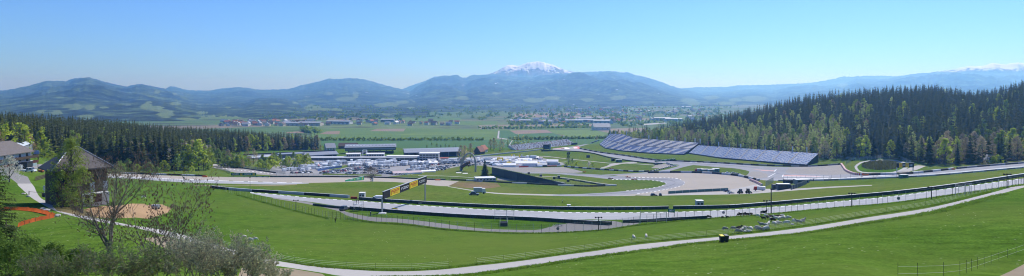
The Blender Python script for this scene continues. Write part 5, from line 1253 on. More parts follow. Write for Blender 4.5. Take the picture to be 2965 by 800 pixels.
# open blue grandstands
SEATW = mat('white grey seats', (.42,.43,.46), .6, .1, .5)
def blue_stand(st, deep, rows, ncol, label, pattern, name='blue_grandstand'):
    B = []; T = []
    for (bx, by), (tx, ty) in st:
        p = G(bx, by); Y1 = p.y+deep; B.append(p+Vector((0,0,1.2))); T.append(Vector(((tx-CX)/F*Y1, Y1, CAMZ-(ty-CY)/F*Y1)))
    TOPS.extend([T[k].lerp(T[k+1], f/6) for k in range(len(T)-1) for f in range(7)])
    t0 = np.linspace(0, 1, len(st)); tq = np.linspace(0, 1, ncol+1)
    Bq = np.array([[np.interp(t, t0, [b[k] for b in B]) for k in range(3)] for t in tq]); Tq = np.array([[np.interp(t, t0, [b[k] for b in T]) for k in range(3)] for t in tq])
    o0 = Vector(Bq[0]); e = empty(name, o0, 0, label, 'grandstand'); s = MB(); tr = MB()
    V = []; 
    for r in range(rows+1):
        for up in (0, 1):
            fh = r/rows if up == 0 else min(1, (r+1)/rows); fz = (r+up*.75)/rows
            for c in range(ncol+1):
                q = Bq[c]+(Tq[c]-Bq[c])*(r/rows); z = Bq[c][2]+(Tq[c][2]-Bq[c][2])*(r+.40*up)/rows
                V.append((q[0]-o0.x, q[1]-o0.y, z-o0.z))
    n = ncol+1; Fq = []; Mi = []
    for r in range(rows):
        for c in range(ncol):
            a = (2*r)*n+c; b2 = (2*r+1)*n+c; d = (2*r+2)*n+c
            Fq.append((a,a+1,b2+1,b2)); Mi.append(4)
            Fq.append((b2,b2+1,d+1,d)); Mi.append(pattern(c/ncol, r/rows))
    link('seating', np_mesh('seating', np.array(V), np.array(Fq), [P_BLUE,SEATW,P_LBLUE,P_CONC,P_NAVY], Mi), e)
    bb = MB()                                             # back and side walls down to the ground
    for c in range(0, ncol, 4):
        c2 = min(ncol, c+4); a, b2 = Vector(Tq[c])-o0, Vector(Tq[c2])-o0
        bb.quad([a, b2, (b2.x,b2.y,H(Tq[c2][0],Tq[c2][1])-o0.z-1), (a.x,a.y,H(Tq[c][0],Tq[c][1])-o0.z-1)])
    for c in (0, ncol):
        a, b2 = Vector(Bq[c])-o0, Vector(Tq[c])-o0; bb.quad([a, b2, (b2.x,b2.y,H(*Tq[c][:2])-o0.z-1), (a.x,a.y,a.z-2)])
    for c in range(0, ncol, 2):
        c2 = min(ncol, c+2); a, b2 = Vector(Bq[c])-o0, Vector(Bq[c2])-o0; bb.quad([a, b2, b2-Vector((0,0,2.2)), a-Vector((0,0,2.2))])
    bb.build('base_wall', P_NAVY, e)
    w = MB()
    for k in range(1, 8):
        c = int(ncol*k/8); a, b2 = Vector(Bq[c])-o0, Vector(Tq[c])-o0; u = Vector((1.2,0,0)); up = Vector((0,0,.5)); w.quad([a-u*.5+up, a+u*.5+up, b2+u*.5+up, b2-u*.5+up])
    w.build('stairs', P_CONC, e)
    rl = MB()
    for c in range(0, ncol, 2):
        c2 = min(ncol, c+2); a, b2 = Vector(Tq[c])-o0, Vector(Tq[c2])-o0; rl.tube(a+Vector((0,0,1.1)), b2+Vector((0,0,1.1)), .07, .07, 4, 0, False); rl.tube(a, a+Vector((0,0,1.1)), .06, .06, 4, 0, False)
    rl.build('railing', P_DARK, e); return e
def patA(u, v):
    w = math.sin((u*12.5-v*1.9+.3*math.sin(u*9))*2*math.pi); mid = abs(v-.42) < .03
    if mid: return 4
    if v < .42: return (1 if w > .05 else 0) if u < .55 else (0 if w > -.2 else (2 if w > -.7 else 1))
    return (1 if w > .35 else 0) if u < .45 else (1 if w > -.1 else (4 if w < -.75 else 0))
def patB(u, v):
    w = math.sin((u*30-v*3.6+.4*math.sin(u*14))*2*math.pi)+.5*math.sin(u*170+v*40); return 2 if w > -.15 else (1 if w > -.55 else 0)
blue_stand([((1736,420),(1766,388)),((1752,430.5),(1800,388)),((1800,438.5),(1836,400)),((1893,446),(1938,407)),((1980,449),(2025,414))], 34, 26, 150, 'far blue grandstand with curving white and dark seat waves', patA)
blue_stand([((1995,446),(2021,421)),((2083,459),(2108,427)),((2204,470),(2236,436)),((2335,480.5),(2370,445))], 24, 20, 170, 'near pale blue grandstand striped with white seat rows', patB)
# open stand full of spectators by the big screen
def crowd_stand():
    lo, rz, L, s = fr(1500,436,1668,419); e = empty('spectator_stand', lo, rz, 'open stand packed with spectators beside the big screen', 'grandstand'); b = MB()
    for k in range(9): b.box((L/2, k*2.0+1, k*.75), (L,2.0,2.0+k*.2))
    b.build('terrace', P_LGREY, e); MB().box((L/2,19,6.5),(L,.2,1.5)).build('railing', P_NAVY, e)
    MB().box((L-6,-.6,1.4),(18,.3,3.4)).build('front_panel', P_NAVY, e); MB().tube((L+.5,0,0),(L+.5,0,8),.25,.25,6).build('mast', P_WHITE, e)
    r = random.Random(9); c = MB(); cm = [P_WHITE,P_BLACK,P_RED,P_NAVY,P_GREY,P_BLUE,P_ORANGE,mat('skin tone',(.45,.28,.20),.7,.1,2)]
    for i in range(700):
        k = r.randrange(9); x = r.uniform(1,L-1); y = k*2+1+r.uniform(-.5,.5); z = k*.75+1+k*.1; m = r.choice((0,1,0,2,3,7,4,4,5,0))
        c.box((x,y,z+.55),(.5,.35,.9),m,0,.8); c.tube((x,y,z+1.0),(x,y,z+1.3),.13,.11,5,7)
    o = c.build('crowd', cm, None, loc=lo, rz=rz); tag(o, 'dense crowd of seated spectators on the open stand', 'crowd', kind='stuff')
crowd_stand()
def screen():
    lo, rz, L, s = fr(1571,438,1594,437.5); e = empty('video_screen', lo, rz, 'big black video screen tower at the top of the infield', 'video screen'); h0, h1 = (438-432)/s, (438-419)/s
    MB().box((L/2,0,(h0+h1)/2),(L*.8,1.2,h1-h0)).build('screen', P_BLACK, e); MB().box((L*.95,0,(h0+h1)/2+.6),(L*.16,2,h1-h0+1.4)).build('side_panel', P_LGREY, e)
    for x in (L*.15,L*.85): MB().box((x,.4,h0/2-.5),(.7,.7,h0+1)).build('leg', P_DARK, e)
    b = MB(); b.box((L/2,-1.5,.8),(L*1.3,4,1.9)); b.build('base', P_DARK, e)
screen()
# long dark stand seen from behind
def dark_stand():
    st = [((1424,504),484),((1460,517),492),((1497,525),499.5),((1561,531),514.5),((1600,533),523),((1633,534.5),531)]; B = [G(*a) for a, _ in st]; o0 = B[0].copy(); e = empty('dark_grandstand', o0, 0, 'long dark stand seen from behind tapering along the gravel area', 'grandstand')
    w = MB(); rl = MB(); tr = MB(); T = []
    for (a, ty), p in zip(st, B): T.append(Vector((p.x, p.y, CAMZ-(ty-CY)/F*p.y)))
    off = Vector((3.5,9,0))
    for i in range(len(B)-1):
        a, b, c, d = (B[i]-o0-Vector((0,0,1)), B[i+1]-o0-Vector((0,0,1)), T[i+1]-o0, T[i]-o0); n = 6
        w.quad([a,b,c,d])
        for k in range(n+1):
            p = d.lerp(c, k/n); rl.tube(p, p+Vector((0,0,1.2)), .06,.06,4,0,False)
        for z in (.6,1.2): rl.tube(d+Vector((0,0,z)), c+Vector((0,0,z)), .05,.05,4,0,False)
        gz = lambda q: Vector((q.x+off.x, q.y+off.y, H(q.x+off.x+o0.x, q.y+off.y+o0.y)-o0.z))
        tr.quad([d, c, gz(c), gz(d)])
    q0 = T[0]-o0; w.quad([B[0]-o0, q0, (q0.x+off.x,q0.y+off.y,B[0].z-o0.z)])
    w.build('back_wall', P_NAVY, e); rl.build('railing', P_LGREY, e); tr.build('terrace', P_GREY, e)
dark_stand()
barrier([(1610,517),(1660,523),(1740,536),(1786,538)], 1.0, .4, (P_DGREEN,P_GREY), 'low dark wall pointing to the hairpin', 2.6, name='low_wall', runs=(3,3))
# arch with the bronze animal
def arch():
    e = empty('arch_sculpture', G(1356,496), R(-8), 'tall grey steel arch on the grass mound', 'sculpture'); s = S(1356,496)
    stn = MAT_ARCH = mat('grey weathered steel', (.40,.385,.36), .6, .15, .6, .1)
    b = MB(); W = 47/s; Hh = 52/s; pts = []
    N_ = 28
    for i in range(N_+1):
        t = i/N_; a = math.pi*t; x = -math.cos(a)*W/2; z = math.sin(a)**.72*Hh; pts.append(Vector((x+1.5*math.sin(a), 4*math.cos(a), z)))
    for i in range(N_):
        k0, k1 = abs(i/N_-.5)*2, abs((i+1)/N_-.5)*2; b.tube(pts[i], pts[i+1], .6+.95*k0*(1 if i < N_/2 else .45), .6+.95*k1*(1 if i < N_/2 else .45), 8, 0, False)
    b.build('arch', stn, e, smooth=True)
arch()
def skin_mesh(name, verts, edges, m, sub=1, root=0):
    """one continuous body grown around a skeleton: verts are (x, y, z, radius or (rx, ry))"""
    me = bpy.data.meshes.new(name); me.from_pydata([v[:3] for v in verts], edges, []); o = bpy.data.objects.new(name, me); COL.objects.link(o)
    o.modifiers.new('skin', 'SKIN'); sk = me.skin_vertices[0].data
    for i, v in enumerate(verts): sk[i].radius = v[3] if isinstance(v[3], tuple) else (v[3], v[3]); sk[i].use_root = (i == root)
    if sub: sm = o.modifiers.new('sub', 'SUBSURF'); sm.levels = sub; sm.render_levels = sub
    dg = bpy.context.evaluated_depsgraph_get(); r = bpy.data.meshes.new_from_object(o.evaluated_get(dg)); bpy.data.objects.remove(o)
    r.name = name; r.materials.clear()
    for mm in (m if isinstance(m, list) else [m]): r.materials.append(mm)
    r.polygons.foreach_set('use_smooth', [True]*len(r.polygons)); return r
def quadruped(name, m, k=1.0, head_down=True, bulk=1.0, leg=.07, horns=None):
    """trunk, neck, head and four jointed legs as one body; length about 1.2 at k = 1"""
    v = [(-.48,0,.62,.20*bulk),(-.15,0,.60,.26*bulk),(.22,0,.60,.25*bulk),(.45,0,.66,.19*bulk)]
    ed = [(0,1),(1,2),(2,3)]
    if head_down: v += [(.62,0,.50,.11),(.74,0,.28,.085),(.86,0,.14,.055)]
    else: v += [(.60,0,.84,.11),(.72,0,.98,.095),(.90,0,.92,.06)]
    ed += [(3,4),(4,5),(5,6)]
    for s in (-1,1):
        i = len(v); v += [(-.46,s*.14,.45,.10*bulk),(-.40,s*.14,.34,.07),(-.50,s*.14,.24,leg*.75),(-.47,s*.14,.02,leg*.6)]; ed += [(0,i),(i,i+1),(i+1,i+2),(i+2,i+3)]
        i = len(v); v += [(.36,s*.13,.42,.085*bulk),(.38,s*.13,.26,leg*.8),(.36,s*.13,.02,leg*.6)]; ed += [(2,i),(i,i+1),(i+1,i+2)]
    i = len(v); v += [(-.62,0,.58,.04),(-.66,0,.40,.03)]; ed += [(0,i),(i,i+1)]
    if horns or not head_down:
        for s in (-1,1):
            i = len(v); v += [(.66,s*.12,1.04 if not head_down else .34,.03),(.62,s*.2,1.05 if not head_down else .36,.018)]; ed += [(5,i),(i,i+1)]
    return skin_mesh(name, [(x*k,y*k,z*k,r*k) for x,y,z,r in v], ed, m)
BRONZE = mat('rusty bronze', (.12,.055,.035), .5, .3, .5, .3)
def bull():
    v = [(0,0,5.2,1.7),(2.6,0,6.6,2.2),(5.2,0,8.2,2.5),(7.4,0,10.0,2.6),(9.0,0,11.2,1.9),(10.6,0,10.6,1.35),(11.8,0,9.0,.9)]; e = [(k,k+1) for k in range(6)]
    for s_ in (-1,1):
        k = len(v); v += [(.2,s_*1.5,3.9,1.25),(1.4,s_*1.6,2.6,.85),(-.3,s_*1.6,1.5,.55),(.2,s_*1.6,.15,.5)]; e += [(0,k),(k,k+1),(k+1,k+2),(k+2,k+3)]
        k = len(v); v += [(8.2,s_*1.5,8.0,.95),(10.2,s_*1.5,6.8,.6),(9.4,s_*1.5,5.0,.42)]; e += [(3,k),(k,k+1),(k+1,k+2)]
        k = len(v); v += [(10.4,s_*1.3,11.9,.32),(11.2,s_*1.9,13.0,.14)]; e += [(5,k),(k,k+1)]
    k = len(v); v += [(-1.4,0,6.2,.25),(-2.6,0,5.0,.2),(-2.9,0,3.2,.35)]; e += [(0,k),(k,k+1),(k+1,k+2)]
    o = link('bronze_animal', skin_mesh('bronze_animal', v, e, BRONZE), None, G(1336,496)+Vector((0,2,0)), R(8)); o.scale = (.75,.75,.75); tag(o, 'rearing rust coloured metal bull standing under the arch', 'sculpture')
bull()
for px, py, l in ((1328,501,'left white slab on the arch mound'),(1347,502.5,'right white slab on the arch mound')): tag(MB().box((0,0,0),(5,5,.3)).build('stone_slab', P_WHITE, None, loc=G(px,py)), l, 'slab')
# big spruce, round tree with hut, single trees with parts
def spruce_parts(px, py, hpx, label, seed, R0, whorls=24, nb=11, low=.03):
    h = hpx/S(px, py); V, Q = spruce_arrays(seed, whorls=whorls, nb=nb, R0=R0, h=h, low=low); tv, tf = trunk_arrays(h, .35, 7); e = empty('spruce_tree', G(px, py), 0, label, 'tree')
    link('crown', np_mesh('crown', V, Q, L_SPRUCE), e); link('trunk', np_mesh('trunk', tv, tf, BARK), e); return e
spruce_parts(1404,510,51,'big dark spruce standing alone right of the arch',301,4.9,26,12)
def broad_parts(kind, leafm, p, h, label, seed, name='broadleaf_tree', **kw):
    V, Q, L = decid_arrays(seed, h=h, **kw); e = empty(name, p, 0, label, 'tree'); link('crown', np_mesh('crown', V, Q, leafm), e); L.build('trunk', BARK, e); return e
L_SPECK = leaf_mat('speckled bare crown', (.24,.20,.17), .2, .2, .55)
broad_parts('round', L_SPECK, G(1074,526.5), 44/S(1074,526.5), 'round crowned bare tree with pale buds beside the white hut', 311, wide=4.9, clusters=110, per=14, leaf=.22, low=.30, top=.8)
def hut():
    e = empty('small_hut', G(1079,525.5), 0, 'tiny white pointed hut at the foot of the round tree', 'hut'); MB().box((0,0,.9),(1.2,1.2,2.0)).build('wall', P_WHITE, e); MB().add([(-.8,-.8,1.9),(.8,-.8,1.9),(.8,.8,1.9),(-.8,.8,1.9),(0,0,3.0)],[(0,1,4),(1,2,4),(2,3,4),(3,0,4)]).build('roof', P_LGREY, e)
hut()
# tents
T_WHITE = mat('white tent canvas', (.88,.88,.87), .8, .04, .5)
def tent(px0, px1, py, hpx, label, roof=T_WHITE, wall=T_WHITE, deep=None, peak=False, rz=None):
    lo, rz0, L, s = fr(px0, py, px1, py); h = hpx/s; d = deep or min(L*.6, 14); e = empty('tent', lo, rz0, label, 'tent')
    MB().box((L/2,d/2,h*.28),(L,d,h*.58)).build('wall', wall, e)
    b = MB()
    if peak: b.add([(-.3,-.3,h*.56),(L+.3,-.3,h*.56),(L+.3,d+.3,h*.56),(-.3,d+.3,h*.56),(L/2,d/2,h)],[(0,1,4),(1,2,4),(2,3,4),(3,0,4),(3,2,1,0)])
    else: b.gable((L/2,d/2,h*.57),(L,d),h*.42,0,.3,.12)
    b.build('roof', roof, e); return e
ORW = mat('orange tent wall', (.36,.13,.05), .8, .15, .6); PINKW = mat('pinkish canvas', (.62,.50,.50), .8, .06, .6); BLUEW = mat('pale blue canvas', (.36,.46,.60), .8, .06, .6)
for a in [(1493,1556,480.5,13,'largest white marquee in the tent village',), (1583,1616,474,11,'white marquee at the right end of the tent village'), (1456,1494,484,10,'wide white tent in front of the tent village'), (1448,1470,464,9,'white tent behind the yellow arch'), (1470,1492,464,9.5,'tall white tent right of the yellow arch'), (1440,1456,474,7,'small white tent in the middle of the tent village'), (1500,1540,466,6,'low white tent behind the largest marquee'), (1420,1440,473,7,'white tent right behind the dark spruce'), (1560,1580,475,8,'low white tent left of the right end marquee'),
          (1211,1266,476,8,'long white tent in front of the pit tower'), (1153,1181,478.5,5,'low white awning on the paddock lawn')]: tent(*a)
tent(1244,1262,470.5,7,'white peaked tent in front of the pit tower',peak=True); tent(1560,1572,471,8,'white peaked tent in the tent village',peak=True)
tent(1009,1041,480,7.5,'left orange walled tent with white roof',T_WHITE,ORW); tent(1056,1084,480,8,'right orange walled tent with white roof',T_WHITE,ORW)
tent(1139,1180,506,10,'left pinkish white tent at the paddock front',PINKW,T_WHITE); tent(1180,1222,504,9,'right pinkish white tent at the paddock front',PINKW,T_WHITE); tent(1222,1262,499,6,'low white tent row end at the paddock front')
tent(902,913,477,9,'bright yellow round tent in the paddock',P_YCAR,P_YCAR,peak=True); tent(913,927,483,6.5,'red tent below the yellow tent',P_RED,P_RED,peak=True); tent(928,948,479,7,'white tent right of the red tent'); tent(940,975,484,6,'pale blue tent behind the blue fence',BLUEW,T_WHITE)
tent(1440,1458,479,6,'blue and white tent left of the wide front tent',BLUEW,T_WHITE); tent(1425,1438,480,6,'small pale blue tent behind the dark stand',BLUEW,T_WHITE,peak=True); tent(1400,1418,472,6,'pale awning behind the spruce',T_WHITE,P_GREY); tent(1541,1584,480.5,6,'long grey flat tent below the right marquee',P_LGREY,P_GREY); tent(1508,1560,459.5,4.5,'row tent at the back edge of the tent village',T_WHITE,P_GREY)
rt = random.Random(31)
small = []
for i in range(64):
    px, py = rt.uniform(1412,1560), rt.uniform(461,484); L = rt.uniform(3,6)*2.6; small.append((px, py, L))
small.sort()
cw = {}
for px, py, L in small:
    m, nm = rt.choice(((T_WHITE,'white'),(T_WHITE,'white'),(T_WHITE,'white'),(BLUEW,'pale blue'),(P_LGREY,'grey'),(P_YCAR,'yellow'),(PINKW,'pink'))); e = tent(px, px+L, py, rt.uniform(5,7), 'x', m, T_WHITE, peak=True); c = cw.get(nm, 0); cw[nm] = c+1
    tag(e, f'{ordn(c)} small {nm} pavilion from the left among the market stalls', None, 'small pavilions in the tent village')
def yellow_arch():
    e = empty('inflatable_arch', G(1448,469), 0, 'yellow inflatable arch in the tent village', 'arch'); s = S(1448,469); W = 15/s; h = 11/s; b = MB()
    b.tube((-W/2,0,-.3),(-W/2,0,h),.6,.6,8); b.tube((W/2,0,-.3),(W/2,0,h),.6,.6,8); b.tube((-W/2-.6,0,h),(W/2+.6,0,h),.75,.75,8); b.build('tube', P_YCAR, e)
yellow_arch()
barrier([(1503,485),(1560,483.5),(1632,482)], 1.2, 1.0, (P_RED,P_LGREY,P_BLACK), 'red white and black barrier in front of the marquees', 2.6, runs=(4,4))
barrier([(1530,480),(1580,478.8),(1630,477.5)], 2.2, .2, (P_LGREY,P_GREY), 'pale printed panel fence below the marquees', 4, name='panel_fence', cat='fence', runs=(3,1))
# flags
def flag(px, top, m, label, bh=.42, base=None):
    """pole standing behind the top row of the stand, banner along its upper part"""
    if base is not None: p = G(px, base)
    else:
        q = [min(TOPS, key=lambda a: abs((a.x/a.y*F+CX)-px))][0]; Y = q.y+2.5; p = Vector(((px-CX)/F*Y, Y, 0)); p.z = H(p.x, p.y)
    h = CAMZ-(top-CY)/F*p.y-p.z; e = empty('flag_pole', p, 0, label, 'flag'); MB().tube((0,0,-.5),(0,0,h),.12,.09,5).build('pole', P_RAIL, e)
    b = MB(); n = 5; w = 1.5; L = min(h*.6, 6.5*bh/.42); V = []
    for k in range(n+1): V += [(w*k/n, .25*math.sin(k*1.4), h-.1), (w*k/n, .25*math.sin(k*1.4+.4), h-L)]
    b.add(V, [(2*k,2*k+1,2*k+3,2*k+2) for k in range(n)]); b.build('banner', m, e)
PINKF = mat('pale red flag', (.55,.22,.18), .7, .1, 1)
F_ = [(1766,379,P_WHITE,'white'),(1782,379,P_WHITE,'white'),(1808,386,P_YEL,'yellow'),(1813,379,P_WHITE,'white'),(1854,390,P_YEL,'yellow'),(1877,392,P_WHITE,'white'),(1901,396,P_LGREY,'grey'),(1927,395,PINKF,'pale red'),(1953,397,P_WHITE,'white'),(1982,399,P_LGREY,'grey'),(2011,400,P_WHITE,'white'),(2026,402,P_WHITE,'white'),
      (2049,410,PINKF,'pale red'),(2079,411,P_WHITE,'white'),(2110,415,P_LGREY,'grey'),(2143,417,P_WHITE,'white'),(2214,424,P_LGREY,'grey'),(2253,421,PINKF,'pale red'),(2293,424,P_WHITE,'white'),(2334,426,P_WHITE,'white')]
cn = {}
for px, top, m, c in F_:
    i = cn.get(c, 0); cn[c] = i+1
    flag(px, top, m, f'{ordn(i)} {c} flag from the left above the blue grandstands')
for i, px in enumerate((1480,1487,1502,1509)): flag(px, 447, (P_YEL,P_WHITE)[i % 2], f'{ordn(i)} slim flag from the left behind the tent village', .3, 461)
# reeds inside the ring
rr = random.Random(8); V = []; Q = []
for i in range(2600):
    a = rr.uniform(0, 6.28); q = math.sqrt(rr.random()); px = 2556+60*q*math.cos(a)-4; py = 481+12.5*q*math.sin(a)
    if q > .95: continue
    p = G(px, py); h = rr.uniform(1.5,3.8)*(1-.5*q); w = rr.uniform(.25,.6); d = rr.uniform(0,3.14); dx, dy = w*math.cos(d), w*math.sin(d); lx, ly = rr.uniform(-.5,.5), rr.uniform(-.5,.5)
    o = len(V); V += [(p.x-dx,p.y-dy,p.z-.1),(p.x+dx,p.y+dy,p.z-.1),(p.x+dx*.5+lx,p.y+dy*.5+ly,p.z+h),(p.x-dx*.5+lx,p.y-dy*.5+ly,p.z+h)]; Q.append((o,o+1,o+2,o+3))
tag(link('reeds', np_mesh('reeds', np.array(V), np.array(Q), leaf_mat('olive reeds', (.17,.18,.065), .2, .3))), 'tall olive reeds filling the ring beside the corner', 'reeds', kind='stuff')
# ------------------------------------------------------------------ near hillside: houses, barn, animals, shrubs
PLASTER = mat('white plaster', (.66,.65,.62), .85, .08, .8); SLATE = mat('grey brown shingle roof', (.155,.135,.125), .85, .2, 1.6); TIMBER = mat('dark barn timber', (.105,.072,.050), .9, .35, 2.2)
PLANK = mat('weathered planks', (.15,.115,.085), .9, .25, 3); REDW = mat('red brown balcony boards', (.11,.035,.025), .8, .2, 2); STONE = mat('pale field stone', (.42,.40,.37), .9, .2, 3)
def hip_roof(L, W, z, h, hipL, hipR, over=1.0, th=.25):
    b = MB(); x0, x1, y0, y1 = -over, L+over, -over, W+over; zo = z-over*h/(W/2)*.6
    r0, r1 = (hipL, L-hipR)
    for dz in (0,):
        e = [(x0,y0,zo),(x1,y0,zo),(x1,y1,zo),(x0,y1,zo)]; rg = [(r0,W/2,z+h),(r1,W/2,z+h)]
        lo = [(a,c,d-th) for a,c,d in e]
        b.add(e+rg+lo, [(0,1,5,4),(2,3,4,5),(1,2,5),(3,0,4),(0,6,7,1),(1,7,8,2),(2,8,9,3),(3,9,6,0),(9,8,7,6)])
    return b
def house():
    lo, rz, L, s = fr(-70,490,88,490); h = (490-432)/s; e = empty('alpine_house', lo, rz, 'white alpine house with dark balconies and a grey brown roof at the left edge', 'house'); W = 12
    MB().box((L/2,W/2,h/2-1),(L,W,h+2)).build('wall', PLASTER, e)
    rf = hip_roof(L, W, h, 4.4, 1.0, 2.6, 1.1).build('roof', SLATE, e)
    MB().box((L*.46,W*.42,h+4.3),(1.5,1.3,1.7)).build('chimney', mat('dark chimney',(.08,.07,.065),.9,.2,2), rf)
    MB().box((L*.58,W*.35,h+3.5),(.5,.5,.7)).build('vent', P_LGREY, rf)
    for z, m in ((h*.62,W_WOOD),(h*.34,REDW)):
        b = MB(); b.box((L/2+1,-1.0,z),(L+2,2.0,.2)); b.box((L/2+1,-1.95,z+.55),(L+2,.12,.95)); b.box((L+1.9,-1,z+.55),(.12,2,.95)); b.build('balcony', m, e)
    for i in range(7):
        x = L*(i+.5)/7
        for z in (h*.80, h*.50, h*.18):
            w = MB().box((x,-.04,z),(1.1,.1,1.35)).build('window', GLASS, e); MB().box((x,-.03,z-.76),(1.4,.16,.12)).build('sill', P_LGREY, w)
    for x in (L*.62, L*.86, L+1.8): MB().box((x,-1.9,h*.32),(.16,.16,h*.66+2)).build('post', W_WOOD, e)
    MB().box((L+2.2,-1.0,h*.86),(.1,2.2,1.6)).build('banner', mat('blue white banner',(.30,.40,.62),.7,.25,1.2), e)
house()
def shed():
    lo, rz, L, s = fr(60,455,95,455); h = (455-410)/s; e = empty('back_shed', lo, rz, 'pale metal roofed shed rising behind the alpine house', 'shed'); MB().box((L/2,4,h/2),(L,8,h)).build('wall', P_GREY, e); MB().gable((L/2,4,h),(L,8),1.6,0,.5,.2).build('roof', mat('pale metal roof',(.52,.58,.62),.5,.06,.6), e)
shed()
def steel_rack():
    lo, rz, L, s = fr(94,486,172,482); e = empty('steel_stand_frame', lo, rz, 'half dismantled grey steel stand frame between the house and the barn', 'steel frame'); r = random.Random(3); b = MB()
    hz = lambda x: (8.0-3.4*x/L)
    for i in range(12):
        x = L*i/11
        for y in (0,3,6): b.tube((x,y,-.5),(x,y,hz(x)-(6-y)*.5),.06,.06,4)
        if i < 11:
            for z in (.3,.55,.8):
                for y in (0,6): b.tube((x,y,hz(x)*z-(6-y)*.3),(L*(i+1)/11,y,hz(x)*z-(6-y)*.3),.05,.05,4)
            b.tube((x,0,.2),(L*(i+1)/11,0,hz(x)*.6),.04,.04,4)
    b.build('frame', P_RAIL, e); p = MB()
    for i in range(46):
        x = r.uniform(0,L); p.box((x,r.uniform(0,6),hz(x)*r.uniform(.35,1.0)),(r.uniform(.8,2.4),r.uniform(.3,.8),.12),0,r.uniform(-.3,.3))
    p.build('deck', P_LGREY, e)
steel_rack()
cabin(69,493,4.6,3.0,3.2,P_DARK,'dark skip container in the house yard','waste_container',P_DARK,.05,1,'container'); cabin(59.5,494,.9,.8,2.0,P_LGREY,'slim white telephone box in front of the dark container','phone_box',P_WHITE,0,1,'phone box')
cabin(92,479,3.4,2.4,2.2,mat('pale green glass',(.35,.45,.42),.3,.1,.6),'pale green glazed shelter behind the pickup','glass_shelter',P_WHITE,0,2,'shelter')
def pickup():
    e = empty('pickup_truck', G(83,499.5), R(4), 'white double cab pickup truck in the house yard', 'pickup truck'); b = MB()
    b.box((-1.55,0,.85),(2.3,1.8,.55)); b.box((-.1,0,.75),(.8,1.8,.4)); b.build('flatbed', CARM['white'], e)
    c = MB(); c.add([(-.4,-.9,.45),(2.5,-.9,.45),(2.5,.9,.45),(-.4,.9,.45),(-.4,-.9,1.1),(2.45,-.9,.98),(2.45,.9,.98),(-.4,.9,1.1),(-.35,-.8,1.9),(1.2,-.8,1.9),(1.2,.8,1.9),(-.35,.8,1.9),(1.75,-.86,1.08),(1.75,.86,1.08)], [(0,1,5,12,4),(3,7,13,6,2),(1,2,6,5),(0,4,7,3),(5,6,13,12),(8,9,10,11),(4,8,11,7)]); c.build('cab', CARM['white'], e)
    g = MB(); g.quad([(1.22,-.79,1.86),(1.22,.79,1.86),(1.75,.85,1.1),(1.75,-.85,1.1)])
    for s in (-1,1): g.quad([(-.3,s*.905,1.15),(.5,s*.905,1.13),(.5,s*.83,1.8),(-.3,s*.83,1.8)]); g.quad([(.6,s*.905,1.12),(1.6,s*.88,1.1),(1.15,s*.83,1.8),(.6,s*.83,1.8)])
    g.build('window', GLASS, e)
    for x in (-1.7,1.7):
        for y in (-.85,.85): MB().tube((x,y-.1,.36),(x,y+.1,.36),.36,.36,12).build('wheel', P_BLACK, e)
pickup()
def digger():
    e = empty('mini_digger', G(119,499.5), R(10), 'small orange machine parked right of the pickup', 'machine'); MB().box((0,0,.8),(1.7,1.2,.8),0,0,.85).build('body', P_ORANGE, e)
    b = MB(); b.tube((.7,0,1.1),(1.4,0,1.7),.12,.1,6); b.tube((1.4,0,1.7),(1.9,0,.6),.1,.08,6); b.build('arm', P_YEL, e); MB().box((0,0,.25),(1.8,1.3,.45)).build('track', P_BLACK, e)
digger()
def rail_fence(pl, h, label, step=2.2, rails=3, m=PLANK):
    P = walk(pl, step); o0 = P[0].copy(); e = empty('wooden_fence', o0, 0, label, 'fence')
    for p in P: MB().box(tuple(p-o0+Vector((0,0,h/2-.2))),(.13,.13,h+.4)).build('post', m, e)
    for k in range(rails):
        b = MB(); z = h*(k+.75)/rails
        for p, q in zip(P[:-1], P[1:]): b.tube(p-o0+Vector((0,0,z)), q-o0+Vector((0,0,z)), .055, .055, 5)
        b.build('rail', m, e)
rail_fence([(102,524),(120,519),(139,513)], 1.4, 'dark wooden rail fence left of the barn'); rail_fence([(496,604),(518,610),(540,616.5)], 1.5, 'dark wooden pen fence at the right end of the dirt yard', 1.4)
rail_fence([(502,598),(497,604),(478,604)], 1.3, 'low pen fence behind the metal trough', 1.4); rail_fence([(205,600),(222,609),(240,619)], .8, 'low log rails beside the lane below the birch', 1.6, 2)
def trough():
    e = empty('feed_trough', G(451,607), R(-6), 'silver covered feed trailer in the dirt yard', 'trailer'); b = MB(); L = 1.9; pr = [(-.75,.7),(.75,.7),(.8,1.2),(.4,1.55),(-.4,1.55),(-.8,1.2)]; b.prism([(a,z) for a,z in pr],-1.1,1.1); b.build('body', P_RAIL, e)
    for x in (-.5,.5):
        for y in (-.7,.7): MB().tube((x,y-.08,.33),(x,y+.08,.33),.33,.33,10).build('wheel', P_BLACK, e)
trough()
def bench():
    e = empty('bench', G(416,573), 0, 'white garden bench on the meadow behind the dirt yard', 'bench'); MB().box((0,0,.45),(1.7,.45,.06)).build('seat', P_WHITE, e)
    b = MB()
    for z in (.65,.85): b.box((0,.22,z),(1.7,.05,.12))
    b.build('backrest', P_WHITE, e)
    for x in (-.7,.7): MB().box((x,0,.2),(.08,.4,.5)).build('leg', P_WHITE, e)
bench()
tag(MB().box((0,0,.45),(.5,.5,1.0),0,0,.9).build('marker_post', P_BLACK, None, loc=G(499,538)), 'short black post in the meadow above the dirt yard', 'post')
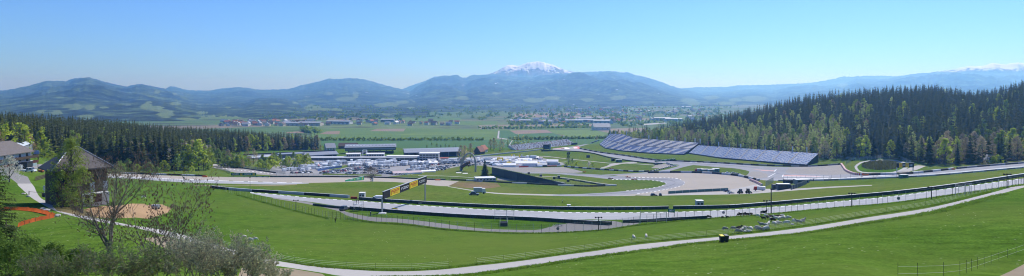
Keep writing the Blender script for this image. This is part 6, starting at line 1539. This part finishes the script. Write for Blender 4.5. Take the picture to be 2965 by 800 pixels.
def barn():
    A = G(163,598); L = 10.2; rz = R(49); W = 10.2; h = (598-487)/(F/A.y)
    lo = A.copy(); e = empty('barn', lo, rz, 'big dark timber barn with a hipped shingle roof and white ground floor', 'barn')
    MB().box((L/2,W/2,h*.5-.5),(L,W,h+1)).build('timber_wall', TIMBER, e); MB().box((L*.73,-.02,h*.12-.5),(L*.53,.14,h*.24+1)).build('plaster_wall', PLASTER, e)
    rf = hip_roof(L, W, h, 4.3, 3.9, 4.6, 1.2, .3).build('roof', SLATE, e); 
    rp = MB(); rp.tube((3.9,W/2,h+4.35),(L-4.6,W/2,h+4.35),.18,.18,6); rp.tube((L-4.6,W/2,h+4.35),(L+1.2,-1.2,h-.48),.12,.12,5); rp.tube((3.9,W/2,h+4.35),(-1.2,-1.2,h-.48),.12,.12,5); rp.build('ridge_cap', P_RAIL, rf)
    MB().box((L*.72,-1.1,h*.26),(L*.52,2.2,.25)).build('balcony', PLASTER, e)
    for x in (L*.47,L*.64,L*.97): MB().box((x,-2.0,h*.12),(.45,.45,h*.26+.4)).build('pillar', PLASTER, e)
    for x in (.70,.97): MB().box((L*x,-.06,h*.40),(1.0,.14,2.6)).build('window_panel', P_LGREY, e)
    for x in (.55,.80): MB().box((L*x,-.07,1.2),(1.9,.16,2.4)).build('door', W_WOOD if x < .6 else REDW, e)
    for i in range(5): MB().box((L*(i+.6)/5.5,-.06,h*.66),(.9,.12,1.1)).build('window', GLASS, e)
barn()
def road_sign():
    e = empty('road_sign', G(128,571), 0, 'round traffic signs on a post in the barn shadow', 'sign'); MB().tube((0,0,-.2),(0,0,2.9),.05,.05,6).build('post', P_RAIL, e)
    for z in (2.75,2.1): q = MB().tube((0,-.09,z),(0,-.05,z),.32,.32,16).build('sign_plate', P_LGREY, e)
    MB().box((.1,-.05,.55),(.7,.6,1.1)).build('box', P_DARK, e)
road_sign()
def boom():
    a, b = G(84,565), G(122,568); o0 = a.copy(); e = empty('boom_gate', o0, 0, 'thin wooden boom across the lane at the barn shadow', 'gate'); MB().tube((0,0,.9),tuple(b-a+Vector((0,0,.9))),.05,.05,6).build('boom', PLANK, e)
    for q in (Vector((0,0,0)), b-a): MB().box(tuple(q+Vector((0,0,.4))),(.14,.14,1.2)).build('post', PLANK, e)
boom()
def stone(px, py, r, label, seed):
    rr_ = random.Random(seed); bm = bmesh.new(); bmesh.ops.create_icosphere(bm, subdivisions=2, radius=r)
    for v in bm.verts: v.co *= 1+rr_.uniform(-.18,.18); v.co.z *= .6
    me = bpy.data.meshes.new('boulder'); bm.to_mesh(me); bm.free(); me.materials.append(STONE); p = G(px,py); p.z += r*.2; tag(link('boulder', me, None, p), label, 'stone')
stone(166,627,.6,'pale boulder at the tip of the orange netting',1); stone(123,607,.55,'boulder behind the upper orange netting',2); stone(134,612,.7,'largest boulder behind the orange netting',3); stone(68,563,.5,'stone at the inner bend of the lane',4); stone(150,629,.45,'small boulder in front of the netting tip',5); stone(82,570,.5,'stone beside the lane below the boom',6)
def netting(pl, h, label):
    P = walk(pl, .5); o0 = P[0].copy(); e = empty('safety_netting', o0, 0, label, 'netting'); b = MB(); r = random.Random(len(pl)); k0 = .2
    prev = None
    V = []; fs = []
    for i, p in enumerate(P):
        lean = Vector((r.uniform(-.12,.12), .18+r.uniform(-.12,.12), 0)); hh = h*r.uniform(.85,1.1)
        V += [tuple(p-o0+Vector((0,0,-.05))), tuple(p-o0+lean*.5+Vector((0,-.08,hh*.5))), tuple(p-o0+lean+Vector((0,0,hh)))]
    for i in range(len(P)-1): a = 3*i; fs += [(a,a+3,a+4,a+1),(a+1,a+4,a+5,a+2)]
    b.add(V, fs); b.build('net', leaf_mat('orange safety net', (.80,.17,.045), .05, .5, .15), e, smooth=True)
    for i in range(0, len(P), 5): MB().tube(tuple(P[i]-o0+Vector((0,.12,-.2))),tuple(P[i]-o0+Vector((0,.16,h*1.15))),.03,.03,5).build('stake', PLANK, e)
netting([(-30,612),(5,611),(40,609),(69,610),(100,614),(128,620),(155,628)], .75, 'upper run of orange safety netting on the slope'); netting([(157,630),(140,634),(114,639),(80,648),(48,659)], .75, 'lower run of orange safety netting on the slope')
# electric fences
def tape_fence(pl, h, n, step, label, m=P_WHITE, r=.009, pr=.018):
    P = walk(pl, step); o0 = P[0].copy(); e = empty('electric_fence', o0, 0, label, 'fence'); pm = MB().tube((0,0,-.3),(0,0,h+.05),pr,pr,5).mesh('post', P_POSTD)
    for p in P: link('post', pm, e, p-o0)
    for k in range(n):
        b = MB(); z = h*(k+.6)/n
        for p, q in zip(P[:-1], P[1:]): b.tube(p-o0+Vector((0,0,z)), q-o0+Vector((0,0,z)), r, r, 3, 0, False)
        b.build('tape', m, e)
tape_fence([(470,662),(560,690),(650,714),(760,747),(845,761),(932,772),(1100,782.5),(1250,780),(1381,766)], 1.0, 4, 5.5, 'white taped electric fence above the lower bend of the lane')
tape_fence([(1381,766),(1500,752),(1624,735),(1726,721),(1845,703),(2000,687),(2172,671),(2345,650),(2518,622),(2602,610),(2710,590.5),(2865,552.5),(2965,526)], 1.0, 4, 4.2, 'white taped electric fence between the sheep and the lane')
tape_fence([(2600,806),(2755,799),(2821,782),(2903,752.5),(2965,730),(3100,680)], .95, 2, 3.4, 'thin wire fence on dark posts at the lower right corner', P_LGREY, .006, .013)
# bins
def bin_(px, py, lid, label):
    e = empty('wheelie_bin', G(px,py), R(10), label, 'bin'); b = MB(); b.add([(-.24,-.28,.08),(.24,-.28,.08),(.24,.28,.08),(-.24,.28,.08),(-.30,-.36,1.0),(.30,-.36,1.0),(.30,.36,1.0),(-.30,.36,1.0)], [(0,3,2,1),(0,1,5,4),(1,2,6,5),(2,3,7,6),(3,0,4,7)]); b.build('body', mat('dark green plastic',(.02,.035,.03),.5,.15,2), e)
    MB().add([(-.33,-.40,1.0),(.33,-.40,1.0),(.33,.40,1.0),(-.33,.40,1.0),(-.30,-.36,1.08),(.30,-.36,1.08),(.30,.38,1.16),(-.30,.38,1.16)], [(0,3,2,1),(4,5,6,7),(0,1,5,4),(1,2,6,5),(2,3,7,6),(3,0,4,7)]).build('lid', lid, e)
    for x in (-.22,.22): MB().tube((x-.04,.3,.1),(x+.04,.3,.1),.1,.1,10).build('wheel', P_BLACK, e)
    MB().tube((-.24,.44,1.02),(.24,.44,1.02),.025,.025,6).build('handle', P_BLACK, e)
bin_(2090,702,P_YEL,'dark wheelie bin with a yellow lid at the lane edge'); bin_(2102.5,701,mat('dark green lid',(.015,.045,.04),.5,.1,2),'dark wheelie bin with a green lid beside the yellow lidded one')
# sheep
WOOL = mat('cream wool', (.68,.64,.55), .95, .15, 6); WOOLG = mat('grey wool', (.36,.34,.30), .95, .2, 6); WOOLD = mat('black wool', (.028,.024,.022), .95, .25, 6); WOOLB = mat('brown wool', (.11,.085,.065), .95, .2, 6)
SHM = {}
for nm, m in (('white',WOOL),('grey',WOOLG),('black',WOOLD),('brown',WOOLB)):
    SHM[nm] = [quadruped('sheep', m, 1.0, True, 1.12, .055), quadruped('sheep', m, 1.0, False, 1.12, .055)]
def lying(m):
    v = [(-.45,0,.20,.20),(-.1,0,.24,.26),(.25,0,.24,.24),(.45,0,.34,.15),(.60,0,.50,.10),(.76,0,.50,.07)]; e = [(i,i+1) for i in range(5)]
    for s in (-1,1): i = len(v); v += [(.35,s*.2,.08,.06),(.55,s*.22,.05,.045)]; e += [(2,i),(i,i+1)]
    return skin_mesh('sheep', v, e, m)
LIE = {'white': lying(WOOL), 'grey': lying(WOOLG)}
Z = lambda x, y: (2080+x/6.319, 600+y/6.319)
FL = [('black',380,168,180),('black',425,166,175),('black',455,162,10),('black',497,160,0),('black',540,162,170),('black',583,160,0),('black',822,138,0,1.35),('white',735,186,100),('white',875,186,170),('black',825,236,185),
 ('brown',925,222,180),('brown',970,210,170),('black',1010,206,180),('brown',1050,204,5),('black',1100,204,0),('white',1160,196,10),('black',1000,262,185),('white',972,258,200),('white',1060,240,120),('white',1120,234,60),('white',1165,228,20),('white',1208,222,80),
 ('white',1290,226,190),('white',1395,300,95),('grey',1475,312,170),('grey',1535,300,10),('white',1028,334,120),('white',1070,322,30),('white',1130,318,180,.75),('white',1250,328,-10),('lie',1350,328,0,.7),('grey',800,360,180),('white',882,352,110,.7),('white',920,342,60),
 ('grey',130,434,180),('grey',290,432,170),('black',370,424,20),('grey',505,418,150),('grey',380,484,180),('grey',425,470,10),('white',470,440,20),('lie',500,470,0),('white',600,436,80),('lie',575,466,180),('grey',720,412,175),('grey',770,444,180),('brown',830,436,0),('white',870,436,10),('brown',172,206,180,.8),
 ('black',-172,212,170),('brown',70,208,30,.8)]
cnt = {}; order = []
for it in FL:
    nm, x, y, a = it[:4]; k = it[4] if len(it) > 4 else 1.0; order.append((x, y, nm, a, k))
order.sort()
def band_of(y): return 'along the wire fence' if y < 190 else 'in the upper huddle' if y < 265 else 'in the loose middle group' if y < 365 else 'of the group beside the lane'
tot = {}
for x, y, nm, a, k in order: tot[(nm, band_of(y))] = tot.get((nm, band_of(y)), 0)+1
for x, y, nm, a, k in order:
    p = G(*Z(x, y)); me = LIE['white'] if nm == 'lie' else SHM[nm][0 if rnd.random() < .8 else 1]
    o = link('sheep', me, None, p, R(a)+rnd.uniform(-.25,.25)); k *= rnd.uniform(.98,1.14); o.scale = (k,k,k); key = (nm, band_of(y)); i = cnt.get(key, 0); cnt[key] = i+1
    col = 'white lying' if nm == 'lie' else f'{nm} standing'
    tag(o, f'{ordn(i)} {col} sheep from the left {band_of(y)}' if tot[key] > 1 else f'only {col} sheep {band_of(y)}', 'sheep', 'flock of sheep on the right meadow')
for px, py, a, l in ((1835,693,100,'left one of two white sheep alone on the middle meadow'),(1871,690,80,'right one of two white sheep alone on the middle meadow'),(707,691,180,'white sheep farthest up the left meadow'),(727,700,160,'left sheep of the pair below it on the left meadow'),(737,698,20,'right sheep of the pair on the left meadow')):
    tag(link('sheep', SHM['white'][0], None, G(px,py), R(a)), l, 'sheep')
# people
CL = {'black':mat('black clothes',(.02,.02,.025),.9,.2,3),'white':mat('white shirt',(.6,.6,.58),.9,.1,3),'navy':mat('navy clothes',(.02,.03,.07),.9,.2,3),'orange':mat('orange overall',(.5,.13,.03),.9,.1,3),'green':mat('olive clothes',(.06,.08,.03),.9,.2,3)}
SKIN = mat('skin', (.42,.25,.18), .6, .06, 4); HAIR = mat('brown hair', (.05,.03,.02), .8, .2, 6)
def person(p, rz, top, legs, label, step=.12, hat=None, arms=.2):
    """one continuous body 1.76 m tall, clothes by height, a face, ears and hair"""
    v = [(0,0,.95,(.15,.11)),(0,0,1.18,(.135,.10)),(0,0,1.38,(.17,.10)),(0,0,1.48,(.07,.07)),(0,.01,1.56,(.062,.07)),(0,.015,1.66,(.082,.10)),(0,.01,1.74,(.06,.075))]
    e = [(0,1),(1,2),(2,3),(3,4),(4,5),(5,6)]
    for s in (-1,1):
        i = len(v); v += [(s*.09,0,.86,(.085,.09)),(s*.10,-s*step*.5,.48,(.062,.065)),(s*.10,-s*step,.09,(.045,.05)),(s*.11,-s*step-.13,.04,(.04,.03))]; e += [(0,i),(i,i+1),(i+1,i+2),(i+2,i+3)]
        i = len(v); v += [(s*.20,0,1.39,(.058,.06)),(s*.25,.02,1.13,(.045,.045)),(s*.24,-arms,.93,(.034,.034)),(s*.235,-arms-.07,.86,(.03,.024))]; e += [(2,i),(i,i+1),(i+1,i+2),(i+2,i+3)]
    me = skin_mesh('person', v, e, [CL[legs], CL[top], SKIN], 1)
    for f in me.polygons:
        c = f.center; f.material_index = 0 if c.z < .94 and abs(c.x) < .19 else 2 if (c.z > 1.47 or (c.z < .92 and abs(c.x) > .19)) else 1
    o = link('person', me, None, p, rz); tag(o, label, 'person')
    h = MB(); 
    bm = bmesh.new(); bmesh.ops.create_uvsphere(bm, u_segments=10, v_segments=7, radius=.112); 
    for w in bm.verts: w.co.y = w.co.y*1.08+.035; w.co.z = w.co.z*.85+1.695
    mh = bpy.data.meshes.new('helmet' if hat else 'hair'); bm.to_mesh(mh); bm.free(); mh.materials.append(hat or HAIR); link('helmet' if hat else 'hair', mh, o)
    f = MB()
    for s in (-1,1): f.box((s*.035,-.092,1.665),(.022,.015,.014),0)
    f.build('eyes', P_BLACK, o); MB().box((0,-.105,1.635),(.024,.035,.04),0,0,.6).build('nose', SKIN, o); MB().box((0,-.09,1.595),(.05,.015,.012)).build('mouth', mat('lips',(.3,.1,.09),.6,.1,4), o)
    for s in (-1,1): MB().box((s*.092,.01,1.645),(.02,.04,.06)).build('ear', SKIN, o)
    return o
person(G(971,646), R(200), 'green', 'black', 'person in dark clothes walking on the meadow left of the service road', .2); person(G(1073,627), R(150), 'navy', 'navy', 'marshal with a white helmet standing on the verge left of the gantry', .08, P_WHITE)
person(G(1628,589), R(90), 'white', 'black', 'person in a white shirt walking alone on the infield grass', .2); person(G(2348,524.5), R(170), 'navy', 'black', 'left one of two people behind the white wall of the wide corner'); person(G(2356,524.8), R(190), 'black', 'navy', 'right one of two people behind the white wall of the wide corner')
q = G(1038,610); person(q+Vector((-.8,.3,2.45)), R(120), 'black', 'black', 'camera operator in black on top of the scaffold tower', .05)
person(G(2144,559)+Vector((0,-1,0)), R(20), 'navy', 'navy', 'person standing beside the small dark tractor', .05)
# ---- trees and shrubs of the near slope
BIRCH_L = leaf_mat('young birch leaves', (.26,.34,.065), .12, .45, .4); HEDGE_L = leaf_mat('dark hedge leaves', (.135,.225,.04), .2, .45, .4); CATKIN = leaf_mat('brown catkins', (.22,.125,.085), .2, .3, .4); BUD = leaf_mat('pale willow buds', (.50,.50,.29), .2, .5, .4); TWIG = mat('dark grey twigs', (.19,.165,.13), .95, .3, 5)
broad_parts('birch', BIRCH_L, G(203,600), 15.8, 'light green birch standing in front of the barn', 401, 'birch_tree', wide=4.0, clusters=150, per=30, leaf=.18, low=.12, top=.95)
broad_parts('birch', BIRCH_L, G(178,603), 8.5, 'smaller leafy birch left of the tall one', 402, 'birch_tree', wide=2.4, clusters=60, per=22, leaf=.17, low=.06, top=.7)
broad_parts('bush', BIRCH_L, G(238,607), 9.5, 'loose young tree at the barn corner above the log rails', 403, wide=3.6, clusters=90, per=26, leaf=.17, low=.06, top=.7)
broad_parts('brown', L_BROWN, G(338,560), 11.5, 'reddish brown bare crowned tree behind the barn', 404, wide=4.6, clusters=85, per=20, leaf=.16, low=.15, top=.7)
broad_parts('white', leaf_mat('grey white blossom', (.55,.56,.46), .1, .35, .3), G(27,528), 8.0, 'pale blossoming tree in front of the alpine house', 405, 'blossoming_tree', wide=3.6, clusters=80, per=22, leaf=.18, low=.15, top=.7)
broad_parts('white', L_WHITE, G(243,470), 8, 'pale budding tree behind the barn roof', 406, 'budding_tree', wide=3.0, clusters=50, per=16, leaf=.3)
broad_parts('green', L_FRESH, G(150,470), 7, 'yellow green bush line behind the steel frame', 407, 'bush', wide=5.0, clusters=50, per=18, leaf=.36, low=.05, top=.5)
broad_parts('green', L_FRESH, G(112,462), 8, 'fresh green bush behind the house roof', 408, 'bush', wide=5.0, clusters=50, per=18, leaf=.36, low=.05, top=.5)
def bough_spruce(p, h, R0, label, seed, nwh=30):
    """near spruce: drooping boughs set with many needle sprays"""
    r = random.Random(seed); V = []; Q = []; t = MB(); t.tube((0,0,-.5),(0,0,h),.22,.03,8)
    for k in range(nwh):
        f = k/nwh; z = h*(.04+.93*f); L = R0*(1-f)**.75+.25
        for b in range(7):
            a = 6.283*(b+r.random())/7; l = L*r.uniform(.75,1.15); pr = Vector((0,0,z)); n = max(3, int(l/.28))
            d = Vector((math.cos(a), math.sin(a), 0))
            tip = d*l+Vector((0,0,z-l*.35+.10*l)); t.tube((0,0,z), tuple(d*l*.6+Vector((0,0,z-l*.26))), .03, .015, 4, 0, False)
            for i in range(1, n+1):
                q = i/n; c = d*l*q+Vector((0,0,z-l*(.5*q-.2*q*q))); w = .32*(1-q*.5)
                for s in (-1,0,1):
                    dd = (d*r.uniform(.4,.9)+Vector((-d.y,d.x,0))*s*.8+Vector((0,0,-.55+r.uniform(-.2,.2)))).normalized(); ln = r.uniform(.3,.6)*(1 if s else .8); u = dd.cross(Vector((0,0,1))).normalized()*.07
                    o = len(V); V += [tuple(c-u), tuple(c+u), tuple(c+dd*ln+u*.3), tuple(c+dd*ln-u*.3)]; Q.append((o,o+1,o+2,o+3))
    e = empty('spruce_tree', p, 0, label, 'tree'); link('crown', np_mesh('crown', np.array(V), np.array(Q), L_SPRUCE2), e); t.build('trunk', BARK, e)
L_SPRUCE2 = leaf_mat('near spruce needles', (.055,.085,.022), .1, .15, .45)
bough_spruce(GY(-22,66), 11.5, 3.3, 'dark spruce with drooping boughs at the left edge of the photo', 501)
bough_spruce(GY(18,58), 4.6, 2.6, 'low dark spruce tip leaning over the orange netting', 502, 18)
def twig_tree(name, p, label, seed, h, spread, trunk=.16, levels=4, fork=.42, leafm=None, nleaf=2, leaf=.05, hang=False, stems=1, lean=0.0, up=.35, cat='tree', kids=(5,4,4), low=.0, leaf_at=2, shapek=1.0):
    r = random.Random(seed); t = MB(); V = []; Q = []
    def grow(a, d, L, rad, lv):
        n = 4 if lv < 2 else 2; pts = [a]; q = a.copy(); dd = d.copy()
        for i in range(n):
            dd = (dd+Vector((r.gauss(0,.10), r.gauss(0,.10), r.gauss(0,.07)+up*.10))).normalized(); q = q+dd*(L/n); pts.append(q.copy())
        for i in range(n): t.tube(pts[i], pts[i+1], rad*(1-.72*i/n), rad*(1-.72*(i+1)/n), 6 if lv == 0 else 4 if lv < 2 else 3, 0, False)
        if lv >= leaf_at and leafm:
            for _ in range(nleaf):
                c = pts[r.randrange(1, len(pts))]+Vector((r.gauss(0,.04), r.gauss(0,.04), r.gauss(0,.03)))
                dl = Vector((r.gauss(0,.5), r.gauss(0,.5), -1.6)).normalized() if hang else Vector((r.gauss(0,1), r.gauss(0,1), r.gauss(.3,.8))).normalized()
                s = leaf*r.uniform(.6,1.4); u = dl.orthogonal().normalized()*s*(.30 if hang else .5); o = len(V); V.extend([tuple(c-u), tuple(c+u), tuple(c+dl*s*1.7+u*.4), tuple(c+dl*s*1.7-u*.4)]); Q.append((o,o+1,o+2,o+3))
        if lv < levels:
            m = kids[min(lv, len(kids)-1)]
            for k in range(m):
                f = r.uniform(.30 if lv else .28+low, 1.0); i = min(n-1, int(f*n)); c = pts[i].lerp(pts[i+1], f*n-i)
                az = r.uniform(0, 6.283); ax = dd.orthogonal().normalized(); ax.rotate(Matrix.Rotation(az, 3, dd)); nd = (dd*.72+ax*r.uniform(.55,.95)*shapek+Vector((0,0,up*.5))).normalized()
                grow(c, nd, L*r.uniform(.42,.66), max(rad*(1-.7*f)*.64, .011), lv+1)
            if lv < 2: grow(pts[-1], (dd+Vector((r.gauss(0,.2), r.gauss(0,.2), .1))).normalized(), L*.6, rad*.3, lv+1)
    for s_ in range(stems):
        a = s_*6.283/max(1,stems)+r.random(); d0 = Vector((math.cos(a)*spread, math.sin(a)*spread, 1)).normalized() if stems > 1 else Vector((lean,0,1)).normalized()
        base = Vector((math.cos(a)*.25, math.sin(a)*.25, -.3)) if stems > 1 else Vector((0,0,-.4))
        grow(base, d0, h*r.uniform(.8,1.05)*(.62 if levels > 2 else .8), trunk, 0)
    e = empty(name, p, 0, label, cat); t.build('trunk' if cat == 'tree' else 'stems', TWIG, e)
    if V: link('buds' if cat == 'tree' else 'leaves', np_mesh('buds', np.array(V), np.array(Q), leafm), e)
    return e
twig_tree('bare_tree', GY(318,54), 'tall bare tree with brown catkins in the lower left foreground', 615, 11.6, .4, .24, 4, leafm=CATKIN, nleaf=1, leaf=.085, hang=True, kids=(9,6,5,3), up=.30, shapek=1.0)
twig_tree('bare_tree', GY(468,52), 'slender leaning bare tree right of the tall bare tree', 622, 7.6, .5, .10, 3, leafm=CATKIN, nleaf=2, leaf=.085, hang=True, stems=4, kids=(6,5,4), up=.35)
tot_s = [(520,50,3.4),(590,49,3.7),(650,50,3.5),(705,48,2.9),(760,52,2.2),(555,45,3.0),(630,44,2.9),(700,45,2.4),(800,47,1.3)]
for i, (u, Y, h) in enumerate(tot_s):
    twig_tree('willow_shrub', GY(u,Y*.85), f'{ordn(i) if 0 else ("tall","tallest","dense","loose","small","front","front middle","front right","last tiny")[i]} silvery budding willow shrub beside the lower bend of the lane', 700+i, h*.9, .55, .03, 3, leafm=BUD, nleaf=3, leaf=.056, stems=6, kids=(5,4,3), up=.5, cat='shrub', leaf_at=1)
def leafy(px, Y, h, wide, label, seed, m=HEDGE_L, n=70, per=44, leaf=.085):
    broad_parts('bush', m, GY(px,Y), h, label, seed, 'leafy_shrub', wide=wide, clusters=n, per=per, leaf=leaf, low=.06, top=.5)
leafy(-10,52,3.6,2.6,'dark green shrub in the lower left corner',801); leafy(70,50,3.0,2.4,'leafy green shrub right of the corner shrub',802); leafy(150,48,2.3,2.2,'lower green shrub under the netting',803)
leafy(225,47,1.9,2.0,'small green shrub left of the bare tree foot',804,HEDGE_L); leafy(30,44,2.6,2.6,'front green shrub at the bottom edge',805)
for i, (u, Y, h) in enumerate([(110,45,2.5),(200,46,2.2),(280,46,2.9),(350,45,2.7),(410,46,2.5),(460,45,2.4)]):
    twig_tree('twiggy_shrub', GY(u,Y*.86), ('twiggy grey green shrub between the two leafy ones','twiggy shrub with fresh leaves left of the bare tree','fine twiggy shrub at the bare tree foot','fine twiggy shrub right of the bare tree foot','broad twiggy shrub under the leaning bare tree','twiggy shrub left of the willow shrubs')[i], 900+i, h*.86, .6, .025, 3, leafm=leaf_mat(f'twig leaves {i}', (.25,.31,.11), .15, .4, .4), nleaf=2, leaf=.06, stems=6, kids=(5,4,3), up=.45, cat='shrub', leaf_at=1)
# rough grass tufts along the lanes and fences
def tufts(pls, n, h, m, label, jitter=2.0, seed=1, dens_=None):
    r = random.Random(seed); V = []; Q = []
    pts = []
    for pl in pls:
        c = curve(pl, 5); pts += [(G(*a), G(*b)) for a, b in zip(c[:-1], c[1:])]
    tot_ = sum((b-a).length for a, b in pts)
    for a, b in pts:
        for _ in range(max(1, int(n*(b-a).length/tot_))):
            p = a.lerp(b, r.random()); p.x += r.gauss(0,jitter*.5); p.y += r.gauss(0,jitter*.5); p.z = H(p.x,p.y); hh = h*r.uniform(.5,1.4)
            for _ in range(3):
                d = r.uniform(0,6.28); w = .05+.04*r.random(); lx, ly = r.gauss(0,.12), r.gauss(0,.12); dx, dy = w*math.cos(d), w*math.sin(d)
                o = len(V); V += [(p.x-dx,p.y-dy,p.z-.03),(p.x+dx,p.y+dy,p.z-.03),(p.x+lx+dx*.3,p.y+ly+dy*.3,p.z+hh),(p.x+lx-dx*.3,p.y+ly-dy*.3,p.z+hh)]; Q.append((o,o+1,o+2,o+3))
    tag(link('grass_tufts', np_mesh('grass_tufts', np.array(V), np.array(Q), m)), label, 'grass', kind='stuff')
TUFT = leaf_mat('long verge grass', (.20,.34,.045), .2, .5, .4)
tufts([[(1003,634),(1088,645.5),(1192,653),(1295,666.5),(1410,673.5),(1500,676.5),(1628,674.5),(1752,666.5),(1854,652.5),(2031,635.5),(2207,623),(2418,602.5),(2600,587.5),(2963,536)], [(688,565.5),(843,608.5),(950,633.5)]], 9000, .28, TUFT, 'long grass growing along the foot of the wire fences', .8, 2)
tufts([[(1100,806),(1250,804),(1370,797),(1500,779),(1624,761),(1741,743),(1914,721),(2000,708),(2172,692),(2345,674),(2518,646),(2710,614),(2903,563)]], 9000, .20, TUFT, 'ragged lush grass along the lower edge of the lane', 1.2, 3)
tufts([[(1100,784),(1250,781),(1381,767),(1500,754),(1624,737),(1726,723),(1845,705),(2000,690),(2172,674),(2345,653),(2518,625),(2710,594),(2865,556)], [(760,745),(932,772.5),(1100,783)]], 7000, .22, TUFT, 'ragged grass between the lane and the taped fence', .8, 4)
# ------------------------------------------------------------------ light, air and camera
SUN_AZ, SUN_EL = R(32), R(47)           # bearing to the right of the view, height
w = bpy.data.worlds.new('World'); SC.world = w; w.use_nodes = True
nt = w.node_tree; bg = nt.nodes['Background']
sky = nt.nodes.new('ShaderNodeTexSky'); sky.sky_type = 'NISHITA'; sky.sun_disc = False
sky.sun_elevation = SUN_EL; sky.sun_rotation = SUN_AZ
sky.altitude = 700; sky.air_density = 1.0; sky.dust_density = .5; sky.ozone_density = 4.0
tint = nt.nodes.new('ShaderNodeMix'); tint.data_type = 'RGBA'; tint.blend_type = 'MULTIPLY'; tint.inputs['Factor'].default_value = 1
tint.inputs['B'].default_value = (.435, .665, 1.08, 1); nt.links.new(sky.outputs['Color'], tint.inputs['A'])
nt.links.new(tint.outputs['Result'], bg.inputs['Color']); bg.inputs['Strength'].default_value = .145
sd = bpy.data.lights.new('sun', 'SUN'); sd.energy = 5.0; sd.angle = R(.53); sd.color = (1, .955, .89)
so = bpy.data.objects.new('sun', sd); COL.objects.link(so)
dirv = Vector((math.sin(SUN_AZ)*math.cos(SUN_EL), math.cos(SUN_AZ)*math.cos(SUN_EL), math.sin(SUN_EL)))
so.rotation_euler = dirv.to_track_quat('Z', 'Y').to_euler(); so.location = (0, 0, 300)
def haze():
    m = bpy.data.materials.new('valley haze'); m.use_nodes = True; t = m.node_tree
    t.nodes.remove(t.nodes['Principled BSDF'])
    s = t.nodes.new('ShaderNodeVolumeScatter'); s.inputs['Color'].default_value = (.19,.50,1,1)
    s.inputs['Density'].default_value = 1.22e-4; s.inputs['Anisotropy'].default_value = .6
    m.cycles.volume_sampling = 'DISTANCE'
    t.links.new(s.outputs[0], t.nodes['Material Output'].inputs['Volume'])
    b = MB(); b.box((0, 9250, 100), (46000, 21500, 860))
    tag(b.build('haze', m), kind='structure')
if HAZE: haze()
cd = bpy.data.cameras.new('camera'); co = bpy.data.objects.new('camera', cd); COL.objects.link(co)
co.location = (0, 0, CAMZ); co.rotation_euler = (R(90), 0, 0)
cd.sensor_fit = 'HORIZONTAL'; cd.sensor_width = 36; cd.lens = 36*F/2965; cd.shift_x = 0
cd.shift_y = -(400-CY)/2965; cd.clip_start = .5; cd.clip_end = 60000
SC.camera = co
SC.view_settings.view_transform = 'Standard'; SC.view_settings.look = 'None'; SC.view_settings.exposure = 0; SC.view_settings.gamma = 1
SC.cycles.use_adaptive_sampling = False; SC.cycles.sample_clamp_indirect = 2.0; SC.cycles.use_denoising = True; SC.cycles.filter_width = 1.05; SC.cycles.denoising_prefilter = 'ACCURATE'
SC.cycles.max_bounces = 5; SC.cycles.diffuse_bounces = 2; SC.cycles.glossy_bounces = 2; SC.cycles.transmission_bounces = 3
SC.cycles.volume_bounces = 2; SC.cycles.transparent_max_bounces = 8
